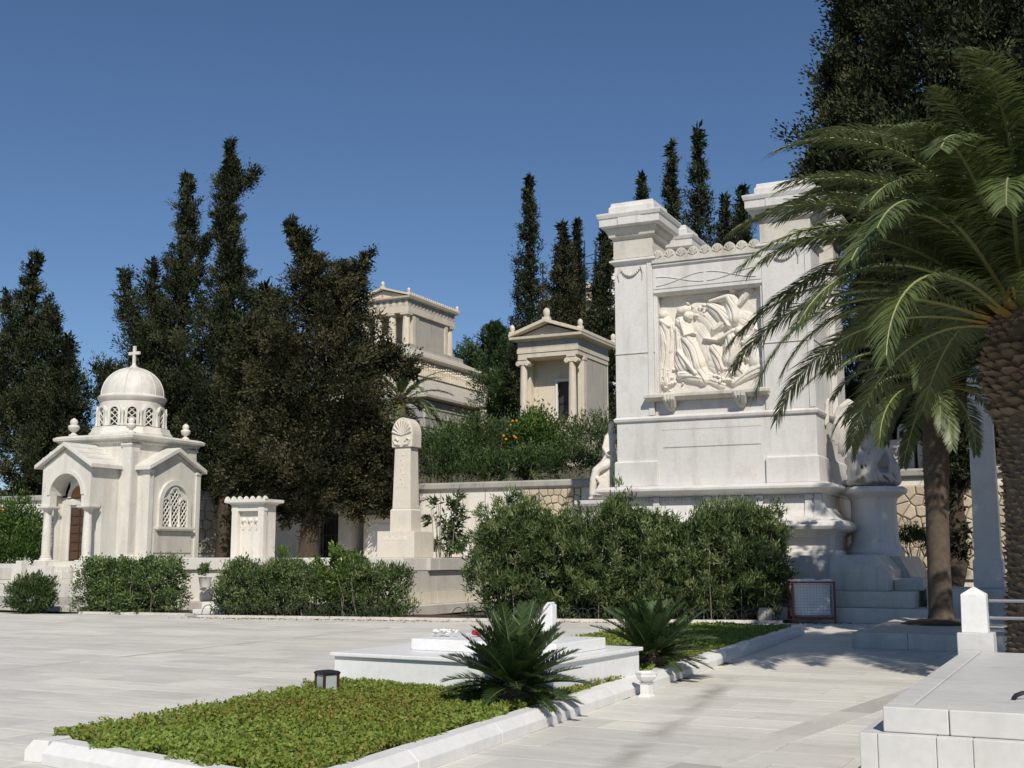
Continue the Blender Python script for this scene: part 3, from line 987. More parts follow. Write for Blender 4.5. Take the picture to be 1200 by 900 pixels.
    for _ in range(1):
        Hh[1:-1, 1:-1] = 0.5 * Hh[1:-1, 1:-1] + 0.125 * (Hh[:-2, 1:-1] + Hh[2:, 1:-1] + Hh[1:-1, :-2] + Hh[1:-1, 2:])
    P = np.stack([XA + 0.065 + U * W, YF + 0.36 - Hh * 0.85, 6.14 + Vv * (8.98 - 6.14)], -1).reshape(-1, 3)
    P -= np.array(OFF[mo.name])
    i = np.arange(nx_ * nz).reshape(nz, nx_)
    Fq = np.stack([i[:-1, :-1], i[:-1, 1:], i[1:, 1:], i[1:, :-1]], -1).reshape(-1, 4)
    me = np_mesh('relief_panel', P, Fq)
    for p in me.polygons:
        p.use_smooth = True
    o = link('relief_panel', me, M['relief'], mo)
    o['label'] = 'carved relief of draped mourning and flying figures in creamy marble'


relief()

# curved pedestal for the winged figure
pd = MB()
vs, fs, nn = [], [], 22
pp = [(0.72, 1.60), (0.74, 1.72), (0.66, 1.82), (0.60, 2.0), (0.58, 2.4), (0.57, 3.0), (0.60, 3.14), (0.70, 3.22), (0.84, 3.30), (0.86, 3.38), (0.78, 3.45)]
pd.lathe([(r * 1.05, z) for r, z in pp], -5.45, 33.55, 24)
pd.build('statue_pedestal', MM, mo, smooth=True)
MB().loft([(-13.6 - d, -12.36, 32.6 - d, 33.9 + d, z) for d, z in ((0.0, 2.6), (0.0, 2.9), (0.14, 3.05), (0.18, 3.12), (0.18, 3.22))]).build('statue_bracket', MM, mo, bevel=0.01)


# ------------------------------------------------------------------ statues
def statue(name, label, origin, caps, voxel, mat, disp=0.02, rx=(CA, SA), extra=()):
    """caps: (a0, b0, z0, r0, a1, b1, z1, r1): a to the right, b towards the viewer"""
    t = thing(name, label, 'statue', origin, local=True)
    m = MB()
    r_ = Vector((rx[0], rx[1], 0))
    f_ = Vector((rx[1], -rx[0], 0))
    for (a0, b0, z0, r0, a1, b1, z1, r1) in caps:
        p = r_ * a0 + f_ * b0 + Vector((0, 0, z0))
        q = r_ * a1 + f_ * b1 + Vector((0, 0, z1))
        d = q - p
        L = max(d.length, 1e-4)
        d = d / L
        pts, rad = [], []
        for k in range(4):
            an = math.pi / 2 * (1 - k / 4.0)
            pts.append(p - d * r0 * math.sin(an))
            rad.append(max(0.004, r0 * math.cos(an)))
        for k in range(5):
            pts.append(p + d * L * k / 4)
            rad.append(r0 + (r1 - r0) * k / 4)
        for k in range(1, 5):
            an = math.pi / 2 * k / 4
            pts.append(q + d * r1 * math.sin(an))
            rad.append(max(0.004, r1 * math.cos(an)))
        m.tube(pts, rad, 10)
    o = m.build('figure', mat, t, smooth=False)
    md = o.modifiers.new('remesh', 'REMESH')
    md.mode = 'VOXEL'
    md.voxel_size = voxel
    md.use_smooth_shade = True
    sm = o.modifiers.new('smooth', 'SMOOTH')
    sm.iterations = 1
    return t


def frame(x0, y0, k):
    """working frame of a figure: drawing units to metres"""
    def C(x_, y_, r_, x1, y1, r1, b0=0.0, b1=0.0):
        return ((x_ - x0) / k, b0, (y0 - y_) / k, r_ / k, (x1 - x0) / k, b1, (y0 - y1) / k, r1 / k)
    return C


def chain(C, pts):
    """pts: (x, y, r, b) joined one to the next"""
    return [C(p[0], p[1], p[2], q[0], q[1], q[2], p[3], q[3]) for p, q in zip(pts, pts[1:])]


C = frame(420, 750, 270.0)
caps = []
# near wing: arched leading edge and long hanging feathers
caps += chain(C, [(330, 235, 26, 0.1), (285, 150, 24, 0.18), (250, 130, 24, 0.2), (190, 175, 22, 0.2), (155, 235, 18, 0.2)])
for a, b, c, d in (((285, 150), (215, 330), (190, 525), 0.26), ((262, 140), (190, 330), (168, 505), 0.22), ((232, 145), (168, 310), (148, 440), 0.20), ((200, 165), (148, 300), (130, 408), 0.18)):
    caps += chain(C, [(a[0], a[1], 17, d), (b[0], b[1], 19, d + 0.06), (c[0], c[1], 11, d)])
# far wing behind
for k in range(3):
    caps += chain(C, [(130 - 6 * k, 105 + 12 * k, 15, -0.15), (112 + 4 * k, 210, 16, -0.15), (100 + 10 * k, 290 - 10 * k, 8, -0.1)])
# bowed winged figure: head, back, arm, trunk
caps += chain(C, [(345, 190, 34, 0.34), (352, 172, 34, 0.30)])
caps += chain(C, [(350, 205, 32, 0.22), (325, 255, 70, 0.06), (310, 335, 74, 0.10), (290, 430, 70, 0.12)])
caps += chain(C, [(290, 260, 28, 0.25), (240, 345, 24, 0.40), (300, 395, 19, 0.50), (345, 350, 15, 0.52)])
# companion on the right: head, shoulder, trunk, straight arm to the ground
caps += chain(C, [(448, 188, 32, 0.22), (456, 178, 32, 0.2)])
caps += chain(C, [(455, 205, 32, 0.12), (480, 260, 62, 0.02), (485, 320, 66, 0.05), (480, 430, 70, 0.08)])
caps += chain(C, [(515, 250, 26, 0.15), (505, 450, 21, 0.35), (528, 560, 17, 0.40), (515, 680, 16, 0.42)])
caps += chain(C, [(430, 250, 22, 0.3), (400, 340, 18, 0.45), (460, 360, 15, 0.48)])
# laps, knees and feet under cloth
caps += chain(C, [(290, 440, 54, 0.15), (250, 540, 40, 0.40), (245, 690, 36, 0.38)])
caps += chain(C, [(470, 430, 56, 0.1), (400, 540, 42, 0.42), (360, 690, 38, 0.42)])
caps += chain(C, [(480, 440, 50, 0.1), (560, 620, 36, 0.30), (575, 710, 34, 0.28)])
caps += chain(C, [(260, 560, 40, 0.0), (380, 600, 60, 0.0), (540, 640, 50, 0.0)])
caps += chain(C, [(335, 165, 30, 0.2), (305, 185, 30, 0.1)]) + chain(C, [(470, 170, 28, 0.14), (490, 195, 30, 0.06)]) + chain(C, [(395, 270, 55, 0.0), (390, 420, 75, 0.05), (390, 620, 85, 0.05)]) + [C(300, 560, 70, 500, 560, 80, 0.05, 0.05), C(300, 660, 60, 540, 660, 60, 0.12, 0.12)]
caps += [C(245, 715, 30, 585, 715, 30, 0.15, 0.15), C(245, 718, 28, 585, 718, 28, -0.3, -0.3), C(300, 640, 60, 520, 660, 60, -0.1, -0.1)]
# swept folds of cloth
for k in range(7):
    caps += chain(C, [(222 + 4 * k, 395 - 13 * k, 8, 0.42), (300 + 6 * k, 345 - 8 * k, 9, 0.50), (390, 325 - 9 * k, 9, 0.44), (480, 340 - 14 * k, 7, 0.38)])
for k in range(6):
    caps += chain(C, [(235 + 8 * k, 440 + 4 * k, 8, 0.40), (270 + 22 * k, 560 - 6 * (k % 2), 9, 0.52), (250 + 40 * k, 690, 10, 0.50)])
for k in range(6):
    caps += chain(C, [(500 - 10 * k, 470 + 6 * k, 8, 0.34), (420 - 12 * k, 580 + 12 * k, 9, 0.50), (300 - 4 * k, 640 + 10 * k, 9, 0.48)])
for k in range(5):
    caps += chain(C, [(330 + 40 * k, 655, 9, 0.46), (370 + 40 * k, 690 - 14 * (k % 2), 10, 0.48), (420 + 34 * k, 715, 9, 0.44)])
statue('winged_statue', 'weathered marble winged figure bowing over drapery at the side of the monument', (-5.42, 33.35, 3.45), caps, 0.024, M['statue'])


C = frame(160, 735, 302.0)
caps = chain(C, [(258, 70, 28, 0.08), (260, 58, 28, 0.06)]) + chain(C, [(258, 95, 22, 0.02), (250, 160, 30, 0.0)])
caps += chain(C, [(222, 170, 24, 0.0), (300, 170, 26, 0.0)]) + chain(C, [(250, 185, 52, 0.0), (240, 260, 56, 0.0), (245, 360, 66, 0.0)])
caps += chain(C, [(218, 180, 21, 0.08), (190, 275, 18, 0.16), (222, 335, 14, 0.26), (250, 345, 13, 0.26)])
caps += chain(C, [(255, 380, 60, 0.0), (190, 430, 52, 0.1), (122, 475, 40, 0.12), (98, 560, 36, 0.12), (84, 680, 30, 0.12)])
caps += chain(C, [(250, 420, 60, -0.1), (200, 560, 66, -0.05), (190, 660, 66, 0.0)]) + chain(C, [(90, 700, 24, 0.1), (250, 700, 26, 0.05)]) + chain(C, [(75, 715, 14, 0.14), (58, 718, 11, 0.14)])
caps += chain(C, [(225, 300, 9, 0.2), (165, 410, 11, 0.22), (100, 500, 12, 0.2), (72, 560, 9, 0.18)])
for k in range(7):
    caps += chain(C, [(120 + 16 * k, 540 - 8 * k, 7, 0.26), (150 + 12 * k, 590 + 6 * k, 8, 0.26), (100 + 24 * k, 690, 8, 0.24)])
for k in range(4):
    caps += chain(C, [(225 + 12 * k, 200, 6, 0.14), (222 + 14 * k, 300, 7, 0.17), (215 + 18 * k, 380, 7, 0.2)])
statue('seated_statue', 'cream marble draped seated figure at the outer edge of the monument', (-13.08, 32.75, 3.22), caps, 0.024, M['relief'])

# ------------------------------------------------------------------ domed chapel
CH = M['chapel']
ch = thing('domed_chapel', 'small white marble domed chapel with arched porch and cross', 'chapel', (-30.65, 32.0, 0.72))
CX, CY = -30.65, 32.0
HW = 1.58
ZF, ZE, ZM = 1.45, 4.55, 5.40
# plinth follows the cross plan
MB().box(CX - HW - 0.12, CX + HW + 0.12, CY - HW - 0.12, CY + HW + 0.12, 0.72, ZF - 0.003).build('plinth', CH, ch, bevel=0.015)
PX0, PX1, PYF = CX - 1.08, CX + 1.08, 29.15
AY0, AY1, AXF = CY - 1.25, CY + 1.28, CX + 2.08
MB().box(PX0 - 0.05, PX1 + 0.05, PYF + 0.62, CY - HW - 0.122, 0.72, ZF - 0.006).build('plinth', CH, ch, bevel=0.01)
MB().box(CX + HW + 0.122, AXF + 0.09, AY0 - 0.08, AY1 + 0.08, 0.72, ZF - 0.006).build('plinth', CH, ch, bevel=0.01)
# main block
MB().box(CX - HW, CX + HW, CY - HW + 0.9, CY + HW, ZF, ZM).build('wall', CH, ch)
for x0, x1 in ((CX - HW, PX0 + 0.02), (PX1 - 0.02, CX + HW)):
    MB().box(x0, x1, CY - HW, CY - HW + 0.899, ZF, ZM).build('wall', CH, ch)
MB().box(PX0 + 0.021, PX1 - 0.021, CY - HW, CY - HW + 0.899, 4.05, ZM).build('wall', CH, ch)
for sx in (-1, 1):
    for sy in (-1, 1):
        x, y = CX + sx * (HW - 0.16), CY + sy * (HW - 0.16)
        MB().loft([(x - 0.24, x + 0.24, y - 0.24, y + 0.24, ZF), (x - 0.24, x + 0.24, y - 0.24, y + 0.24, ZF + 0.16), (x - 0.20, x + 0.20, y - 0.20, y + 0.20, ZF + 0.2),
                   (x - 0.20, x + 0.20, y - 0.20, y + 0.20, ZM - 0.16), (x - 0.25, x + 0.25, y - 0.25, y + 0.25, ZM - 0.08), (x - 0.25, x + 0.25, y - 0.25, y + 0.25, ZM - 0.02)]).build('corner_pilaster', CH, ch, bevel=0.008)
        px_, py_ = x + sx * 0.201, y
        MB().box(min(px_, px_ + sx * 0.006), max(px_, px_ + sx * 0.006), y - 0.12, y + 0.12, ZF + 0.3, ZM - 0.3).build('pilaster_panel', M['platform'], ch)


def cornice(name, x0, x1, y0, y1, z, s=1.0):
    return MB().loft([(x0 - d * s, x1 + d * s, y0 - d * s, y1 + d * s, z + h) for d, h in ((0.0, 0), (0.07, 0.05), (0.08, 0.10), (0.20, 0.15), (0.22, 0.24), (0.12, 0.30), (0.0, 0.33))]).build(name, CH, ch, bevel=0.006)


cornice('cornice', CX - HW - 0.03, CX + HW + 0.03, CY - HW - 0.03, CY + HW + 0.03, ZM)
m = MB()
for k in range(30):
    x = CX - HW - 0.05 + k * (2 * HW + 0.05) / 29
    m.box(x, x + 0.05, CY - HW - 0.12, CY - HW - 0.03, ZM + 0.02, ZM + 0.09)
    yy = CY - HW - 0.05 + k * (2 * HW + 0.05) / 29
    m.box(CX + HW + 0.03, CX + HW + 0.12, yy, yy + 0.05, ZM + 0.02, ZM + 0.09)
tag(m.build('dentil_row', CH, ch), kind='stuff')


def arc(cx, cz, r, a0, a1, n):
    return [(cx + r * math.cos(a0 + (a1 - a0) * k / n), cz + r * math.sin(a0 + (a1 - a0) * k / n)) for k in range(n + 1)]


# porch front with arch
ar = 0.70
zs = 3.62
apex = 5.30
poly = [(PX0, 3.25), (PX0, ZE), (CX, apex - 0.10), (PX1, ZE), (PX1, 3.25), (CX + ar, 3.25)] + arc(CX, zs, ar, 0, math.pi, 16) + [(CX - ar, 3.25)]
MB().prism(poly, 'y', PYF, PYF + 0.30).build('porch_gable', CH, ch, bevel=0.008)
# archivolt ring
m = MB()
o_, i_ = arc(CX, zs, ar + 0.13, 0, math.pi, 18), arc(CX, zs, ar, 0, math.pi, 18)
m.prism(o_ + i_[::-1], 'y', PYF - 0.035, PYF - 0.001)
m.build('archivolt', CH, ch)
# side walls of the porch behind the columns
for s in (-1, 1):
    xa, xb = sorted((CX + s * 1.08, CX + s * 0.86))
    MB().box(xa, xb, PYF + 0.55, CY - HW - 0.001, ZF, ZE).build('porch_wall', CH, ch, bevel=0.006)
    MB().box(xa, xb, PYF + 0.301, PYF + 0.549, 3.25, ZE).build('porch_wall', CH, ch)
# barrel vault inside the porch
m = MB()
o_, i_ = arc(CX, zs, 0.85, 0, math.pi, 14), arc(CX, zs, ar, 0, math.pi, 14)
m.prism(o_ + i_[::-1], 'y', PYF + 0.302, CY - HW - 0.05)
m.build('porch_vault', CH, ch)
# back wall of the porch, door, lunette
YD = 29.82
MB().box(CX - 0.859, CX - 0.50, YD, YD + 0.2, ZF, 4.30).build('door_wall', CH, ch)
MB().box(CX + 0.50, CX + 0.859, YD, YD + 0.2, ZF, 4.30).build('door_wall', CH, ch)
MB().box(CX - 0.499, CX + 0.499, YD, YD + 0.2, 3.22, 3.52).build('door_lintel', CH, ch, bevel=0.006)
for s in (-1, 1):
    xa, xb = sorted((CX + s * 0.50, CX + s * 0.40))
    MB().box(xa, xb, YD - 0.06, YD - 0.002, ZF, 3.30).build('door_jamb', CH, ch, bevel=0.006)
MB().box(CX - 0.50, CX + 0.50, YD - 0.07, YD - 0.004, 3.302, 3.45).build('door_head', CH, ch, bevel=0.006)
lun = arc(CX, 3.55, 0.42, 0, math.pi, 14)
MB().prism(lun, 'y', YD - 0.01, YD + 0.05).build('lunette_window', M['amber'], ch)
o_ = arc(CX, 3.55, 0.56, 0, math.pi, 14)
MB().prism(o_ + lun[::-1], 'y', YD - 0.05, YD + 0.1).build('lunette_frame', CH, ch)
o_ = arc(CX, 3.56, 0.83, 0, math.pi, 14)
i_ = arc(CX, 3.56, 0.57, 0, math.pi, 14)
MB().prism(o_ + i_[::-1], 'y', YD + 0.0, YD + 0.1).build('tympanum', CH, ch)
dr = MB().box(CX - 0.395, CX + 0.395, YD + 0.02, YD + 0.08, ZF, 3.215).build('door', M['bronze'], ch)
for iz in range(6):
    for ix in range(2):
        for h in range(1):
            x = CX - 0.20 + ix * 0.40
            z = ZF + 0.16 + iz * 0.287
            p_ = MB().loft([(x - 0.16, x + 0.16, YD - 0.012, YD + 0.019, z - 0.11), (x - 0.16, x + 0.16, YD - 0.012, YD + 0.019, z + 0.12)]).build('door_panel', M['bronze'], dr, bevel=0.025)
MB().box(CX - 0.012, CX + 0.012, YD - 0.025, YD + 0.018, ZF + 0.01, 3.20).build('meeting_rail', M['bronze'], dr)
# columns
for s in (-1, 1):
    x = CX + s * 0.90
    y = PYF + 0.14
    MB().loft([(x - 0.26, x + 0.26, y - 0.26, y + 0.34, 0.72), (x - 0.26, x + 0.26, y - 0.26, y + 0.34, ZF), (x - 0.24, x + 0.24, y - 0.24, y + 0.3, ZF + 0.03)]).build('column_pedestal', CH, ch, bevel=0.01)
    c = MB().lathe([(0.145, ZF + 0.16), (0.15, 2.0), (0.14, 2.6), (0.125, 3.05)], x, y, 20).build('column', CH, ch, smooth=True)
    MB().lathe([(0.21, ZF + 0.03), (0.21, ZF + 0.07), (0.19, ZF + 0.09), (0.165, ZF + 0.11), (0.18, ZF + 0.13), (0.18, ZF + 0.155), (0.15, ZF + 0.175)], x, y, 20).build('column_base', CH, c, smooth=True)
    MB().lathe([(0.13, 3.03), (0.145, 3.06), (0.14, 3.08), (0.19, 3.17)], x, y, 12).build('capital', CH, c, smooth=True)
    MB().loft([(x - 0.24, x + 0.24, y - 0.22, y + 0.26, 3.16), (x - 0.27, x + 0.27, y - 0.25, y + 0.26, 3.20), (x - 0.27, x + 0.27, y - 0.25, y + 0.26, 3.249)]).build('abacus', CH, c, bevel=0.006)


def gable_roof_y(x0, x1, y0, y1, ze, za, t=0.13, name='porch_roof'):
    """ridge along y; two slabs made of stone courses"""
    cx = (x0 + x1) / 2
    root = None
    for s in (-1, 1):
        xe = x0 if s < 0 else x1
        poly = [(xe, ze), (xe, ze + t), (cx, za + t), (cx, za)]
        o = MB().prism(poly, 'y', y0, y1).build(name, CH, ch, bevel=0.008)
        for k in range(1, 4):
            a, b = 1 - k * 0.25, 1 - k * 0.25 - 0.02
            q = lambda f, dz: (cx + (xe - cx) * f, za + (ze - za) * f + t + dz)
            MB().prism([q(a, 0), q(a, 0.03), q(b - 0.03, 0.03), q(b - 0.03, 0.0)], 'y', y0 + 0.02, y1 - 0.01).build('roof_course', CH, o)


gable_roof_y(PX0 - 0.20, PX1 + 0.20, PYF - 0.20, CY - HW + 0.1, ZE - 0.06, apex - 0.07)
# arm with the triple window
poly = [(AY0, ZF), (AY0, ZE), ((AY0 + AY1) / 2, 5.14), (AY1, ZE), (AY1, ZF)]
MB().prism(poly, 'x', CX + HW - 0.05, AXF).build('arm_wall', CH, ch)
ym = (AY0 + AY1) / 2
for s, xe in ((-1, AY0 - 0.17), (1, AY1 + 0.17)):
    MB().prism([(xe, ZE - 0.07), (xe, ZE + 0.07), (ym, 5.32), (ym, 5.18)], 'x', CX + HW - 0.1, AXF + 0.20).build('arm_roof', CH, ch, bevel=0.008)
for y0 in (AY0 - 0.02, AY1 - 0.20):
    MB().loft([(AXF - 0.25, AXF + 0.05, y0, y0 + 0.22, ZF), (AXF - 0.25, AXF + 0.05, y0, y0 + 0.22, ZE - 0.16), (AXF - 0.27, AXF + 0.08, y0 - 0.03, y0 + 0.25, ZE - 0.1), (AXF - 0.27, AXF + 0.08, y0 - 0.03, y0 + 0.25, ZE - 0.02)]).build('arm_pilaster', CH, ch, bevel=0.006)
MB().box(AXF + 0.001, AXF + 0.035, AY0 + 0.32, AY1 - 0.36, 1.72, 2.44).build('plaque', M['platform'], ch, bevel=0.01)
wn_ = MB().prism([(ym - 0.62, 2.60)] + [(ym + 0.62, 2.60)] + arc(ym, 3.40, 0.62, 0, math.pi, 16), 'x', AXF + 0.001, AXF + 0.010).build('triple_window', CH, ch)
o_ = [(ym + 0.80, 2.60)] + arc(ym, 3.40, 0.80, 0, math.pi, 18) + [(ym - 0.80, 2.60)]
i_ = [(ym + 0.62, 2.60)] + arc(ym, 3.40, 0.62, 0, math.pi, 18) + [(ym - 0.62, 2.60)]
MB().prism(o_ + i_[::-1], 'x', AXF + 0.002, AXF + 0.10).build('window_surround', CH, wn_)
MB().loft([(AXF + 0.0, AXF + 0.12, ym - 0.88, ym + 0.88, 2.46), (AXF + 0.0, AXF + 0.18, ym - 0.92, ym + 0.92, 2.52), (AXF + 0.0, AXF + 0.18, ym - 0.92, ym + 0.92, 2.60)]).build('sill', CH, wn_, bevel=0.006)
for y0 in (ym - 0.21, ym + 0.21):
    MB().lathe([(0.07, 2.60), (0.07, 2.66), (0.045, 2.70), (0.04, 3.20), (0.06, 3.26), (0.08, 3.32)], AXF + 0.06, y0, 10).build('colonnette', CH, wn_, smooth=True)
for (a, b, zt) in ((ym - 0.60, ym - 0.25, 3.36), (ym - 0.17, ym + 0.17, 3.74), (ym + 0.25, ym + 0.60, 3.36)):
    c0, w_ = (a + b) / 2, (b - a) / 2
    o_ = arc(c0, zt, w_ + 0.06, 0, math.pi, 10)
    i_ = arc(c0, zt, w_, 0, math.pi, 10)
    MB().prism(o_ + i_[::-1], 'x', AXF + 0.012, AXF + 0.07).build('window_arch', CH, wn_)
    MB().prism([(a, 2.61), (b, 2.61)] + i_, 'x', AXF + 0.011, AXF + 0.014).build('light', M['dark'], wn_)
    m = MB()
    st = 0.215
    # diagonal lattice bars clipped to the light
    for sg in (1, -1):
        kk = -12
        while kk < 14:
            pts = []
            for q in range(0, 41):
                yy = a + (b - a) * q / 40
                zz = 2.62 + kk * st + sg * (yy - a) * 1.25
                top = zt + math.sqrt(max(0, w_ * w_ - (yy - c0) ** 2))
                if 2.61 < zz < top:
                    pts.append((AXF + 0.03, yy, zz))
            if len(pts) > 4:
                m.tube([pts[0], pts[-1]], 0.022, 4)
            kk += 1
    m.build('lattice', CH, wn_)
# drum
zd = ZM + 0.33
n8 = 16
MB().lathe([(1.46, zd), (1.46, zd + 0.10), (1.40, zd + 0.14), (1.34, zd + 0.30), (1.26, zd + 0.33)], CX, CY, 12).build('drum_foot', CH, ch, bevel=0.008)
drum = MB().lathe([(1.10, zd + 0.33), (1.10, 7.02)], CX, CY, 36).build('drum', CH, ch, smooth=True)
MB().lathe([(1.10, 6.98), (1.13, 7.0), (1.15, 7.06), (1.19, 7.10), (1.20, 7.15), (1.14, 7.20), (1.09, 7.24)], CX, CY, 36).build('dome_cornice', CH, ch, smooth=True)
# one window of the drum, then copies around
zb = zd + 0.38


def drum_window():
    root = MB().prism([(-0.15, zb), (0.15, zb)] + arc(0, zb + 0.48, 0.15, 0, math.pi, 10), 'y', -1.105, -1.10)
    return root


def turn(mb, a):
    ca, sa_ = math.cos(a), math.sin(a)
    mb.v = [(CX + x * ca - y * sa_, CY + x * sa_ + y * ca, z) for x, y, z in mb.v]
    return mb


for k in range(12):
    a = R(30 * k + 14)
    w_ = turn(MB().prism([(-0.15, zb), (0.15, zb)] + arc(0, zb + 0.48, 0.15, 0, math.pi, 10), 'y', -1.112, -1.0), a).build('drum_window', M['dark'], drum)
    fm = MB()
    o_ = [(0.24, zb - 0.02)] + arc(0, zb + 0.48, 0.24, 0, math.pi, 12) + [(-0.24, zb - 0.02)]
    i_ = [(0.15, zb - 0.02)] + arc(0, zb + 0.48, 0.15, 0, math.pi, 12) + [(-0.15, zb - 0.02)]
    fm.prism(o_ + i_[::-1], 'y', -1.19, -1.02)
    for sg in (1, -1):
        for q in range(-2, 5):
            z0 = zb - 0.02 + q * 0.20
            p0, p1 = (-0.15 * sg, z0), (0.15 * sg, z0 + 0.27)
            lo, hi = zb, zb + 0.60
            t0 = max(0, (lo - z0) / 0.27)
            t1 = min(1, (hi - z0) / 0.27)
            if t1 - t0 > 0.2:
                f0 = lambda t: (p0[0] + (p1[0] - p0[0]) * t, -1.125, p0[1] + (p1[1] - p0[1]) * t)
                fm.tube([f0(t0), f0(t1)], 0.020, 4)
    turn(fm, a).build('window_frame', CH, drum)
    cb = MB()
    cb.lathe([(0.07, zb - 0.03), (0.07, zb + 0.03), (0.05, zb + 0.06), (0.045, zb + 0.40), (0.075, zb + 0.47), (0.08, zb + 0.50)], 0, -1.19, 8)
    turn(cb, a + R(15)).build('drum_colonnette', CH, drum, smooth=True)
dome = MB().lathe([(1.09 * math.cos(R(t)), 7.235 + 1.02 * math.sin(R(t))) for t in (0, 8, 16, 24, 32, 40, 48, 56, 64, 72, 80, 86)], CX, CY, 48).build('dome', CH, ch, smooth=True)
for k in range(12):
    a = R(30 * k + 29)
    m = MB()
    m.tube([(CX + 1.09 * math.cos(R(t)) * math.cos(a), CY + 1.09 * math.cos(R(t)) * math.sin(a), 7.235 + 1.03 * math.sin(R(t))) for t in range(0, 88, 8)], 0.022, 6)
    m.build('rib', CH, dome, smooth=True)
MB().lathe([(0.22, 8.22), (0.14, 8.30), (0.08, 8.36), (0.06, 8.44)], CX, CY, 14).build('dome_finial', CH, dome, smooth=True)
cr = MB().box(CX - 0.05, CX + 0.05, CY - 0.045, CY + 0.045, 8.42, 9.06)
cr.build('cross', CH, ch, bevel=0.012)
MB().box(CX - 0.25, CX + 0.25, CY - 0.046, CY + 0.046, 8.74, 8.85).build('cross_arm', CH, ch, bevel=0.012)


def urn(x, y, z, s=1.0):
    MB().lathe([(0.16 * s, z), (0.16 * s, z + 0.06 * s), (0.07 * s, z + 0.12 * s), (0.06 * s, z + 0.16 * s), (0.17 * s, z + 0.24 * s), (0.20 * s, z + 0.34 * s), (0.17 * s, z + 0.40 * s), (0.11 * s, z + 0.42 * s), (0.14 * s, z + 0.50 * s), (0.12 * s, z + 0.58 * s), (0.02, z + 0.66 * s)], x, y, 14).build('urn_finial', CH, ch, smooth=True)


urn(CX - 1.35, CY - 1.35, ZM + 0.33)
urn(CX + 1.30, CY - 1.35, ZM + 0.33, 0.85)
urn(CX + 1.35, CY + 1.3, ZM + 0.33, 0.9)

# terrace before the chapel, low walls and steps
tr = thing('chapel_terrace', 'stepped marble terrace with low panelled walls before the chapel', 'terrace', (-31, 28, 0))
MB().box(-46, -25.2, 27.5, 37.5, 0.0, 0.71).build('retaining_wall', M['platform'], tr, bevel=0.015)
MB().box(-46, -26.3, 26.75, 27.495, 0.0, 0.36).build('step', M['coping'], tr, bevel=0.015)  # darker coping colour stands in for shade on this step
MB().box(-46, -26.5, 26.0, 26.745, 0.0, 0.16).build('step', M['platform'], tr, bevel=0.015)
for x0, x1 in ((-36.8, -34.4), (-34.1, -32.05)):
    w_ = MB().box(x0, x1, 28.55, 28.75, 0.713, 1.36).build('low_wall', CH, tr, bevel=0.012)
    MB().box(x0 + 0.2, x1 - 0.2, 28.53, 28.549, 0.85, 1.22).build('wall_panel', M['platform'], w_, bevel=0.008)
for x0 in (-34.38, -32.03):
    MB().box(x0, x0 + 0.26, 28.5, 28.8, 0.713, 1.46).build('pier', CH, tr, bevel=0.012)
for k in range(4):
    MB().box(CX - 0.58, CX + 0.58, 28.35 + 0.26 * k, 29.9, 0.713 + 0.18 * k, 0.89 + 0.18 * k).build('stair', CH, tr, bevel=0.008)
MB().box(CX - 0.55, CX + 0.55, 28.20, 28.34, 0.713, 1.30).build('door_parapet', CH, tr, bevel=0.01)

# ------------------------------------------------------------------ retaining wall with coping and rubble panels
YW = 37.6
wl = thing('retaining_wall', 'long white terrace wall with grey coping and panels of tan rubble stone', 'wall', (-18, YW, 0))
MB().box(-70, 12, YW, YW + 0.45, 0.0, 3.92).build('wall_core', M['wall'], wl)
x = -70.0
rw = random.Random(21)
while x < 12:
    L = rw.uniform(1.5, 1.9)
    MB().loft([(x + 0.004, x + L - 0.004, YW - 0.06, YW + 0.5, 3.923), (x + 0.004, x + L - 0.004, YW - 0.14, YW + 0.58, 4.00), (x + 0.004, x + L - 0.004, YW - 0.14, YW + 0.58, 4.16), (x + 0.004, x + L - 0.004, YW - 0.09, YW + 0.5, 4.21)]).build('coping_stone', M['coping'], wl, bevel=0.012)
    x += L


def voronoi_cells(x0, x1, z0, z1, size, rg):
    nx_, nz = max(2, int((x1 - x0) / size)), max(2, int((z1 - z0) / (size * 0.85)))
    pts = []
    for j in range(nz):
        for i in range(nx_):
            pts.append((x0 + (i + 0.5 + rg.uniform(-0.36, 0.36) + (j % 2) * 0.3) * (x1 - x0) / nx_, z0 + (j + 0.5 + rg.uniform(-0.36, 0.36)) * (z1 - z0) / nz))
    cells = []
    for i, p in enumerate(pts):
        poly = [(x0, z0), (x1, z0), (x1, z1), (x0, z1)]
        for j, q in enumerate(pts):
            if i == j or abs(p[0] - q[0]) > size * 3.2 or abs(p[1] - q[1]) > size * 3.2:
                continue
            mx_, mz = (p[0] + q[0]) / 2, (p[1] + q[1]) / 2
            nx2, nz2 = q[0] - p[0], q[1] - p[1]
            out = []
            for k in range(len(poly)):
                a, b = poly[k], poly[(k + 1) % len(poly)]
                da = (a[0] - mx_) * nx2 + (a[1] - mz) * nz2
                db = (b[0] - mx_) * nx2 + (b[1] - mz) * nz2
                if da <= 0:
                    out.append(a)
                if da * db < 0:
                    t = da / (da - db)
                    out.append((a[0] + (b[0] - a[0]) * t, a[1] + (b[1] - a[1]) * t))
            poly = out
            if len(poly) < 3:
                break
        if len(poly) >= 3:
            cells.append((p, poly))
    return cells


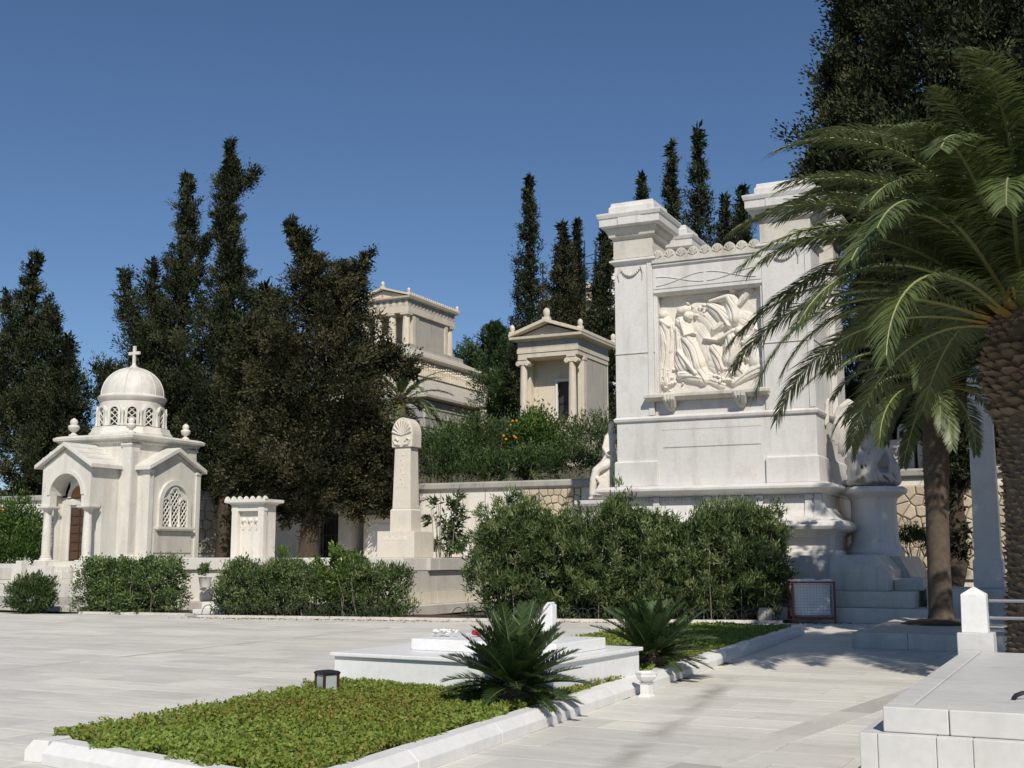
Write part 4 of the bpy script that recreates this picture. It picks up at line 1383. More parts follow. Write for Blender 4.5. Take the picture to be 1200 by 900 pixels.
def rubble(x0, x1, z0, z1, size, seed, yf=YW, parent=wl):
    rg = random.Random(seed)
    MB().box(x0, x1, yf - 0.02, yf - 0.001, z0, z1).build('mortar_bed', M['mortar'], parent)
    for p, poly in voronoi_cells(x0, x1, z0, z1, size, rg):
        cx = sum(q[0] for q in poly) / len(poly)
        cz = sum(q[1] for q in poly) / len(poly)
        rad = max(math.hypot(q[0] - cx, q[1] - cz) for q in poly)
        k1 = 1 - 0.022 / max(rad, 0.08)
        a = [(cx + (q[0] - cx) * k1, cz + (q[1] - cz) * k1) for q in poly]
        k2 = k1 - 0.16
        b = [(cx + (q[0] - cx) * k2, cz + (q[1] - cz) * k2) for q in poly]
        n = len(poly)
        dp = rg.uniform(0.03, 0.07)
        vs = [(q[0], yf - 0.018, q[1]) for q in a] + [(q[0], yf - 0.02 - dp * 0.6, q[1]) for q in a] + [(q[0], yf - 0.02 - dp, q[1]) for q in b]
        fs = [(i, (i + 1) % n, n + (i + 1) % n, n + i) for i in range(n)] + [(n + i, n + (i + 1) % n, 2 * n + (i + 1) % n, 2 * n + i) for i in range(n)] + [tuple(range(2 * n, 3 * n))]
        mb = MB().add(vs, fs)
        me = mb.mesh('stone', OFF[parent.name])
        at_ = me.attributes.new('tone', 'FLOAT', 'POINT')
        at_.data.foreach_set('value', [rg.random()] * len(me.vertices))
        link('stone', me, M['rubble'], parent)


rubble(-17.92, -15.72, 1.9, 3.90, 0.27, 1)
rubble(-5.9, -1.2, 0.9, 3.70, 0.36, 2)
rubble(-33.0, -29.5, 1.7, 3.85, 0.50, 3)
rubble(-26.6, -22.6, 3.0, 3.90, 0.42, 4)
for xx in (-17.75, -16.20):
    MB().lathe([(0.07, 3.42), (0.07, 3.44)], xx, YW - 0.1, 10).build('drain_rim', M['mortar'], wl)
for xx in (-22.1, -21.2, -20.3, -19.4, -18.55, -17.98):
    MB().box(xx, xx + 0.03, YW - 0.018, YW - 0.001, 0.5, 3.92).build('panel_joint', M['coping'], wl)
MB().box(-18.50, -18.02, YW - 0.045, YW - 0.001, 1.6, 3.88).build('inscribed_slab', M['kerb'], wl, bevel=0.01)
m = MB()
rq = random.Random(3)
for r_ in range(9):
    x = -18.42
    while x < -18.12:
        w_ = rq.uniform(0.04, 0.09)
        m.box(x, x + w_, YW - 0.049, YW - 0.046, 3.36 - r_ * 0.13, 3.385 - r_ * 0.13)
        x += w_ + 0.03
tag(m.build('worn_carving', M['coping'], wl), kind='stuff')
MB().box(-21.05, -20.35, YW - 0.12, YW - 0.02, 1.57, 2.62).build('leaning_slab', M['cream'], wl, bevel=0.015)
MB().box(-18.95, -18.62, YW - 0.10, YW - 0.02, 1.57, 2.78).build('leaning_slab', M['cream'], wl, bevel=0.015)

# white family tombs on the terrace right of the monument
for k, (x0, w_, h) in enumerate(((-6.1, 1.15, 0.0), (-4.85, 0.9, 0.1))):
    lab = ('white marble box tomb with small cross shrine on the terrace wall beside the winged figure',
           'white marble tomb with two posts on the terrace wall behind the grey palm trunk')[k]
    t = thing('terrace_tomb', lab, 'tomb', (x0 + w_ / 2, 38.9, 4.2), group='white tombs on the terrace wall')
    MB().box(x0, x0 + w_, 38.3, 39.9, 3.95, 5.05).build('base', M['grave'], t, bevel=0.012)
    MB().box(x0 - 0.04, x0 + w_ + 0.04, 38.26, 39.94, 5.053, 5.17).build('cover', M['kerb'], t, bevel=0.012)
    MB().box(x0 + 0.12, x0 + w_ - 0.12, 38.28, 38.299, 4.35, 4.90).build('panel', M['platform'], t, bevel=0.008)
    if k == 0:
        MB().loft([(x0 + 0.62, x0 + 0.92, 38.6, 38.9, 5.173), (x0 + 0.64, x0 + 0.90, 38.62, 38.88, 5.55), (x0 + 0.72, x0 + 0.82, 38.7, 38.8, 5.70)]).build('shrine', M['grave'], t, bevel=0.01)
        MB().box(x0 + 0.70, x0 + 0.84, 38.588, 38.598, 5.25, 5.46).build('shrine_opening', M['dark'], t)
        MB().box(x0 + 0.20, x0 + 0.36, 38.6, 38.76, 5.173, 5.75).build('post', M['kerb'], t, bevel=0.01)
    else:
        for q in (0.15, 0.6):
            MB().box(x0 + q, x0 + q + 0.14, 38.6, 38.74, 5.173, 5.62).build('post', M['kerb'], t, bevel=0.01)

# ------------------------------------------------------------------ platform, stele, obelisk
pf = thing('marble_platform', 'long low marble platform with step carrying the obelisk and the stele', 'platform', (-21, 31, 0))
XP, YP, ZP = -17.1, 28.4, 1.56
MB().box(-25.1, XP - 0.06, YP + 0.06, 37.5, 0.0, 1.20).build('platform_wall', M['platform'], pf)
for k in range(5):
    a = -25.1 + k * (XP + 25.1) / 5
    b = a + (XP + 25.1) / 5
    MB().box(a + 0.003, b - 0.003, YP, YP + 0.058, 0.28, 1.19).build('face_slab', M['wall'], pf, bevel=0.006)
    MB().box(a + 0.003, b - 0.003, YP - 0.10, YP + 1.2, 1.205, ZP).build('edge_slab', M['wall'], pf, bevel=0.015)
yc = [YP + 0.06, 30.1, 32.0, 34.0, 37.5]
for a, b in zip(yc, yc[1:]):
    MB().box(XP - 0.058, XP, a + 0.003, b - 0.003, 0.62, 1.19).build('face_slab', M['platform'], pf, bevel=0.006)  # duller marble than the front slabs: the side's shade is painted in
    MB().box(XP - 0.03, XP + 0.06, a + 0.003, b - 0.003, 0.28, 0.615).build('face_slab', M['cream'], pf, bevel=0.006)
    MB().box(XP - 1.2, XP + 0.10, max(a, YP + 1.203) + 0.003, b - 0.003, 1.205, ZP - 0.004).build('edge_slab', M['platform'], pf, bevel=0.015)  # duller than the front edge, again painting the side's shade
MB().box(-25.1, XP - 1.21, YP + 1.21, 37.5, 1.203, ZP - 0.012).build('platform_top', M['platform'], pf)
MB().box(-25.15, XP + 0.42, YP - 0.45, 37.5, 0.0, 0.275).build('step', M['platform'], pf, bevel=0.015)

ob = thing('obelisk', 'cream marble obelisk with carved palmette head on an inscribed pedestal', 'obelisk', (-18.5, 30.9, ZP))
MB().box(-19.22, -17.95, 30.30, 31.45, ZP, 2.33).build('pedestal', M['cream'], ob, bevel=0.012)
m = MB()
rq = random.Random(12)
x = -19.0
while x < -18.2:
    w_ = rq.uniform(0.05, 0.08)
    for q in range(2):
        m.box(x + q * w_ * 0.7, x + q * w_ * 0.7 + 0.014, 30.288, 30.299, 2.08, 2.20)
    if rq.random() < 0.6:
        zz = rq.choice((2.08, 2.13, 2.186))
        m.box(x, x + w_ * 0.8, 30.286, 30.298, zz, zz + 0.014)
    x += w_ + 0.035
tag(m.build('carved_letters', M['kerb'], ob), kind='stuff')
MB().loft([(-18.90, -18.18, 30.49, 31.08, 2.333), (-18.90, -18.18, 30.49, 31.08, 2.95), (-18.86, -18.22, 30.52, 31.05, 3.0)]).build('shaft_foot', M['cream'], ob, bevel=0.01)
MB().loft([(-18.85, -18.23, 30.53, 31.04, 3.003), (-18.81, -18.27, 30.56, 31.01, 4.82)]).build('shaft', M['cream'], ob, bevel=0.01)
MB().prism([(-18.74, 3.62), (-18.34, 3.62), (-18.37, 4.74), (-18.71, 4.74)], 'y', 30.535, 30.56).build('panel', M['cream'], ob)
m = MB()
for k in range(7):
    z = 3.75 + k * 0.14
    m.ball((-18.54 + 0.03 * (-1) ** k, 30.548, z), 0.035, 7, 5)
m.tube([(-18.53, 30.545, 3.68), (-18.55, 30.545, 4.1), (-18.53, 30.55, 4.65)], 0.02, 6)
m.build('carved_garland', M['cream'], ob, smooth=True)
hp = [(-18.89, 4.83), (-18.19, 4.83)] + [(-18.54 + 0.36 * math.cos(a), 5.22 + 0.50 * math.sin(a)) for a in [math.pi * k / 14 for k in range(15)]]
hd = MB().prism(hp, 'y', 30.51, 31.06).build('head', M['cream'], ob, bevel=0.015)
m = MB()
for k in range(9):
    a = R(14 + 19 * k)
    m.tube([(-18.54, 30.495, 5.18), (-18.54 + 0.33 * math.cos(a), 30.49, 5.20 + 0.42 * math.sin(a))], [0.014, 0.045], 6)
for sx in (-1, 1):
    m.tube([(-18.54 + sx * 0.06, 30.49, 4.9), (-18.54 + sx * 0.22, 30.49, 4.92), (-18.54 + sx * 0.28, 30.49, 5.04), (-18.54 + sx * 0.18, 30.49, 5.10), (-18.54 + sx * 0.12, 30.49, 5.02)], 0.032, 6)
m.build('palmette', M['cream'], hd, smooth=True)

st = thing('stele', 'square cream marble stele with toothed cornice and recessed panel', 'stele', (-23.5, 30.2, ZP))
MB().box(-24.05, -22.90, 29.75, 30.25, ZP, 3.16).build('body', M['wall'], st)
for x0 in (-24.10, -23.10):
    MB().box(x0 + 0.03, x0 + 0.25, 29.58, 29.748, ZP, 3.16).build('pilaster', M['wall'], st, bevel=0.008)
MB().box(-24.10, -22.83, 29.60, 29.747, 2.98, 3.158).build('head_panel', M['wall'], st)
MB().loft([(-24.12, -22.84, 29.57, 30.28, 3.163), (-24.12, -22.84, 29.57, 30.28, 3.20), (-24.26, -22.72, 29.44, 30.42, 3.24), (-24.26, -22.72, 29.44, 30.42, 3.33)]).build('cornice', M['wall'], st, bevel=0.01)
for k in range(7):
    x = -24.20 + k * 0.24
    MB().loft([(x - 0.05, x + 0.06, 29.45, 29.60, 3.332), (x - 0.04, x + 0.05, 29.46, 29.58, 3.38), (x - 0.005, x + 0.015, 29.49, 29.55, 3.43)]).build('tooth', M['wall'], st)
m = MB()
for k in range(3):
    x = -23.72 + k * 0.25
    m.ball((x, 29.745, 2.70), 0.085, 8, 6)
    m.tube([(x, 29.74, 2.65), (x + 0.05, 29.74, 2.52), (x - 0.02, 29.74, 2.42)], 0.03, 6)
m.build('carved_scroll', M['wall'], st, smooth=True)

# small dark vault with pediment against the wall
va = thing('vault_tomb', 'small shaded marble vault with low pediment and dark doorway against the wall', 'tomb', (-25.0, 36.6, 1.5))
for a, b in ((-26.1, -25.62), (-24.62, -24.12)):
    MB().box(a, b, 36.2, 37.3, 1.55, 3.15).build('pier', M['platform'], va, bevel=0.01)
MB().box(-25.62, -24.62, 36.75, 36.85, 1.55, 3.15).build('doorway', M['dark'], va)
m = MB()
for k in range(5):
    m.box(-25.55 + 0.2 * k, -25.53 + 0.2 * k, 36.50, 36.53, 1.56, 3.12)
for z in (1.75, 2.35, 2.95):
    m.box(-25.60, -24.64, 36.49, 36.54, z, z + 0.04)
m.build('grille', M['iron'], va)
MB().prism([(-26.35, 3.153), (-23.85, 3.153), (-23.85, 3.27), (-25.1, 3.68), (-26.35, 3.27)], 'y', 36.0, 37.35).build('pediment', M['platform'], va, bevel=0.012)
vb = thing('wall_tomb', 'low shaded white marble wall tomb right of the dark doorway vault', 'tomb', (-22.6, 36.8, 1.5))
MB().box(-23.8, -21.5, 36.6, 37.5, 1.55, 2.95).build('body', M['wall'], vb, bevel=0.01)
MB().box(-23.84, -21.45, 36.5, 37.5, 2.953, 3.08).build('cover', M['platform'], vb, bevel=0.012)
MB().box(-23.6, -22.0, 36.58, 36.599, 1.8, 2.75).build('panel', M['kerb'], vb, bevel=0.008)


# ------------------------------------------------------------------ ionic temple tomb
T, TW = M['temple'], M['temple_wall_shade']
it = thing('ionic_temple_tomb', 'cream marble temple tomb with two ionic columns and pediment on the terrace', 'temple', (-26.75, 61.5, 7.5))
XI0, XI1, YI0, YI1, ZI = -28.35, -24.78, 58.9, 63.4, 8.86
for k, (d, z0, z1) in enumerate(((0.55, 5.5, 8.0), (0.35, 8.003, 8.43), (0.15, 8.433, ZI))):
    MB().box(XI0 - d, XI1 + d, YI0 - d, YI1 + d, z0, z1).build('step', T, it, bevel=0.015)
MB().box(XI1 - 0.35, XI1 - 0.03, 60.15, YI1 - 0.05, ZI, 12.45).build('side_wall', TW, it)
MB().box(XI0 + 0.03, XI0 + 0.35, 60.15, YI1 - 0.05, ZI, 12.45).build('side_wall', TW, it)
for x0 in (XI1 - 0.36, XI0):
    MB().loft([(x0, x0 + 0.37, 59.75, 60.149, ZI), (x0, x0 + 0.37, 59.75, 60.149, 12.2), (x0 - 0.04, x0 + 0.41, 59.71, 60.149, 12.28), (x0 - 0.04, x0 + 0.41, 59.71, 60.149, 12.45)]).build('anta', T, it, bevel=0.01)
    MB().box(x0, x0 + 0.36, YI1 - 0.05, YI1 + 0.0, ZI, 12.45).build('rear_pier', T, it)
MB().box(XI0 + 0.351, -26.62, 60.2, 60.5, ZI, 12.45).build('front_wall', T, it)
MB().box(-25.58, XI1 - 0.351, 60.2, 60.5, ZI, 12.45).build('front_wall', T, it)
MB().box(-26.619, -25.581, 60.2, 60.5, 11.3, 12.45).build('front_wall', T, it)
d_ = MB().box(-26.52, -25.68, 60.38, 60.45, ZI, 11.2).build('door', plain('grey_metal_door', (0.06, 0.055, 0.06), 0.5, 0.3), it)
MB().box(-26.52, -25.68, 60.34, 60.379, 9.95, 10.05).build('door_rail', M['iron'], d_)
for x0, x1, z0, z1 in ((-26.64, -26.52, ZI, 11.2), (-25.68, -25.56, ZI, 11.2), (-26.70, -25.50, 11.203, 11.36)):
    MB().box(x0, x1, 60.12, 60.199, z0, z1).build('door_frame', M['kerb'], it, bevel=0.008)
for x in (-28.10, -25.18):
    y = 59.12
    c = MB().lathe([(0.215, ZI + 0.22), (0.215, 10.0), (0.20, 11.2), (0.18, 12.08)], x, y, 36, 0.06, 18).build('column', T, it, smooth=True)
    MB().lathe([(0.31, ZI), (0.32, ZI + 0.06), (0.29, ZI + 0.10), (0.25, ZI + 0.13), (0.27, ZI + 0.17), (0.24, ZI + 0.215)], x, y, 20).build('column_base', T, c, smooth=True)
    for sx in (-1, 1):
        cxv = x + sx * 0.27
        MB().prism([(cxv + 0.145 * math.cos(2 * math.pi * i / 14), 12.16 + 0.145 * math.sin(2 * math.pi * i / 14)) for i in range(14)], 'y', y - 0.23, y + 0.23).build('volute', T, c, bevel=0.02)
    MB().loft([(x - 0.30, x + 0.30, y - 0.20, y + 0.20, 12.08), (x - 0.30, x + 0.30, y - 0.2, y + 0.2, 12.33), (x - 0.27, x + 0.27, y - 0.24, y + 0.24, 12.35), (x - 0.27, x + 0.27, y - 0.24, y + 0.24, 12.447)]).build('capital', T, c, bevel=0.008)
e = MB().box(XI0 - 0.02, XI1 + 0.02, YI0, YI1, 12.45, 12.70).build('architrave', T, it, bevel=0.008)
MB().box(XI0 - 0.06, XI1 + 0.06, YI0 - 0.04, YI1 + 0.04, 12.703, 12.95).build('architrave', T, it, bevel=0.008)
MB().box(XI0 - 0.03, XI1 + 0.03, YI0 - 0.01, YI1 + 0.01, 12.953, 13.35).build('frieze', TW, it, bevel=0.008)
MB().loft([(XI0 - d, XI1 + d, YI0 - d, YI1 + d, z) for d, z in ((0.05, 13.353), (0.12, 13.40), (0.38, 13.46), (0.40, 13.60))]).build('cornice', T, it, bevel=0.01)
xm = (XI0 + XI1) / 2
MB().prism([(XI0 - 0.20, 13.603), (XI1 + 0.20, 13.603), (xm, 14.24)], 'y', YI0 + 0.10, YI0 + 0.5).build('tympanum', TW, it)
for s, xe in ((-1, XI0 - 0.42), (1, XI1 + 0.42)):
    MB().prism([(xe, 13.603), (xe, 13.78), (xm, 14.52), (xm, 14.33)], 'y', YI0 - 0.42, YI1 + 0.42).build('roof_slope', T, it, bevel=0.01)


def acroterion(x, y, z, s, parent, mat):
    m = MB()
    m.loft([(x - 0.22 * s, x + 0.22 * s, y - 0.16 * s, y + 0.16 * s, z - 0.08), (x - 0.20 * s, x + 0.20 * s, y - 0.15 * s, y + 0.15 * s, z + 0.12 * s)])
    m.lathe([(0.14 * s, z + 0.12 * s), (0.20 * s, z + 0.30 * s), (0.19 * s, z + 0.48 * s), (0.10 * s, z + 0.60 * s), (0.02, z + 0.64 * s)], x, y, 10)
    m.build('acroterion', mat, parent, smooth=True)


acroterion(xm, YI0 - 0.1, 14.50, 1.0, it, T)
acroterion(XI1 + 0.26, YI0 - 0.2, 13.85, 0.75, it, T)
acroterion(XI0 - 0.26, YI0 - 0.2, 13.85, 0.75, it, T)
acroterion(XI1 + 0.26, YI1 + 0.2, 13.85, 0.75, it, T)

# ------------------------------------------------------------------ doric mausoleum on the hill
dm = thing('doric_mausoleum', 'tall hillside mausoleum with doric columns, carved frieze and block base', 'mausoleum', (-50, 84, 11))
XD0, XD1, YD0, YD1 = -53.75, -49.0, 81.35, 89.3
# cella and columns
MB().box(XD0 + 0.25, XD1 - 0.22, 83.3, 88.0, 18.5, 21.15).build('cella', TW, dm)
MB().box(XD1 - 0.45, XD1 - 0.12, 82.35, 82.75, 18.5, 21.15).build('anta', T, dm)
MB().box(XD1 - 0.40, XD1 - 0.14, 82.75, 83.31, 18.5, 21.15).build('side_wall', TW, dm)
MB().box(XD0 + 0.12, XD0 + 0.45, 82.35, 83.3, 18.5, 21.15).build('side_wall', TW, dm)
MB().box(XD1 - 0.42, XD1 - 0.1, 87.7, 88.15, 18.5, 21.15).build('anta', T, dm)
cols = [(x, 81.75) for x in (-53.38, -52.06, -50.72, -49.40)] + [(-49.40, 88.85), (-53.38, 88.85), (-52.06, 88.85), (-50.72, 88.85)]
for x, y in cols:
    c = MB().lathe([(0.33, 18.45), (0.325, 19.2), (0.30, 20.2), (0.265, 20.85)], x, y, 32, 0.07, 16).build('column', T, dm, smooth=True)
    MB().lathe([(0.265, 20.85), (0.27, 20.89), (0.36, 20.99), (0.38, 21.0)], x, y, 20).build('echinus', T, c, smooth=True)
    MB().box(x - 0.38, x + 0.38, y - 0.38, y + 0.38, 21.0, 21.13).build('abacus', T, c, bevel=0.01)
MB().box(XD0 + 0.02, XD1 - 0.02, YD0 + 0.05, YD1 - 0.05, 21.153, 21.68).build('architrave', T, dm, bevel=0.01)
fz = MB().box(XD0 + 0.06, XD1 - 0.06, YD0 + 0.10, YD1 - 0.10, 21.683, 22.25).build('frieze', TW, dm)
for k in range(14):
    y = YD0 + 0.25 + k * 0.56
    MB().box(XD1 - 0.059, XD1 - 0.01, y, y + 0.26, 21.70, 22.24).build('triglyph', TW, dm)  # side triglyphs greyer than the front ones, shade painted in
for k in range(8):
    x = XD0 + 0.2 + k * 0.6
    MB().box(x, x + 0.26, YD0 + 0.06, YD0 + 0.099, 21.70, 22.24).build('triglyph', T, dm)
MB().loft([(XD0 - d, XD1 + d, YD0 - d, YD1 + d, z) for d, z in ((0.0, 22.253), (0.22, 22.32), (0.25, 22.45))]).build('cornice', T, dm, bevel=0.01)
xm = (XD0 + XD1) / 2
MB().prism([(XD0, 22.453), (XD1, 22.453), (xm, 23.12)], 'y', YD0 + 0.08, YD0 + 0.4).build('tympanum', T, dm)
for s, xe in ((-1, XD0 - 0.27), (1, XD1 + 0.27)):
    MB().prism([(xe, 22.453), (xe, 22.60), (xm, 23.36), (xm, 23.20)], 'y', YD0 - 0.25, YD1 + 0.25).build('roof_slope', T, dm, bevel=0.01)
for k in range(24):
    y = YD0 - 0.1 + k * 0.345
    MB().loft([(XD1 + 0.14, XD1 + 0.26, y, y + 0.16, 22.602), (XD1 + 0.18, XD1 + 0.24, y + 0.04, y + 0.12, 22.76)]).build('antefix', T, dm)
acroterion(xm, YD0 - 0.1, 23.36, 0.8, dm, T)
acroterion(XD1 + 0.1, YD0 - 0.1, 22.66, 0.7, dm, T)
acroterion(XD1 + 0.1, YD1 + 0.1, 22.66, 0.7, dm, T)
# stylobate and sloping roof of the podium
MB().loft([(XD0 - d, XD1 + d, YD0 - d, YD1 + d, z) for d, z in ((2.0, 17.28), (2.0, 17.32), (0.55, 18.05), (0.5, 18.2), (0.5, 18.44))]).build('stylobate', TW, dm)
MB().loft([(XD0 - d, XD1 + d, YD0 - d, YD1 + d, z) for d, z in ((1.85, 16.96), (2.1, 17.05), (2.15, 17.18), (2.0, 17.277))]).build('podium_cornice', T, dm, bevel=0.01)
MB().box(XD0 - 1.8, XD1 + 1.8, YD0 - 1.8, YD1 + 1.8, 15.5, 16.957).build('podium_frieze_wall', TW, dm)
rg = random.Random(5)
for side in (0, 1):
    n = 30 if side == 0 else 18
    for k in range(n):
        if side == 0:
            x, y = XD1 + 1.84, YD0 - 1.6 + k * (YD1 - YD0 + 3.2) / (n - 1)
        else:
            x, y = XD0 - 1.6 + k * (XD1 - XD0 + 3.2) / (n - 1), YD0 - 1.84
        h = rg.uniform(0.85, 1.1)
        m = MB()
        m.lathe([(0.15, 15.65), (0.17, 15.9), (0.11, 15.65 + h * 0.55), (0.17, 15.65 + h * 0.72), (0.07, 15.65 + h * 0.86)], x, y, 7)
        m.ball((x, y, 15.65 + h * 0.98), 0.11, 7, 5)
        dx, dy = (0, 1) if side == 0 else (1, 0)
        sg = rg.choice((-1, 1))
        m.tube([(x, y, 15.65 + h * 0.7), (x + dx * 0.2 * sg, y + dy * 0.2 * sg, 15.65 + h * rg.uniform(0.4, 0.9))], 0.05, 5)
        m.tube([(x, y, 15.95), (x + dx * 0.16 * -sg, y + dy * 0.16 * -sg, 15.6)], 0.08, 5)
        m.build('frieze_figure', T, dm, smooth=True)
MB().loft([(XD0 - d, XD1 + d, YD0 - d, YD1 + d, z) for d, z in ((4.15, 13.82), (1.95, 15.48), (1.9, 15.498))]).build('sloping_base', TW, dm)
MB().loft([(XD0 - d, XD1 + d, YD0 - d, YD1 + d, z) for d, z in ((4.0, 13.40), (4.3, 13.50), (4.3, 13.70), (4.15, 13.817))]).build('base_cornice', TW, dm, bevel=0.01)
XB1, YB0, YB1 = XD1 + 3.85, YD0 - 3.85, YD1 + 3.85
MB().box(XD0 - 3.85, XB1 - 0.1, YB0 + 0.1, YB1, 6.0, 13.397).build('base_core', M['coping'], dm)
z = 13.38
row = 0
while z > 8.6:
    h = 0.72
    y = YB0 + (row % 2) * -0.6
    while y < YB1:
        L = 1.3 + 0.12 * rg.uniform(-1, 1)
        a, b = max(y, YB0) + 0.012, min(y + L, YB1) - 0.012
        if b - a > 0.2:
            mb = MB()
            mb.add([(XB1 - 0.1, a, z - h + 0.012), (XB1 - 0.1, b, z - h + 0.012), (XB1 - 0.1, b, z - 0.012), (XB1 - 0.1, a, z - 0.012),
                    (XB1 + 0.05, a + 0.06, z - h + 0.07), (XB1 + 0.05, b - 0.06, z - h + 0.07), (XB1 + 0.05, b - 0.06, z - 0.07), (XB1 + 0.05, a + 0.06, z - 0.07)],
                   [(0, 1, 5, 4), (1, 2, 6, 5), (2, 3, 7, 6), (3, 0, 4, 7), (4, 5, 6, 7)])
            me = mb.mesh('ashlar_block', OFF[dm.name])
            at_ = me.attributes.new('tone', 'FLOAT', 'POINT')
            at_.data.foreach_set('value', [rg.random()] * len(me.vertices))
            link('ashlar_block', me, M['grey_block'], dm)
        y += L
    if row < 4:
        x = XD0 - 3.8 + (row % 2) * 0.6
        while x < XB1 - 0.2:
            a, b = x + 0.012, min(x + 1.3, XB1 - 0.02) - 0.012
            mb = MB()
            mb.add([(a, YB0 + 0.1, z - h + 0.012), (b, YB0 + 0.1, z - h + 0.012), (b, YB0 + 0.1, z - 0.012), (a, YB0 + 0.1, z - 0.012),
                    (a + 0.06, YB0 - 0.05, z - h + 0.07), (b - 0.06, YB0 - 0.05, z - h + 0.07), (b - 0.06, YB0 - 0.05, z - 0.07), (a + 0.06, YB0 - 0.05, z - 0.07)],
                   [(0, 1, 5, 4), (1, 2, 6, 5), (2, 3, 7, 6), (3, 0, 4, 7), (4, 5, 6, 7)])
            me = mb.mesh('ashlar_block', OFF[dm.name])
            at_ = me.attributes.new('tone', 'FLOAT', 'POINT')
            at_.data.foreach_set('value', [rg.random()] * len(me.vertices))
            link('ashlar_block', me, M['grey_block'], dm)
            x += 1.3
    z -= h
    row += 1
# urn on a small pier beside the mausoleum
ur = thing('stone_urn', 'white stone urn on a square pier beside the block base of the mausoleum', 'urn', (-44.0, 85.2, 11))
MB().loft([(-44.3, -43.7, 84.9, 85.5, 6.5), (-44.3, -43.7, 84.9, 85.5, 13.45), (-44.55, -43.45, 84.65, 85.75, 13.55), (-44.55, -43.45, 84.65, 85.75, 13.78)]).build('pier', T, ur, bevel=0.015)
MB().lathe([(0.2, 13.78), (0.2, 13.9), (0.1, 14.0), (0.18, 14.2), (0.27, 14.6), (0.26, 14.95), (0.16, 15.05), (0.2, 15.15), (0.05, 15.3)], -44.0, 85.2, 14).build('urn_body', M['kerb'], ur, smooth=True)
# white statue on the hill steps before the mausoleum
cp = [(0, 0, 1.78, 0.13, 0, 0, 1.84, 0.13), (0, 0, 1.5, 0.1, 0, 0, 1.66, 0.09), (-0.24, 0, 1.45, 0.12, 0.24, 0, 1.45, 0.12), (0, 0, 1.4, 0.26, 0, 0, 0.95, 0.22), (0, 0, 0.95, 0.26, 0, 0, 0.2, 0.36),
      (-0.3, 0, 1.42, 0.1, -0.38, 0.12, 1.0, 0.08), (0.3, 0, 1.42, 0.1, 0.34, 0.2, 1.02, 0.08), (-0.2, 0.2, 0.9, 0.06, -0.25, 0.25, 0.1, 0.08), (0.1, 0.25, 0.9, 0.06, 0.2, 0.3, 0.1, 0.08)]
p0 = at(452, 421, 92)
statue('standing_statue', 'white draped statue standing before the columns of the hillside mausoleum', p0, cp, 0.05, M['kerb'])
MB().loft([(p0.x - 0.5, p0.x + 0.5, p0.y - 0.5, p0.y + 0.5, 15.0), (p0.x - 0.5, p0.x + 0.5, p0.y - 0.5, p0.y + 0.5, p0.z)]).build('statue_plinth', T, dm)

# ------------------------------------------------------------------ trees
def spine_eval(pts, rad, t):
    """pts (k,3), rad (k,), t in 0..1 by length"""
    pts = np.asarray(pts, float)
    seg = np.linalg.norm(np.diff(pts, axis=0), axis=1)
    cum = np.concatenate([[0], np.cumsum(seg)])
    s = t * cum[-1]
    out = np.stack([np.interp(s, cum, pts[:, i]) for i in range(3)], 1)
    r = np.interp(s, cum, rad)
    k = np.clip(np.searchsorted(cum, s, side='right') - 1, 0, len(seg) - 1)
    tan = (np.diff(pts, axis=0) / seg[:, None])[k]
    return out, r, tan


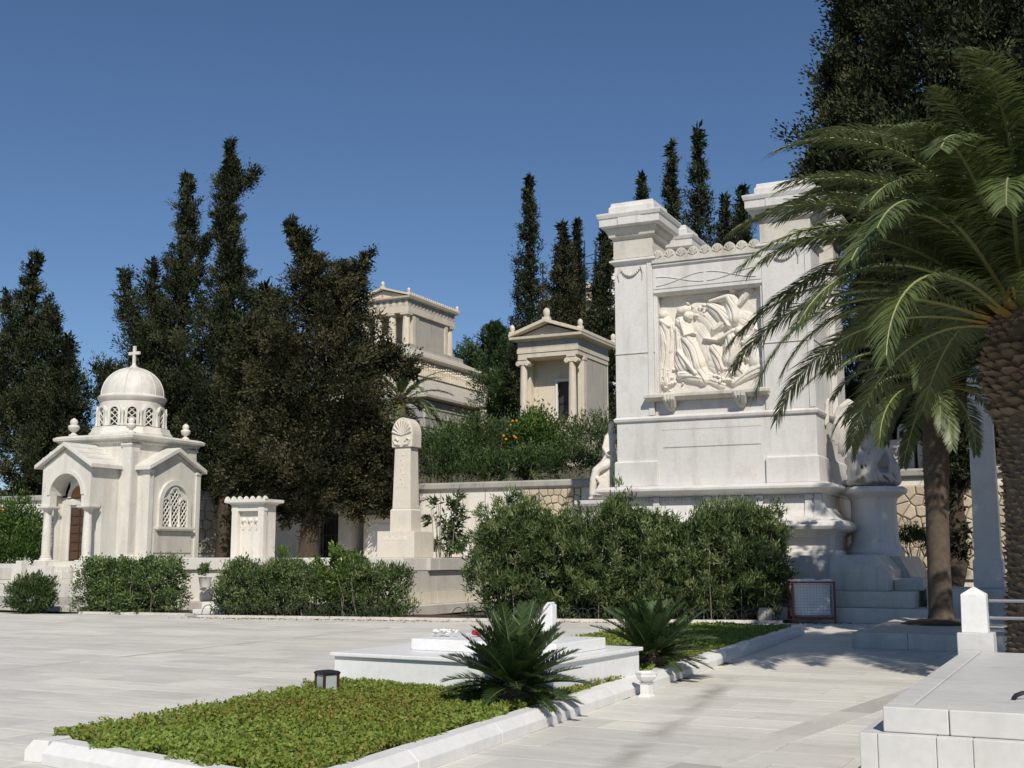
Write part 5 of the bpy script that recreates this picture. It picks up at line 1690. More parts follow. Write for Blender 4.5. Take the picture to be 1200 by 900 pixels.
def crown_cloud(spines, tufts, per, tsize, L, W, seed, lump=0.35, updir=0.7, shell=0.55, tone_lo=0.08, tone_hi=0.85, droop=0.0, stray=0.10):
    """tufts of small leaves spread through the volume round one or several spines"""
    rg = np.random.default_rng(seed)
    wts = []
    for pts, rad in spines:
        p = np.asarray(pts, float)
        seg = np.linalg.norm(np.diff(p, axis=0), axis=1)
        r = np.asarray(rad, float)
        wts.append(float(np.sum(seg * (0.12 + (r[:-1] + r[1:]) / 2))))
    tot = sum(wts)
    allv, allt, base = [], [], 0
    P_, D_, T_, N_ = [], [], [], []
    for (pts, rad), w in zip(spines, wts):
        n = max(6, int(tufts * w / tot))
        # choose t with density proportional to the local radius
        tt = rg.random(n * 4)
        _, rr, _ = spine_eval(pts, rad, tt)
        keep = rg.random(n * 4) < (rr + 0.12) / (max(rad) + 0.12)
        tt = tt[keep][:n]
        c, r, tan = spine_eval(pts, rad, tt)
        n = len(tt)
        az = rg.uniform(0, 2 * np.pi, n)
        ph = rg.uniform(0, 6.28, 6)
        lm = 1 + lump * (np.sin(az * 2 + tt * 17 + ph[0]) * 0.5 + np.sin(az * 3 - tt * 31 + ph[1]) * 0.35 + np.sin(tt * 53 + ph[2] + az) * 0.35)
        q = shell + (1 - shell) * rg.random(n) ** 0.6
        q = np.where(rg.random(n) < 0.25, rg.random(n) ** 0.5 * 0.8, q)
        q = np.where(rg.random(n) < stray, rg.uniform(1.02, 1.28, n), q)
        a = unit(np.cross(tan, np.array([0.31, 0.77, 0.05])))
        b = np.cross(tan, a)
        radial = a * np.cos(az)[:, None] + b * np.sin(az)[:, None]
        pos = c + radial * (r * lm * q)[:, None]
        d = unit(radial * 0.75 + np.array([0, 0, 1.0]) * updir + tan * 0.25 - np.array([0, 0, 1.0]) * droop + rg.normal(size=(n, 3)) * 0.25)
        tb = rg.uniform(tone_lo, tone_hi, n)
        sc = rg.uniform(0.65, 1.35, n) * np.clip(0.55 + r / (max(rad) + 1e-3) * 0.6, 0.5, 1.1)
        m = per
        off = rg.normal(size=(n, m, 3)) * (tsize * 0.25 * sc)[:, None, None]
        along = rg.uniform(-0.5, 0.75, (n, m, 1)) * (tsize * sc)[:, None, None]
        pp = pos[:, None, :] + off + along * d[:, None, :]
        dd = d[:, None, :] * 0.9 + off / (tsize * 0.25) * 0.25 + rg.normal(size=(n, m, 3)) * 0.42
        P_.append(pp.reshape(-1, 3))
        D_.append(dd.reshape(-1, 3))
        N_.append((unit(off.reshape(-1, 3)) + np.repeat(radial, m, 0) * 0.6 + np.array([0, 0, 0.35])))
        T_.append(np.clip(tb[:, None] + rg.normal(size=(n, m)) * 0.13, 0, 1).ravel())
    n0 = sum(len(p) for p in P_)
    for (pts, rad), w in zip(spines, wts):      # coarser sprays close to the stems, inner shade painted as darker tones
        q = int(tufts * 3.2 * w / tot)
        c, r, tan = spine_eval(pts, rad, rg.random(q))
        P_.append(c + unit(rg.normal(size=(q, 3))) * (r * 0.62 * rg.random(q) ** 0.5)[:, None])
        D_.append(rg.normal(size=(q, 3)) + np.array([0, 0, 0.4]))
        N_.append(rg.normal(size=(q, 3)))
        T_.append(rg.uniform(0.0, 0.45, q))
    P_, D_, T_ = np.concatenate(P_), np.concatenate(D_), np.concatenate(T_)
    n = len(P_)
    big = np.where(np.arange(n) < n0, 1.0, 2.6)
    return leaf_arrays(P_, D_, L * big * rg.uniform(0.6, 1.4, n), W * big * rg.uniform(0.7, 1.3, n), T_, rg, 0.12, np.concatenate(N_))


def tree(name, label, cat, base, spines, mat, seed, trunk_r=0.3, group=None, limbs=6, **kw):
    base = Vector(base)
    t = thing(name, label, cat, base, group=group, local=True)
    sp = [([tuple(Vector(p) - base) for p in pts], rad) for pts, rad in spines]
    v, f, tn = crown_cloud(sp, seed=seed, **kw)
    link('crown', np_mesh('crown', v, f, tn), mat, t)
    rg = random.Random(seed)
    m = MB()
    main = sp[0][0]
    top = Vector(main[-1])
    pts = [Vector((0, 0, -0.3)), Vector((0.02, 0.02, 0.6))] + [Vector(p) for p in main if Vector(p).z > 0.8]
    n = len(pts)
    m.tube(pts, [trunk_r * 1.15, trunk_r] + [trunk_r * max(0.08, 1 - 0.95 * (k + 1) / (n - 2)) for k in range(n - 2)] if n > 2 else [trunk_r] * n, 10)
    for k in range(limbs):
        pts_, rad = sp[rg.randrange(len(sp))]
        tt = np.array([rg.uniform(0.15, 0.8)])
        c, r, tan = spine_eval(pts_, rad, tt)
        a = rg.uniform(0, 6.28)
        c = Vector(c[0])
        e = c + Vector((math.cos(a), math.sin(a), 0.5)) * float(r[0]) * 0.8
        m.tube([c, c.lerp(e, 0.5) + Vector((0, 0, 0.1)), e], [trunk_r * 0.35, trunk_r * 0.22, trunk_r * 0.08], 6)
    for pts_, rad in sp[1:]:
        m.tube([Vector(p) for p in pts_], [trunk_r * 0.5 * (1 - 0.8 * k / max(1, len(pts_) - 1)) for k in range(len(pts_))], 6)
    m.build('trunk', M['bark'], t, smooth=True)
    return t


def sp(D, *q):
    """spine from survey bearings at distance D: (px, py, radius)"""
    return ([at(a, b, D) for a, b, r in q], [r * 0.76 for a, b, r in q])


def base_of(D, px, z=None):
    p = at(px, 600, D)
    return Vector((p.x, p.y, hill(p.x, p.y) if z is None else z))


G = 'old cypresses behind the chapel and stele'
# group in the middle left
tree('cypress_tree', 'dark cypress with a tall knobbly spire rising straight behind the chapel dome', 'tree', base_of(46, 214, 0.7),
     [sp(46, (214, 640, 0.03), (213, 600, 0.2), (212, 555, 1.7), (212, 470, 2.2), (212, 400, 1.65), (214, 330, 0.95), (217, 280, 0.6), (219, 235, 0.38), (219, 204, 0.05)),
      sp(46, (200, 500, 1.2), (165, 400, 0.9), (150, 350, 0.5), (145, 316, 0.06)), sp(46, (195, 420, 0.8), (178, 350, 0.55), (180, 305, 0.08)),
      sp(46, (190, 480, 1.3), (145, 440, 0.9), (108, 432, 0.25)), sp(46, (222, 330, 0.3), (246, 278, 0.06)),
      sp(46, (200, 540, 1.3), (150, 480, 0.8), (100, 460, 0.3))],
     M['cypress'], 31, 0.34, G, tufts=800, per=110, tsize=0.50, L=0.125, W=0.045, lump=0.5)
tree('cypress_tree', 'dark cypress with the tallest thin spire and a side arm, left of the bushy tree', 'tree', base_of(45, 262, 0.7),
     [sp(45, (262, 640, 0.03), (262, 595, 0.2), (263, 550, 1.6), (264, 470, 2.1), (266, 400, 1.5), (268, 340, 0.85), (268, 300, 0.55), (266, 250, 0.45), (267, 210, 0.30), (269, 168, 0.05)),
      sp(45, (270, 228, 0.25), (288, 212, 0.22), (304, 200, 0.05)), sp(45, (268, 330, 0.5), (292, 316, 0.12)), sp(45, (268, 275, 0.3), (252, 252, 0.1))],
     M['cypress'], 32, 0.32, G, tufts=620, per=112, tsize=0.48, L=0.125, W=0.045, lump=0.55)
tree('bushy_conifer', 'broad brownish conifer with a bent top and drooping skirts behind the stele', 'tree', base_of(42, 362, 1.5),
     [sp(42, (362, 640, 0.03), (364, 612, 0.3), (367, 575, 1.7), (372, 520, 2.7), (376, 460, 2.9), (376, 400, 2.3), (374, 350, 1.6), (364, 310, 0.8), (352, 285, 0.4), (338, 262, 0.06)),
      sp(42, (385, 380, 1.2), (408, 335, 0.7), (420, 312, 0.35), (434, 298, 0.06)), sp(42, (400, 440, 1.5), (440, 420, 0.9), (470, 425, 0.4), (488, 440, 0.08)),
      sp(42, (400, 500, 1.6), (440, 510, 1.1), (460, 555, 0.8), (456, 600, 0.25)), sp(42, (345, 450, 1.7), (305, 420, 1.1), (290, 380, 0.4)),
      sp(42, (340, 520, 1.6), (300, 520, 1.2), (285, 570, 0.6), (290, 598, 0.2)), sp(42, (350, 550, 1.0), (335, 590, 0.6), (338, 612, 0.15)), sp(42, (410, 550, 0.9), (422, 585, 0.5), (424, 606, 0.15))],
     M['cypress_brown'], 33, 0.36, G, tufts=1300, per=112, tsize=0.52, L=0.13, W=0.052, updir=0.35, lump=0.42, droop=0.25)
tree('cypress_tree', 'dark cypress filling the gap between the dome and the bushy conifer', 'tree', base_of(48, 312, 0.7),
     [sp(48, (312, 640, 0.03), (312, 600, 0.2), (312, 550, 1.8), (312, 470, 2.2), (312, 400, 1.5), (312, 345, 0.5), (310, 335, 0.05))],
     M['cypress'], 34, 0.3, G, tufts=430, per=110, tsize=0.52, L=0.14, W=0.05)
# group at the left edge
G = 'cypresses at the left edge'
tree('cypress_tree', 'open dark cypress with forked top at the left edge of the picture', 'tree', base_of(56, 35),
     [sp(56, (34, 600, 1.6), (34, 520, 2.2), (34, 450, 1.7), (34, 390, 1.1), (36, 345, 0.65), (40, 315, 0.35), (43, 298, 0.05)),
      sp(56, (26, 420, 0.8), (12, 370, 0.4), (6, 338, 0.06)), sp(56, (40, 400, 0.7), (54, 370, 0.35), (55, 350, 0.06)), sp(56, (20, 500, 1.5), (2, 430, 0.9), (-8, 400, 0.3))],
     M['cypress'], 41, 0.28, G, tufts=520, per=100, tsize=0.52, L=0.15, W=0.055, lump=0.6)
tree('cypress_tree', 'shorter pointed dark cypress just left of the chapel', 'tree', base_of(54, 82),
     [sp(54, (82, 600, 1.5), (82, 540, 1.7), (82, 490, 1.4), (80, 440, 0.85), (80, 415, 0.35), (80, 395, 0.05)), sp(54, (60, 560, 1.4), (62, 450, 0.9), (66, 395, 0.5), (60, 365, 0.1))],
     M['cypress'], 42, 0.25, G, tufts=400, per=100, tsize=0.52, L=0.15, W=0.055, lump=0.5)
# hill cypresses
G = 'slim cypresses on the hill'
HC = [(620, 209, 90, 505, 1.55, 1.0, 'slim tall cypress standing alone left of the scaffolded building'),
      (659, 264, 82, 500, 2.0, 1.0, 'stout cypress just left of the scaffolding'),
      (676, 258, 92, 500, 0.95, 1.0, 'thin cypress tip peeking out behind the stout cypress by the scaffolding'),
      (708, 262, 76, 500, 1.25, 1.0, 'narrow cypress between the scaffolding and the white monument'),
      (788, 169, 84, 420, 1.35, 1.0, 'slim cypress second from the tallest one above the monument wall'),
      (818, 150, 78, 420, 1.75, 1.0, 'tallest cypress rising above the monument between its pillars'),
      (850, 232, 78, 420, 1.3, 1.0, 'short cypress next to the right pillar cap of the monument'),
      (872, 220, 72, 420, 1.35, 1.0, 'blunt cypress touching the right pillar cap of the monument'),
      (753, 205, 96, 420, 0.95, 1.0, 'tiny cypress tip showing right above the left pillar cap')]
for k, (px, py, D, pb, r, _, lab) in enumerate(HC):
    b = base_of(D, px)
    tp = at(px, py, D)
    h = tp.z - b.z
    rr_ = random.Random(k)
    pts, rad = [], []
    for q, f_ in ((0.04, 0.45), (0.15, 0.95), (0.35, 1.0), (0.55, 0.86), (0.72, 0.62), (0.85, 0.40), (0.94, 0.2), (1.0, 0.03)):
        pts.append(Vector((b.x + (tp.x - b.x) * q + rr_.uniform(-0.1, 0.1) * r, b.y + (tp.y - b.y) * q, b.z + h * q)))
        rad.append(r * 0.82 * f_ * rr_.uniform(0.85, 1.15))
    tree('cypress_tree', lab, 'tree', b, [(pts, rad)], M['cypress_brown' if k in (1,) else 'cypress'], 60 + k, 0.22, G, limbs=3, tufts=360, per=52, tsize=0.60, L=0.21, W=0.082, updir=1.1, lump=0.35, shell=0.62)
# dark bulk of trees behind, one by one
G = 'leafy trees on the hill'
for k, (px, py, D, r, lab) in enumerate([(578, 382, 108, 4.6, 'rounded green pine on the hill between the two temples'), (556, 430, 110, 3.2, 'lower green pine beside the block base of the hillside mausoleum'),
                                         (612, 420, 96, 3.0, 'dark green pine just behind the ionic temple')]):
    b = base_of(D, px)
    tp = at(px, py, D)
    zc = tp.z - r * 0.7
    pts = [Vector((b.x, b.y, b.z + 1.5)), Vector((b.x, b.y, zc - r * 0.4)), Vector((b.x + 0.4, b.y, zc)), Vector((tp.x, tp.y, tp.z))]
    tree('pine_tree', lab, 'tree', b, [(pts, [r * 0.7, r, r * 0.85, 0.25])], M['pine'], 80 + k, 0.35, G, tufts=420, per=60, tsize=0.8, L=0.30, W=0.10, updir=0.5, lump=0.35)
# large dark tree towering at the right
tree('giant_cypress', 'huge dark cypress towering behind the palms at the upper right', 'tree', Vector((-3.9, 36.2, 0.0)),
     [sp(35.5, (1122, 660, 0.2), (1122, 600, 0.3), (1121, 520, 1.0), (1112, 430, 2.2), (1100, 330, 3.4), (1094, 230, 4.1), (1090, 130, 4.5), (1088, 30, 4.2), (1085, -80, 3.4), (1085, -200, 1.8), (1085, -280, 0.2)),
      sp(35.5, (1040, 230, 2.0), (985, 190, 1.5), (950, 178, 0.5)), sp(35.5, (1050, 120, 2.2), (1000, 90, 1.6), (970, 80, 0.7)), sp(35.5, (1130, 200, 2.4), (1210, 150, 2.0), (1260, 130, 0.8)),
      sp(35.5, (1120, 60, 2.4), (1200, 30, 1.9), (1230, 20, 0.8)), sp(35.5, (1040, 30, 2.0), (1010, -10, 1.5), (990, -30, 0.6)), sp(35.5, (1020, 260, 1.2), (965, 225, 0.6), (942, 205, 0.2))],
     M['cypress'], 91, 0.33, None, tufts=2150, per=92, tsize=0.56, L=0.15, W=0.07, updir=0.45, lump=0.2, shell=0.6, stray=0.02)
pc = Vector((2.3, 23.4, 0.25))
tree('broad_cypress', 'broad tall cypress just past the right edge that shades the winged figure', 'tree', pc,
     [([pc + Vector((0, 0, z)) for z in (0.5, 3.2, 5.0, 9.0, 12.5, 15.5, 17.5)], [0.05, 0.8, 2.5, 2.9, 2.4, 1.2, 0.1])], M['cypress'], 95, 0.25, None, limbs=4, tufts=700, per=70, tsize=0.55, L=0.2, W=0.09, updir=0.9)
tree('dark_conifer', 'dark conifer behind the winged figure and the grey palm trunk', 'tree', base_of(44, 1060, 4.0),
     [sp(44, (1060, 540, 1.4), (1055, 470, 2.6), (1042, 410, 2.9), (1040, 350, 2.4), (1045, 290, 0.6))], M['cypress_brown'], 92, 0.25, None, tufts=400, per=64, tsize=0.45, L=0.16, W=0.065)
tree('dark_conifer', 'dark conifer crown seen between the two palm trunks', 'tree', base_of(43, 1150, 4.0),
     [sp(43, (1150, 540, 1.0), (1150, 450, 2.3), (1150, 380, 2.6), (1150, 300, 1.8), (1150, 250, 0.2))], M['cypress'], 93, 0.25, None, tufts=430, per=64, tsize=0.45, L=0.16, W=0.065)


# ------------------------------------------------------------------ shrubs and hedges
def shrub_cloud(n, c, rx, ry, rz, L, W, seed, up=0.6, lump=0.25, tone=(0.2, 0.85), flat_bottom=True, shoots=0, shoot_h=0.5, clump=40):
    rg = np.random.default_rng(seed)
    k = max(8, n // clump)
    u = unit(rg.normal(size=(k, 3)))
    if flat_bottom:
        u[:, 2] = np.where(u[:, 2] < -0.3, -u[:, 2] * 0.6, u[:, 2])
    q = 0.55 + 0.45 * rg.random(k) ** 0.5
    q = q * (1 + lump * rg.normal(size=k) * 0.5)
    cen = u * q[:, None] * np.array([rx, ry, rz])
    sz = 0.22 * (rx * ry * rz) ** (1 / 3)
    idx = rg.integers(0, k, n)
    P = cen[idx] + rg.normal(size=(n, 3)) * sz * 0.55
    D = unit(u[idx] * 0.6 + rg.normal(size=(n, 3)) * 0.55 + np.array([0, 0, up]))
    tb = rg.uniform(*tone, k)
    T = np.clip(tb[idx] + rg.normal(size=n) * 0.12, 0, 1)
    if shoots:
        m = shoots * 26
        a = rg.uniform(0, 6.28, shoots)
        rr_ = np.sqrt(rg.random(shoots)) * 0.85
        bx = np.stack([rr_ * np.cos(a) * rx, rr_ * np.sin(a) * ry, np.sqrt(np.clip(1 - rr_ ** 2, 0.1, 1)) * rz * 0.85], 1)
        hh = rg.uniform(0.4, 1.0, shoots) * shoot_h
        tt = rg.random((shoots, 26))
        dirs = np.stack([rg.normal(size=shoots) * 0.18, rg.normal(size=shoots) * 0.18, np.ones(shoots)], 1)
        PP = bx[:, None, :] + dirs[:, None, :] * (tt * hh[:, None])[:, :, None]
        DD = rg.normal(size=(shoots, 26, 3)) * 0.6 + np.array([0, 0, 0.7])
        P = np.concatenate([P, PP.reshape(-1, 3)])
        D = np.concatenate([D, DD.reshape(-1, 3)])
        T = np.concatenate([T, rg.uniform(0.4, 0.9, m)])
    P = P + np.array(c)
    P[:, 2] = np.maximum(P[:, 2], 0.03)
    n = len(P)
    return leaf_arrays(P, D, L * rg.uniform(0.6, 1.35, n), W * rg.uniform(0.75, 1.25, n), T, rg, 0.1)


def stems(t, rx, ry, h, n, seed, r=0.014, mat='stem'):
    rg = random.Random(seed)
    m = MB()
    for k in range(n):
        a = rg.uniform(0, 6.28)
        d = rg.uniform(0.1, 0.85)
        b = Vector((rx * 0.6 * d * math.cos(a), ry * 0.6 * d * math.sin(a), 0))
        e = Vector((rx * d * math.cos(a) * 1.05, ry * d * math.sin(a) * 1.05, h * rg.uniform(0.6, 0.95)))
        mid = b.lerp(e, 0.5) + Vector((rg.uniform(-0.06, 0.06), rg.uniform(-0.06, 0.06), 0))
        m.tube([b, mid, e], [r, r * 0.8, r * 0.4], 5)
    m.build('stem', M[mat], t)


def shrub(name, label, cat, base, rx, ry, h, mat, n, L, W, seed, group=None, rot=0.0, **kw):
    t = thing(name, label, cat, base, rot, group, local=True)
    v, f, tn = shrub_cloud(n, (0, 0, h * 0.5), rx, ry, h * 0.5, L, W, seed, **kw)
    link('foliage', np_mesh('foliage', v, f, tn), M[mat], t)
    stems(t, rx, ry, h, 10, seed)
    return t


def hedge_box(n, lx, ly, h, L, W, seed, tone=(0.2, 0.8), ragged=0.07, up=0.4, topbump=0.12, nclump=None, low=0.05):
    rg = np.random.default_rng(seed)
    k = nclump or max(30, n // 45)
    # clump centres on front, back, ends and top of the box, a few inside
    f = rg.choice(4, k, p=[0.40, 0.18, 0.30, 0.12])
    x = rg.uniform(-lx / 2, lx / 2, k)
    y = np.where(f == 0, -ly / 2, np.where(f == 1, ly / 2, rg.uniform(-ly / 2, ly / 2, k)))
    hz = h * (1 + topbump * np.sin(x * 2.3 + seed) * 0.6 + topbump * np.sin(x * 5.1 + 2 * seed) * 0.4)
    z = np.where(f == 2, hz, (low + (1 - low) * rg.random(k)) * hz)
    end = f == 3
    x = np.where(end, np.sign(rg.normal(size=k)) * lx / 2, x)
    nd = np.stack([np.where(end, np.sign(x), 0), np.where(f == 0, -1, np.where(f == 1, 1, 0)), np.where(f == 2, 1, 0.0)], 1)
    cen = np.stack([x, y, z], 1) + rg.normal(size=(k, 3)) * ragged - nd * rg.uniform(0, 0.12, (k, 1))
    # round the long top edges
    over = np.clip((z / hz - 0.8) / 0.2, 0, 1)
    cen[:, 1] *= 1 - 0.22 * over
    idx = rg.integers(0, k, n)
    P = cen[idx] + rg.normal(size=(n, 3)) * 0.075
    P[:, 2] = np.clip(P[:, 2], 0.02, None)
    D = nd[idx] * 0.6 + rg.normal(size=(n, 3)) * 0.6 + np.array([0, 0, up])
    tb = rg.uniform(*tone, k)
    T = np.clip(tb[idx] + rg.normal(size=n) * 0.12, 0, 1)
    # larger filler leaves in the hedge, inner shade put into their darker tone
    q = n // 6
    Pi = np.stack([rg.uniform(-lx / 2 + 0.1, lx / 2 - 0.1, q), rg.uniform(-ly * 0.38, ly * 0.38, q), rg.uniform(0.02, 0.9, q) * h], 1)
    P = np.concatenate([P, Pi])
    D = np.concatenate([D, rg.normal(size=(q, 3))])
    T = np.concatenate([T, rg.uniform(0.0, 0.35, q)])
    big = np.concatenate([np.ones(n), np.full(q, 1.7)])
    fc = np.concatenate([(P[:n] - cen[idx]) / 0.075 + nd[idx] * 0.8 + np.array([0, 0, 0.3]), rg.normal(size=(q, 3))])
    n = n + q
    return leaf_arrays(P, D, L * big * rg.uniform(0.6, 1.35, n), W * big * rg.uniform(0.75, 1.25, n), T, rg, 0.1, fc, 0.7)


def hedge(name, label, p0, p1, depth, h, mat, n, L, W, seed, group=None, **kw):
    p0, p1 = Vector(p0), Vector(p1)
    d = p1 - p0
    rot = math.atan2(d.y, d.x)
    mid = (p0 + p1) / 2
    t = thing(name, label, 'hedge', (mid.x, mid.y, 0.04), rot, group, local=True)
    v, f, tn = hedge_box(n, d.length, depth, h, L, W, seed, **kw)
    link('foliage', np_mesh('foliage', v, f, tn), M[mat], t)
    m = MB()
    rg = random.Random(seed)
    k = int(d.length / 0.16)
    for i in range(k):
        x = -d.length / 2 + (i + rg.random()) * d.length / k
        y = rg.uniform(-0.46, 0.25) * depth
        m.tube([(x, y, 0), (x + rg.uniform(-0.1, 0.1), y * 1.2, h * 0.4), (x + rg.uniform(-0.2, 0.2), y * 1.4, h * 0.9)], [0.016, 0.012, 0.005], 5)
    m.build('stem', M['stem'], t)
    # hedge_box adds dark-toned filler leaves so that no light leaks through
    return t


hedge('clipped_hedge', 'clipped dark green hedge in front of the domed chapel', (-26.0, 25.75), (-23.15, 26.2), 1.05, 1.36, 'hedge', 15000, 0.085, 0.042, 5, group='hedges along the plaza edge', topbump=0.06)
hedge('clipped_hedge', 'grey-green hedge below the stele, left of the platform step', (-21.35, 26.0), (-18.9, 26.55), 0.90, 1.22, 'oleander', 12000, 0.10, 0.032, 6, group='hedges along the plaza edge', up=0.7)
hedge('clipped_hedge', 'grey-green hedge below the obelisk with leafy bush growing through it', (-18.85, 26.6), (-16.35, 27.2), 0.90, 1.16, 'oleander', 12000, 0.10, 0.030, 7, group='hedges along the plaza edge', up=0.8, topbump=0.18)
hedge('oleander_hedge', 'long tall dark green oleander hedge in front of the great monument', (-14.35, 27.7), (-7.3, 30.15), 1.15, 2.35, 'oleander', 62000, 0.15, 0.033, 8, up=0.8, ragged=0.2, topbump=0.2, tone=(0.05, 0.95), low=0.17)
# taller shoots rising from the oleander
t = bpy.data.objects['oleander_hedge']
rg = np.random.default_rng(77)
P_, D_ = [], []
for k in range(210):
    x = rg.uniform(-3.8, 3.8)
    y = rg.uniform(-0.45, 0.45)
    hh = rg.uniform(0.1, 1.0) * rg.uniform(0.4, 1.0) + (0.75 if 2.85 < x < 3.15 else 0) * rg.random()
    m = 46
    tt = rg.random(m)
    dr_ = np.array([rg.normal() * 0.12, rg.normal() * 0.12, 1])
    P_.append(np.array([x, y, 2.15]) + tt[:, None] * hh * dr_ + rg.normal(size=(m, 3)) * 0.03)
    D_.append(rg.normal(size=(m, 3)) * 0.55 + np.array([0, 0, 0.8]))
P_, D_ = np.concatenate(P_), np.concatenate(D_)
v, f, tn = leaf_arrays(P_, D_, 0.15 * rg.uniform(0.7, 1.3, len(P_)), 0.032, rg.uniform(0.3, 0.9, len(P_)), rg, 0.1)
link('shoots', np_mesh('shoots', v, f, tn), M['oleander'], t)

shrub('leafy_bush', 'bright green broad-leaved bush rising out of the hedge below the obelisk', 'shrub', (-18.2, 26.95, 0.0), 0.85, 0.55, 1.75, 'bright', 2600, 0.15, 0.075, 12, group='bright bushes in the hedges', up=0.3)
shrub('leafy_bush', 'small bright green bush at the top of the hedge beside the stele', 'shrub', (-20.9, 26.25, 0.0), 0.50, 0.42, 1.66, 'hedge', 2600, 0.09, 0.05, 13, group='bright bushes in the hedges')
shrub('leafy_bush', 'feathery yellow-green bush sprouting above the hedge in front of the platform', 'shrub', (-19.9, 26.6, 0.0), 0.40, 0.35, 1.75, 'bright', 2200, 0.10, 0.022, 14, group='bright bushes in the hedges', up=1.2)
shrub('dark_shrub', 'loose dark grey-green shrub before the terrace at the left edge', 'shrub', (-27.35, 24.95, 0.0), 0.66, 0.55, 1.0, 'oleander', 6500, 0.11, 0.034, 15, up=0.9, tone=(0.0, 0.45), flat_bottom=False, shoots=12, shoot_h=0.25)
shrub('orange_bush', 'round orange tree carrying a few fruits left of the chapel', 'tree', (-34.6, 30.6, 0.7), 1.15, 1.1, 2.9, 'citrus', 9000, 0.12, 0.055, 16)
shrub('citrus_bush', 'low dark green bush beside the chapel columns behind the low wall', 'shrub', (-33.7, 30.1, 0.7), 0.85, 0.8, 1.75, 'citrus', 6500, 0.11, 0.05, 17)
t = bpy.data.objects['orange_bush']
rr_ = random.Random(5)
for k in range(4):
    a, b = rr_.uniform(0, 6.28), rr_.uniform(-0.2, 0.9)
    MB().ball((1.1 * math.cos(a) * math.cos(b), 1.05 * math.sin(a) * math.cos(b), 1.5 + 1.35 * math.sin(b)), 0.05, 8, 6).build('orange', M['orange'], t, smooth=True)

# shrubs on the terrace above the wall
G = 'shrubs on the terrace above the wall'
TS = [(508, 530, 44, 1.5, 1.2, 2.4, 'hedge', (0.0, 0.3), 'dark shrub on the terrace right behind the obelisk head'),
      (535, 520, 46, 1.5, 1.2, 2.5, 'bright', (0.0, 0.5), 'yellow-green shrub on the terrace above the wall, right of the obelisk'),
      (572, 515, 46, 1.9, 1.4, 2.9, 'oleander', (0.0, 0.5), 'tall grey-green oleander on the terrace below the mausoleum'),
      (690, 520, 45, 1.7, 1.4, 2.6, 'oleander', (0.1, 0.6), 'silvery oleander on the terrace beside the ionic temple'),
      (660, 545, 43, 1.6, 0.9, 1.6, 'oleander', (0.0, 0.4), 'low spreading shrub on the wall coping under the ionic temple'),
      (540, 552, 42.6, 1.8, 0.8, 1.3, 'hedge', (0.0, 0.35), 'low dark shrub spilling over the wall coping near the obelisk'),
      (600, 550, 42, 1.7, 0.8, 1.4, 'hedge', (0.0, 0.3), 'low dark green shrub on the wall coping left of the rubble panel'),
      (1010, 430, 50, 1.6, 1.5, 2.6, 'hedge', (0.0, 0.5), 'dark shrub on the terrace above the winged figure'),
      (265, 545, 52, 1.6, 1.3, 2.2, 'bright', (0.1, 0.6), 'green shrub glimpsed on the terrace between the cypress trunks')]
for k, (px, py, D, rx, ry, h, mat, tone, lab) in enumerate(TS):
    p = at(px, py, D)
    p.y = max(p.y, 38.6)
    z = hill(p.x, p.y)
    shrub('terrace_shrub', lab, 'shrub', (p.x, p.y, z - 0.05), rx, ry, h, mat, 5200, 0.14, 0.04, 200 + k, group=G, up=0.6, tone=tone, shoots=14, shoot_h=0.45)
p = at(627, 520, 45.5)
ot = shrub('orange_tree', 'orange tree heavy with fruit on the terrace before the ionic temple', 'tree', (p.x, p.y, hill(p.x, p.y)), 1.15, 1.1, 2.9, 'citrus', 8000, 0.13, 0.06, 301, tone=(0.2, 0.95))
for k in range(30):
    a, b = rr_.uniform(0, 6.28), rr_.uniform(-0.1, 1.0)
    q = rr_.uniform(0.75, 1.02)
    x = -0.35 + 0.9 * math.cos(a) * math.cos(b) * q
    MB().ball((x, -0.35 + 0.95 * math.sin(a) * math.cos(b) * q, 1.75 + 0.85 * math.sin(b) * q), 0.055, 8, 6).build('orange', M['orange'], ot, smooth=True)
shrub('monument_shrub', 'small dark shrub behind the pedestal of the winged figure', 'shrub', (-4.75, 35.6, 1.6), 0.9, 0.5, 0.7, 'oleander', 2600, 0.11, 0.03, 310, tone=(0.0, 0.5), shoots=10, shoot_h=0.4)
# plants on the platform by the obelisk
shrub('rubber_plant', 'dark glossy plant with drooping leaves right behind the obelisk', 'plant', (-17.85, 31.9, 1.56), 0.55, 0.4, 2.1, 'cycad', 900, 0.22, 0.07, 320, up=-0.1, flat_bottom=False)
pt = thing('potted_yucca', 'spiky green plant in a white pot at the edge of the platform', 'plant', (-17.35, 33.6, 1.56), local=True)
MB().lathe([(0.13, 0), (0.14, 0.04), (0.12, 0.10), (0.19, 0.34), (0.21, 0.36), (0.18, 0.36), (0.1, 0.3)], 0, 0, 14).build('pot', M['kerb'], pt, smooth=True)
rg = np.random.default_rng(9)
a = rg.uniform(0, 6.28, 70)
e = rg.uniform(0.3, 1.5, 70)
D_ = np.stack([np.cos(a) * np.cos(e), np.sin(a) * np.cos(e), np.sin(e)], 1)
v, f, tn = leaf_arrays(np.zeros((70, 3)) + [0, 0, 0.33], D_, rg.uniform(0.5, 0.8, 70), 0.05, rg.uniform(0.3, 0.9, 70), rg, 0.05)
link('leaves', np_mesh('leaves', v, f, tn), M['oleander'], pt)
pt = thing('potted_plant', 'small leafy plant in a pale pot between the chapel and the hedge', 'plant', (-23.6, 27.9, 0.7), local=True)
MB().lathe([(0.13, 0), (0.15, 0.05), (0.19, 0.28), (0.21, 0.30), (0.18, 0.30), (0.1, 0.26)], 0, 0, 14).build('pot', M['kerb'], pt, smooth=True)
v, f, tn = shrub_cloud(420, (0, 0, 0.42), 0.24, 0.24, 0.2, 0.1, 0.04, 4)
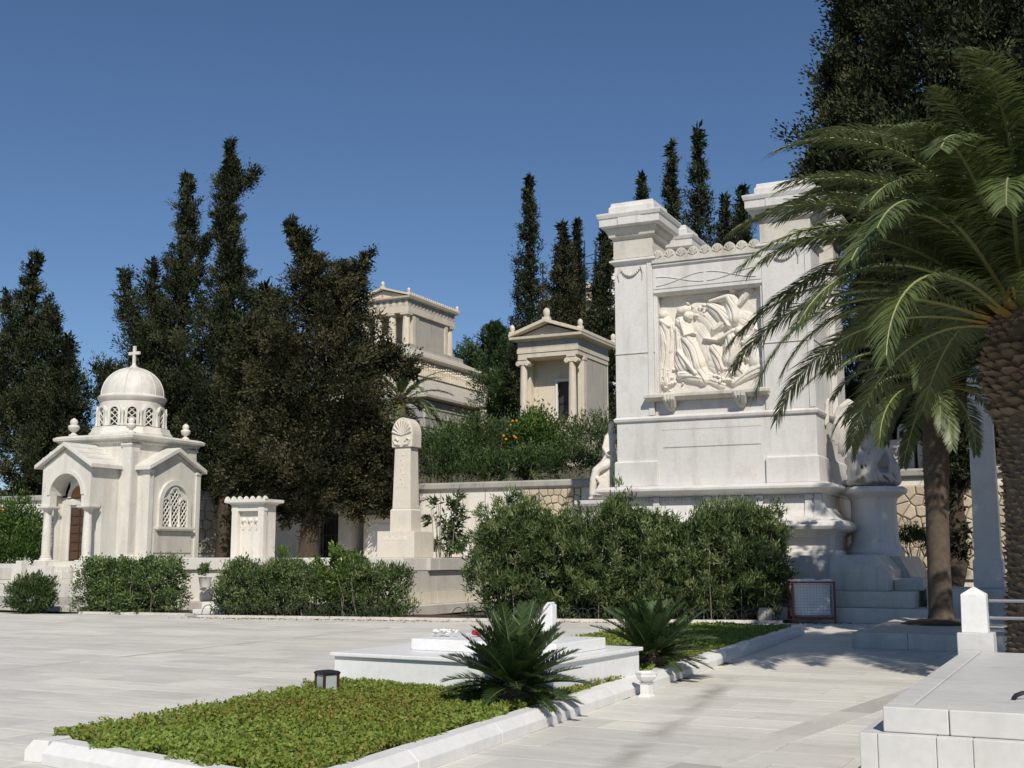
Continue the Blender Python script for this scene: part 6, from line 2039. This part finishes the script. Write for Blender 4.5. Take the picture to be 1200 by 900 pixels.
link('leaves', np_mesh('leaves', v, f, tn), M['hedge'], pt)


# ------------------------------------------------------------------ palms and cycads
def frond_mesh(name, L, start, end, npair, ll, lw, seed, vee=0.35, fwd=0.75, tip_droop=0.25, rr=0.018, bare=0.12, twist=0.0, yellow=0.0):
    """feather leaf in the local xz plane; start/end are elevations of the stalk at foot and tip"""
    rg = np.random.default_rng(seed)
    ns = 26
    s = np.linspace(0, 1, ns)
    el = start + (end - start) * s ** 1.35
    ds = L / (ns - 1)
    px_ = np.concatenate([[0], np.cumsum(np.cos(el[:-1]) * ds)])
    pz = np.concatenate([[0], np.cumsum(np.sin(el[:-1]) * ds)])
    side = 0.10 * L * twist * s ** 2
    c = np.stack([px_, side, pz], 1)
    tan = np.stack([np.cos(el), 0 * el, np.sin(el)], 1)
    nor = np.stack([-np.sin(el), 0 * el, np.cos(el)], 1)
    V, F, T = [], [], []
    # stalk: thin four-sided tube
    mb_v, mb_f = [], []
    for k in range(ns):
        w = rr * (1 - 0.85 * s[k]) + 0.003
        wb = w * (2.2 if s[k] < 0.06 else 1.0)
        for (a, b) in ((wb, 0), (0, w), (-wb, 0), (0, -w)):
            mb_v.append(c[k] + np.array([0, a, 0]) + nor[k] * b)
    for k in range(ns - 1):
        for i in range(4):
            j = (i + 1) % 4
            mb_f.append((k * 4 + i, k * 4 + j, k * 4 + 4 + j, k * 4 + 4 + i))
    stalk = (np.array(mb_v), np.array(mb_f), np.repeat(np.clip(s * 3.0, 0.02, 1), 4) * (1 - yellow))
    # leaflets: each a narrow two-piece blade
    t = bare + (1 - bare) * (np.arange(npair) + 0.5) / npair
    vs, fs, ts = [], [], []
    for sg in (-1, 1):
        tt = np.clip(t + rg.normal(size=npair) * 0.004, 0, 1)
        base = np.stack([np.interp(tt, s, c[:, i]) for i in range(3)], 1)
        tg = unit(np.stack([np.interp(tt, s, tan[:, i]) for i in range(3)], 1))
        nr = unit(np.stack([np.interp(tt, s, nor[:, i]) for i in range(3)], 1))
        f_ = fwd + 0.9 * tt ** 3 + rg.normal(size=npair) * 0.07
        vv = vee * (1 - 0.4 * tt) + rg.normal(size=npair) * 0.12
        d = unit(np.array([0, sg, 0]) + tg * f_[:, None] + nr * vv[:, None])
        ln = ll * np.interp(tt, [0, bare, bare + 0.12, 0.45, 0.8, 1.0], [0.5, 0.55, 0.85, 1.0, 0.75, 0.35]) * rg.uniform(0.88, 1.1, npair)
        wd = np.cross(d, nr)
        wd = unit(wd) * lw * 0.5
        drop = np.array([0, 0, -1.0]) * (tip_droop * ln)[:, None]
        mid = base + d * (ln * 0.5)[:, None] + drop * 0.2
        tip = base + d * ln[:, None] + drop
        k0 = np.arange(npair) * 5
        q = np.empty((npair, 5, 3))
        q[:, 0] = base - wd * 0.6
        q[:, 1] = base + wd * 0.6
        q[:, 2] = mid + wd
        q[:, 3] = mid - wd
        q[:, 4] = tip
        vs.append(q.reshape(-1, 3))
        tn_ = np.clip(0.62 + rg.normal(size=npair) * 0.13 - yellow * rg.random(npair), 0, 1)
        ts.append(np.repeat(tn_, 5))
        fs.append(k0)
    off = len(vs[0])
    q4 = np.concatenate([np.stack([k, k + 1, k + 2, k + 3], 1) for k in (fs[0], fs[1] + off)])
    t3 = np.concatenate([np.stack([k + 3, k + 2, k + 4], 1) for k in (fs[0], fs[1] + off)])
    allv = np.concatenate(vs)
    me = bpy.data.meshes.new(name)
    ov = len(allv)
    verts = np.concatenate([allv, stalk[0]])
    faces = [tuple(r_) for r_ in q4.tolist()] + [tuple(r_) for r_ in t3.tolist()] + [tuple(int(i) + ov for i in r_) for r_ in stalk[1]]
    me.from_pydata(verts.tolist(), [], faces)
    nleaf = len(q4) + len(t3)
    a = me.attributes.new('tone', 'FLOAT', 'POINT')
    a.data.foreach_set('value', np.concatenate(ts + [stalk[2]]).astype(np.float32))
    mi = np.zeros(len(faces), dtype=np.int32)
    mi[nleaf:] = 1
    me.polygons.foreach_set('material_index', mi)
    return me


def crown_of_fronds(t, parent, centre, n, L, ll, lw, npair, seed, emin, emax, leafmat='palm', stalkmat='rachis', rr=0.02, spread=0.22, var=6, curve=(1.1, 1.7), yellow_low=0.3, **kw):
    rg = random.Random(seed)
    kinds = []
    for q in range(var):
        f = q / (var - 1)
        el = R(emax) + (R(emin) - R(emax)) * f
        bend = curve[0] + (curve[1] - curve[0]) * rg.random()
        me = frond_mesh('frond', L * rg.uniform(0.92, 1.05), el, el - bend, npair, ll, lw, seed * 10 + q, rr=rr, twist=rg.uniform(-0.8, 0.8), yellow=0.0, **kw)
        me.materials.append(M[leafmat])
        me.materials.append(M[stalkmat])
        kinds.append(me)
    for k in range(n):
        f = k / (n - 1)
        q = min(var - 1, int(f * var))
        o = bpy.data.objects.new('frond', kinds[q])
        COL.objects.link(o)
        o.parent = parent
        a = k * 2.39996 + rg.uniform(-0.25, 0.25)
        r_ = spread * (0.25 + 0.75 * f)
        o.location = Vector(centre) + Vector((r_ * math.cos(a), r_ * math.sin(a), -0.35 * f * spread / 0.22 * 0.6))
        o.rotation_euler = (rg.uniform(-0.12, 0.12), rg.uniform(-0.12, 0.12), a)
        s = rg.uniform(0.88, 1.08)
        o.scale = (s, s, s)


def scaly_trunk(parent, pts, rad, mat_core, mat_stub, turns, per, size, seed, name='leaf_base', start=0.0):
    rg = random.Random(seed)
    MB().tube(pts, rad, 20).build('trunk_core', mat_core, parent, smooth=True)
    P = np.asarray([tuple(p) for p in pts])
    seg = np.linalg.norm(np.diff(P, axis=0), axis=1)
    cum = np.concatenate([[0], np.cumsum(seg)])
    m = MB()
    for k in range(turns):
        s = cum[-1] * (start + (1 - start) * (k + 0.5) / turns)
        c = Vector([np.interp(s, cum, P[:, i]) for i in range(3)])
        r = np.interp(s, cum, rad)
        for i in range(per):
            a = 2 * math.pi * (i + 0.5 * (k % 2) + rg.uniform(-0.3, 0.3)) / per
            o = Vector((math.cos(a), math.sin(a), 0))
            tn = Vector((-math.sin(a), math.cos(a), 0))
            w, h, d = size * rg.uniform(0.6, 1.15), size * rg.uniform(0.3, 0.65), size * rg.uniform(0.2, 1.0)
            b = c + o * (r - 0.02) + Vector((0, 0, rg.uniform(-0.02, 0.02)))
            vs = [b - tn * w, b + tn * w, b + Vector((0, 0, h)), b - Vector((0, 0, h * 0.8)),
                  b + o * d - tn * w * 0.45 + Vector((0, 0, h * 0.7)), b + o * d + tn * w * 0.45 + Vector((0, 0, h * 0.7)), b + o * d * 0.9 + Vector((0, 0, h * 0.15))]
            m.add(vs, [(0, 3, 6, 4), (3, 1, 5, 6), (1, 2, 5), (2, 0, 4), (2, 4, 5), (4, 6, 5)])
    return tag(m.build('leaf_bases', mat_stub, parent), kind='stuff')


# big date palm at the right edge
b1 = Vector((-0.74, 17.42, 0.1))
p1 = thing('date_palm', 'large date palm with scaly trunk and arching fronds at the right edge', 'palm', b1, local=True)
tr1 = [Vector((0, 0, 0)), Vector((0.0, 0, 1.0)), Vector((0.02, 0, 2.2)), Vector((0.02, 0, 3.2)), Vector((0.0, 0, 4.0)), Vector((0, 0, 4.75))]
scaly_trunk(p1, tr1, [0.48, 0.40, 0.40, 0.42, 0.52, 0.42], M['palm_bark'], M['palm_stub'], 58, 17, 0.085, 1)
scaly_trunk(p1, [Vector((0, 0, 3.35)), Vector((0, 0, 4.3))], [0.46, 0.54], M['palm_bark'], M['palm_stub'], 9, 15, 0.14, 2)
cr1 = MB().ball((0, 0, 4.7), 0.38, 14, 9, 1.2).build('crown', M['palm_stub'], p1, smooth=True)
at_ = cr1.data.attributes.new('tone', 'FLOAT', 'POINT')
at_.data.foreach_set('value', [0.05] * len(cr1.data.vertices))
crown_of_fronds(p1, cr1, (0, 0, 4.95), 92, 4.15, 0.62, 0.031, 128, 3, 22, 84, rr=0.034, spread=0.34, var=10, curve=(1.5, 1.95), bare=0.09, vee=0.25, fwd=0.62, tip_droop=0.28)
# smaller palm with smooth grey trunk
b2 = Vector((-2.98, 25.6, 0.2))
p2 = thing('slender_palm', 'smaller palm with smooth grey trunk and drooping fronds beside the monument steps', 'palm', b2, local=True)
tr2 = [Vector((0.05, 0.0, 0)), Vector((0.04, 0, 0.3)), Vector((0.04, 0.01, 1.2)), Vector((0.06, 0.03, 2.4)), Vector((0.08, 0.05, 3.3)), Vector((0.12, 0.07, 4.0)), Vector((0.16, 0.1, 5.0))]
MB().tube(tr2, [0.30, 0.24, 0.225, 0.225, 0.25, 0.26, 0.22], 20).build('trunk', M['palm_bark'], p2, smooth=True)
scaly_trunk(p2, tr2[3:], [0.23, 0.255, 0.265, 0.22], M['palm_bark'], M['palm_bark'], 24, 11, 0.05, 4)
cr2 = MB().ball((0.16, 0.1, 5.05), 0.26, 12, 8, 1.3).build('crown', M['rachis'], p2, smooth=True)
at_ = cr2.data.attributes.new('tone', 'FLOAT', 'POINT')
at_.data.foreach_set('value', [0.05] * len(cr2.data.vertices))
crown_of_fronds(p2, cr2, (0.16, 0.1, 5.05), 46, 2.5, 0.42, 0.034, 86, 5, -6, 72, rr=0.026, spread=0.24, var=7, curve=(1.2, 1.7), bare=0.12, vee=0.3, fwd=0.8, tip_droop=0.2)
# palm behind the bushy conifer
q = at(470, 466, 60)
b3 = Vector((q.x, q.y, hill(q.x, q.y)))
p3 = thing('hill_palm', 'palm crown on the hill half hidden behind the bushy conifer', 'palm', b3, local=True)
hz_ = q.z - b3.z
MB().tube([Vector((0, 0, 0)), Vector((0.05, 0, hz_ * 0.5)), Vector((0, 0, hz_))], [0.32, 0.26, 0.26], 12).build('trunk', M['palm_bark'], p3, smooth=True)
cr3 = MB().ball((0, 0, hz_), 0.3, 10, 7).build('crown', M['palm_bark'], p3, smooth=True)
crown_of_fronds(p3, cr3, (0, 0, hz_), 34, 3.0, 0.45, 0.05, 50, 7, -20, 75, rr=0.03, spread=0.25, var=5)
# small palms on the terrace
q = at(618, 548, 43.5)
b4 = Vector((q.x, max(q.y, 38.7), 4.0))
p4 = thing('dwarf_palm', 'small yellowish palm at the foot of the orange tree on the terrace', 'palm', b4, local=True)
cr4 = MB().lathe([(0.2, 0), (0.22, 0.3), (0.1, 0.5)], 0, 0, 10).build('stump', M['palm_bark'], p4, smooth=True)
crown_of_fronds(p4, cr4, (0, 0, 0.45), 22, 1.7, 0.32, 0.03, 40, 9, 0, 65, rr=0.018, spread=0.14, var=5)


def cycad(label, loc, L, n, seed, rot):
    t = thing('cycad', label, 'cycad', loc, rot, 'cycads on the grave plot', local=True)
    scaly_trunk(t, [Vector((0, 0, -0.05)), Vector((0, 0, 0.15)), Vector((0, 0, 0.26))], [0.15, 0.16, 0.1], M['palm_bark'], M['palm_stub'], 7, 10, 0.05, seed)
    c = MB().lathe([(0.10, 0.24), (0.07, 0.32), (0.01, 0.38)], 0, 0, 10).build('crown', M['palm_stub'], t, smooth=True)
    crown_of_fronds(t, c, (0, 0, 0.27), n, L, 0.17, 0.0145, 72, seed, -2, 76, 'cycad', 'cycad', rr=0.011, spread=0.09, var=9, curve=(0.15, 0.55), bare=0.08, vee=0.45, fwd=0.75, tip_droop=0.04)


cycad('dark green cycad growing against the near corner of the white grave', (-5.33, 11.0, 0.12), 0.72, 66, 21, 0.4)
cycad('dark green cycad growing behind the white grave near the marble vase', (-5.42, 15.35, 0.12), 0.78, 60, 22, 2.0)

# ------------------------------------------------------------------ red wire bin
bn = thing('wire_bin', 'red framed wire bin holding a white bag beside the oleander hedge', 'bin', (-6.42, 29.82, 0.0), R(22), local=True)
W_, D_, H_ = 0.50, 0.34, 1.0
for sx in (-1, 1):
    for sy in (-1, 1):
        MB().box(sx * W_ - 0.022, sx * W_ + 0.022, sy * D_ - 0.022, sy * D_ + 0.022, 0.0, H_).build('post', M['red'], bn)
for z in (0.10, H_ - 0.04):
    for sy in (-1, 1):
        MB().box(-W_ + 0.023, W_ - 0.023, sy * D_ - 0.02, sy * D_ + 0.02, z, z + 0.04).build('rail', M['red'], bn)
    for sx in (-1, 1):
        MB().box(sx * W_ - 0.02, sx * W_ + 0.02, -D_ + 0.023, D_ - 0.023, z, z + 0.04).build('rail', M['red'], bn)
m = MB()
for k in range(13):
    x = -W_ + 2 * W_ * (k + 0.5) / 13
    m.tube([(x, -D_ - 0.005, 0.13), (x, -D_ - 0.005, H_ - 0.03)], 0.0045, 4)
for k in range(12):
    z = 0.14 + 0.82 * (k + 0.5) / 12
    m.tube([(-W_, -D_ - 0.008, z), (W_, -D_ - 0.008, z)], 0.0045, 4)
for k in range(8):
    y = -D_ + 2 * D_ * (k + 0.5) / 8
    m.tube([(W_ + 0.004, y, 0.13), (W_ + 0.004, y, H_ - 0.03)], 0.0045, 4)
for k in range(12):
    z = 0.14 + 0.82 * (k + 0.5) / 12
    m.tube([(W_ + 0.007, -D_, z), (W_ + 0.007, D_, z)], 0.0045, 4)
tag(m.build('wire_mesh', M['wire'], bn), kind='stuff')
bg_ = thing('bin_bag', 'white plastic bag folded over the rim of the red wire bin', 'bag', (-6.42, 29.82, 0.14), R(22), local=True)
n = 28
vs, fs = [], []
prof = [(0.55, 0.0), (0.93, 0.06), (0.95, 0.3), (0.93, 0.55), (0.96, 0.78), (1.02, 0.87), (1.10, 0.89), (1.12, 0.84), (1.09, 0.78)]
rg = random.Random(3)
for r_, z in prof:
    for i in range(n):
        a = 2 * math.pi * i / n
        c_, s_ = math.cos(a), math.sin(a)
        k = 1.0 / max(abs(c_), abs(s_)) ** 0.85
        w = 1 + 0.03 * math.sin(7 * a + z * 9) + rg.uniform(-0.012, 0.012)
        vs.append((c_ * k * r_ * (W_ - 0.05) * w, s_ * k * r_ * (D_ - 0.05) * w, z + (0.03 * math.sin(5 * a) if z > 0.7 else 0)))
for q in range(len(prof) - 1):
    for i in range(n):
        j = (i + 1) % n
        fs.append((q * n + i, q * n + j, (q + 1) * n + j, (q + 1) * n + i))
fs.append(tuple(range(n))[::-1])
MB().add(vs, fs).build('bag_body', M['bag'], bg_, smooth=True)

# stone stump by the bin
sb = thing('stone_block', 'rough mossy stone block at the foot of the oleander hedge beside the bin', 'stone', (-7.45, 29.5, 0), local=True)
MB().loft([(-0.17, 0.17, -0.15, 0.15, 0), (-0.18, 0.17, -0.16, 0.15, 0.25), (-0.15, 0.15, -0.13, 0.13, 0.36)]).build('block', M['coping'], sb, bevel=0.03)


# ------------------------------------------------------------------ low hoop fences
def hoop_fence(label, p0, p1):
    p0, p1 = Vector(p0), Vector(p1)
    d = p1 - p0
    t = thing('hoop_fence', label, 'fence', (p0.x, p0.y, 0.03), math.atan2(d.y, d.x), 'low hoop fences', local=True)
    L = d.length
    w, step = 0.36, 0.24
    m = MB()
    m.tube([(w / 2 * math.cos(a), 0, 0.30 * math.sin(a) ** 0.8 if math.sin(a) > 0 else 0) for a in [math.pi * k / 12 for k in range(13)]], 0.010, 5)
    me = m.mesh('hoop')
    me.materials.append(M['iron'])
    n = int(L / step)
    for k in range(n):
        o = bpy.data.objects.new('hoop', me)
        COL.objects.link(o)
        o.parent = t
        o.location = (w / 2 + k * step, 0.006 * (k % 2), 0)


hoop_fence('low dark wire hoop fence along the foot of the oleander hedge', (-14.75, 26.78), (-7.5, 29.18))
hoop_fence('low dark wire hoop fence along the grey-green hedges below the obelisk', (-21.5, 25.33), (-16.1, 26.5))

# steps between the hedges
se = thing('garden_steps', 'two short white marble steps between the clipped hedges', 'steps', (-21.7, 26.2, 0))
MB().box(-22.35, -21.0, 25.95, 26.6, 0.0, 0.17).build('step', M['kerb'], se, bevel=0.012)
MB().box(-22.35, -21.0, 26.3, 27.2, 0.173, 0.36).build('step', M['wall'], se, bevel=0.012)
MB().box(-22.5, -20.9, 27.3, 27.5, 0.0, 1.15).build('back_wall', M['cream'], se, bevel=0.012)

# pale pillar and plinth behind the date palm
pp_ = thing('pillar_tomb', 'plain pale marble pillar on a square plinth behind the date palm trunk', 'pillar', (-2.5, 32.2, 0))
MB().box(-3.9, -1.5, 31.2, 33.4, 0.0, 0.82).build('plinth', M['platform'], pp_, bevel=0.015)
MB().loft([(-2.86, -2.16, 31.85, 32.5, 0.823), (-2.86, -2.16, 31.85, 32.5, 1.5), (-2.82, -2.20, 31.89, 32.46, 1.53), (-2.78, -2.24, 31.93, 32.42, 6.0), (-2.6, -2.42, 32.1, 32.25, 6.4)]).build('shaft', M['tomb'], pp_, bevel=0.012)
# pale stone tomb left of the chapel
lt = thing('pillar_stone', 'weathered pale upright gravestone behind the chapel porch', 'gravestone', (-35.6, 33.6, 0.7))
MB().loft([(-35.9, -35.1, 33.3, 33.9, 0.71), (-35.9, -35.1, 33.3, 33.9, 3.0), (-36.0, -35.0, 33.2, 34.0, 3.1), (-35.8, -35.2, 33.4, 33.8, 4.5), (-35.95, -35.05, 33.3, 33.9, 4.6), (-35.7, -35.3, 33.45, 33.75, 5.0)]).build('stone_body', M['statue'], lt, bevel=0.02)

# ------------------------------------------------------------------ scaffolded building on the hill
p = at(690, 400, 118)
bd = thing('scaffold_building', 'pale unfinished building with ledges on the hilltop behind the cypresses', 'building', (p.x, p.y, 17), YAW, local=True)
zb = at(690, 345, 118).z - 17
z1, z2, z3, z0 = (at(690, q, 118).z - 17 for q in (330, 351, 362, 430))
MB().box(-4.5, 1.3, 0.0, 5, 0, z2 - 0.3).build('lower_floor', M['building'], bd)
MB().box(-5.0, 1.6, -0.6, 5.2, z2 - 0.3, z2).build('ledge', M['building'], bd, bevel=0.03)
MB().box(-0.2, 1.7, 0.3, 4, z2, z1).build('tower', M['building'], bd)
MB().box(1.8, 4.2, 0.6, 4, 0, at(706, 290, 118).z - 17).build('rear_tower', M['kerb'], bd)
for k in range(4):
    MB().box(-3.9 + 1.3 * k, -3.2 + 1.3 * k, -0.02, -0.003, z2 - 2.2, z2 - 0.9).build('window', M['dark'], bd)
sc = thing('scaffolding', 'dark blue tube scaffolding around the pale hilltop building', 'scaffolding', (p.x, p.y, 17), YAW, local=True)
zt = at(690, 285, 118).z - 17
posts = (-6.4, -4.6, -2.9, -0.4, 0.75, 2.2)
hs = (0.55, 0.6, 0.70, 1.0, 0.95, 0.85)
for x, h in zip(posts, hs):
    MB().tube([(x, -1.0, 0), (x, -1.0, z2 + (zt - z2) * h)], 0.075, 6).build('standard', M['scaffold'], sc)
    MB().tube([(x, 0.4, 0), (x, 0.4, z2 + (zt - z2) * (h - 0.05))], 0.075, 6).build('standard', M['scaffold'], sc)
for k in range(6):
    z = z2 + (zt - z2) * (-0.5 + 0.22 * k)
    MB().tube([(-6.4 if k < 4 else -0.6, -1.0, z), (2.4, -1.0, z)], 0.06, 6).build('ledger', M['scaffold'], sc)
for k in range(3):
    z = z2 + (zt - z2) * (0.06 + 0.25 * k)
    MB().tube([(-2.9, -1.0, z), (2.2, -1.0, z + (zt - z2) * 0.3 * (-1) ** k)], 0.05, 6).build('brace', M['scaffold'], sc)

# ------------------------------------------------------------------ dry leaves blown against the hedges
rg = np.random.default_rng(40)
n = 900
P = []
while len(P) < n:
    x = rg.uniform(-22, -5)
    y = edge_y(x) - abs(rg.normal()) * 0.35 + 0.1
    P.append((x, y, 0.083 if y > edge_y(x) else 0.008))
P = np.array(P)
D = rg.normal(size=(n, 3)) * np.array([1, 1, 0.08])
v, f, tn = leaf_arrays(P, D, rg.uniform(0.04, 0.10, n), 0.025, rg.uniform(0, 0.5, n), rg, 0.15)
tag(link('fallen_leaves', np_mesh('fallen_leaves', v, f, tn), foliage('dry_leaf', (0.10, 0.06, 0.03), (0.20, 0.13, 0.06), (0.28, 0.2, 0.1), 0.0)), 'dry brown leaves scattered along the foot of the hedges', 'leaves', kind='stuff')
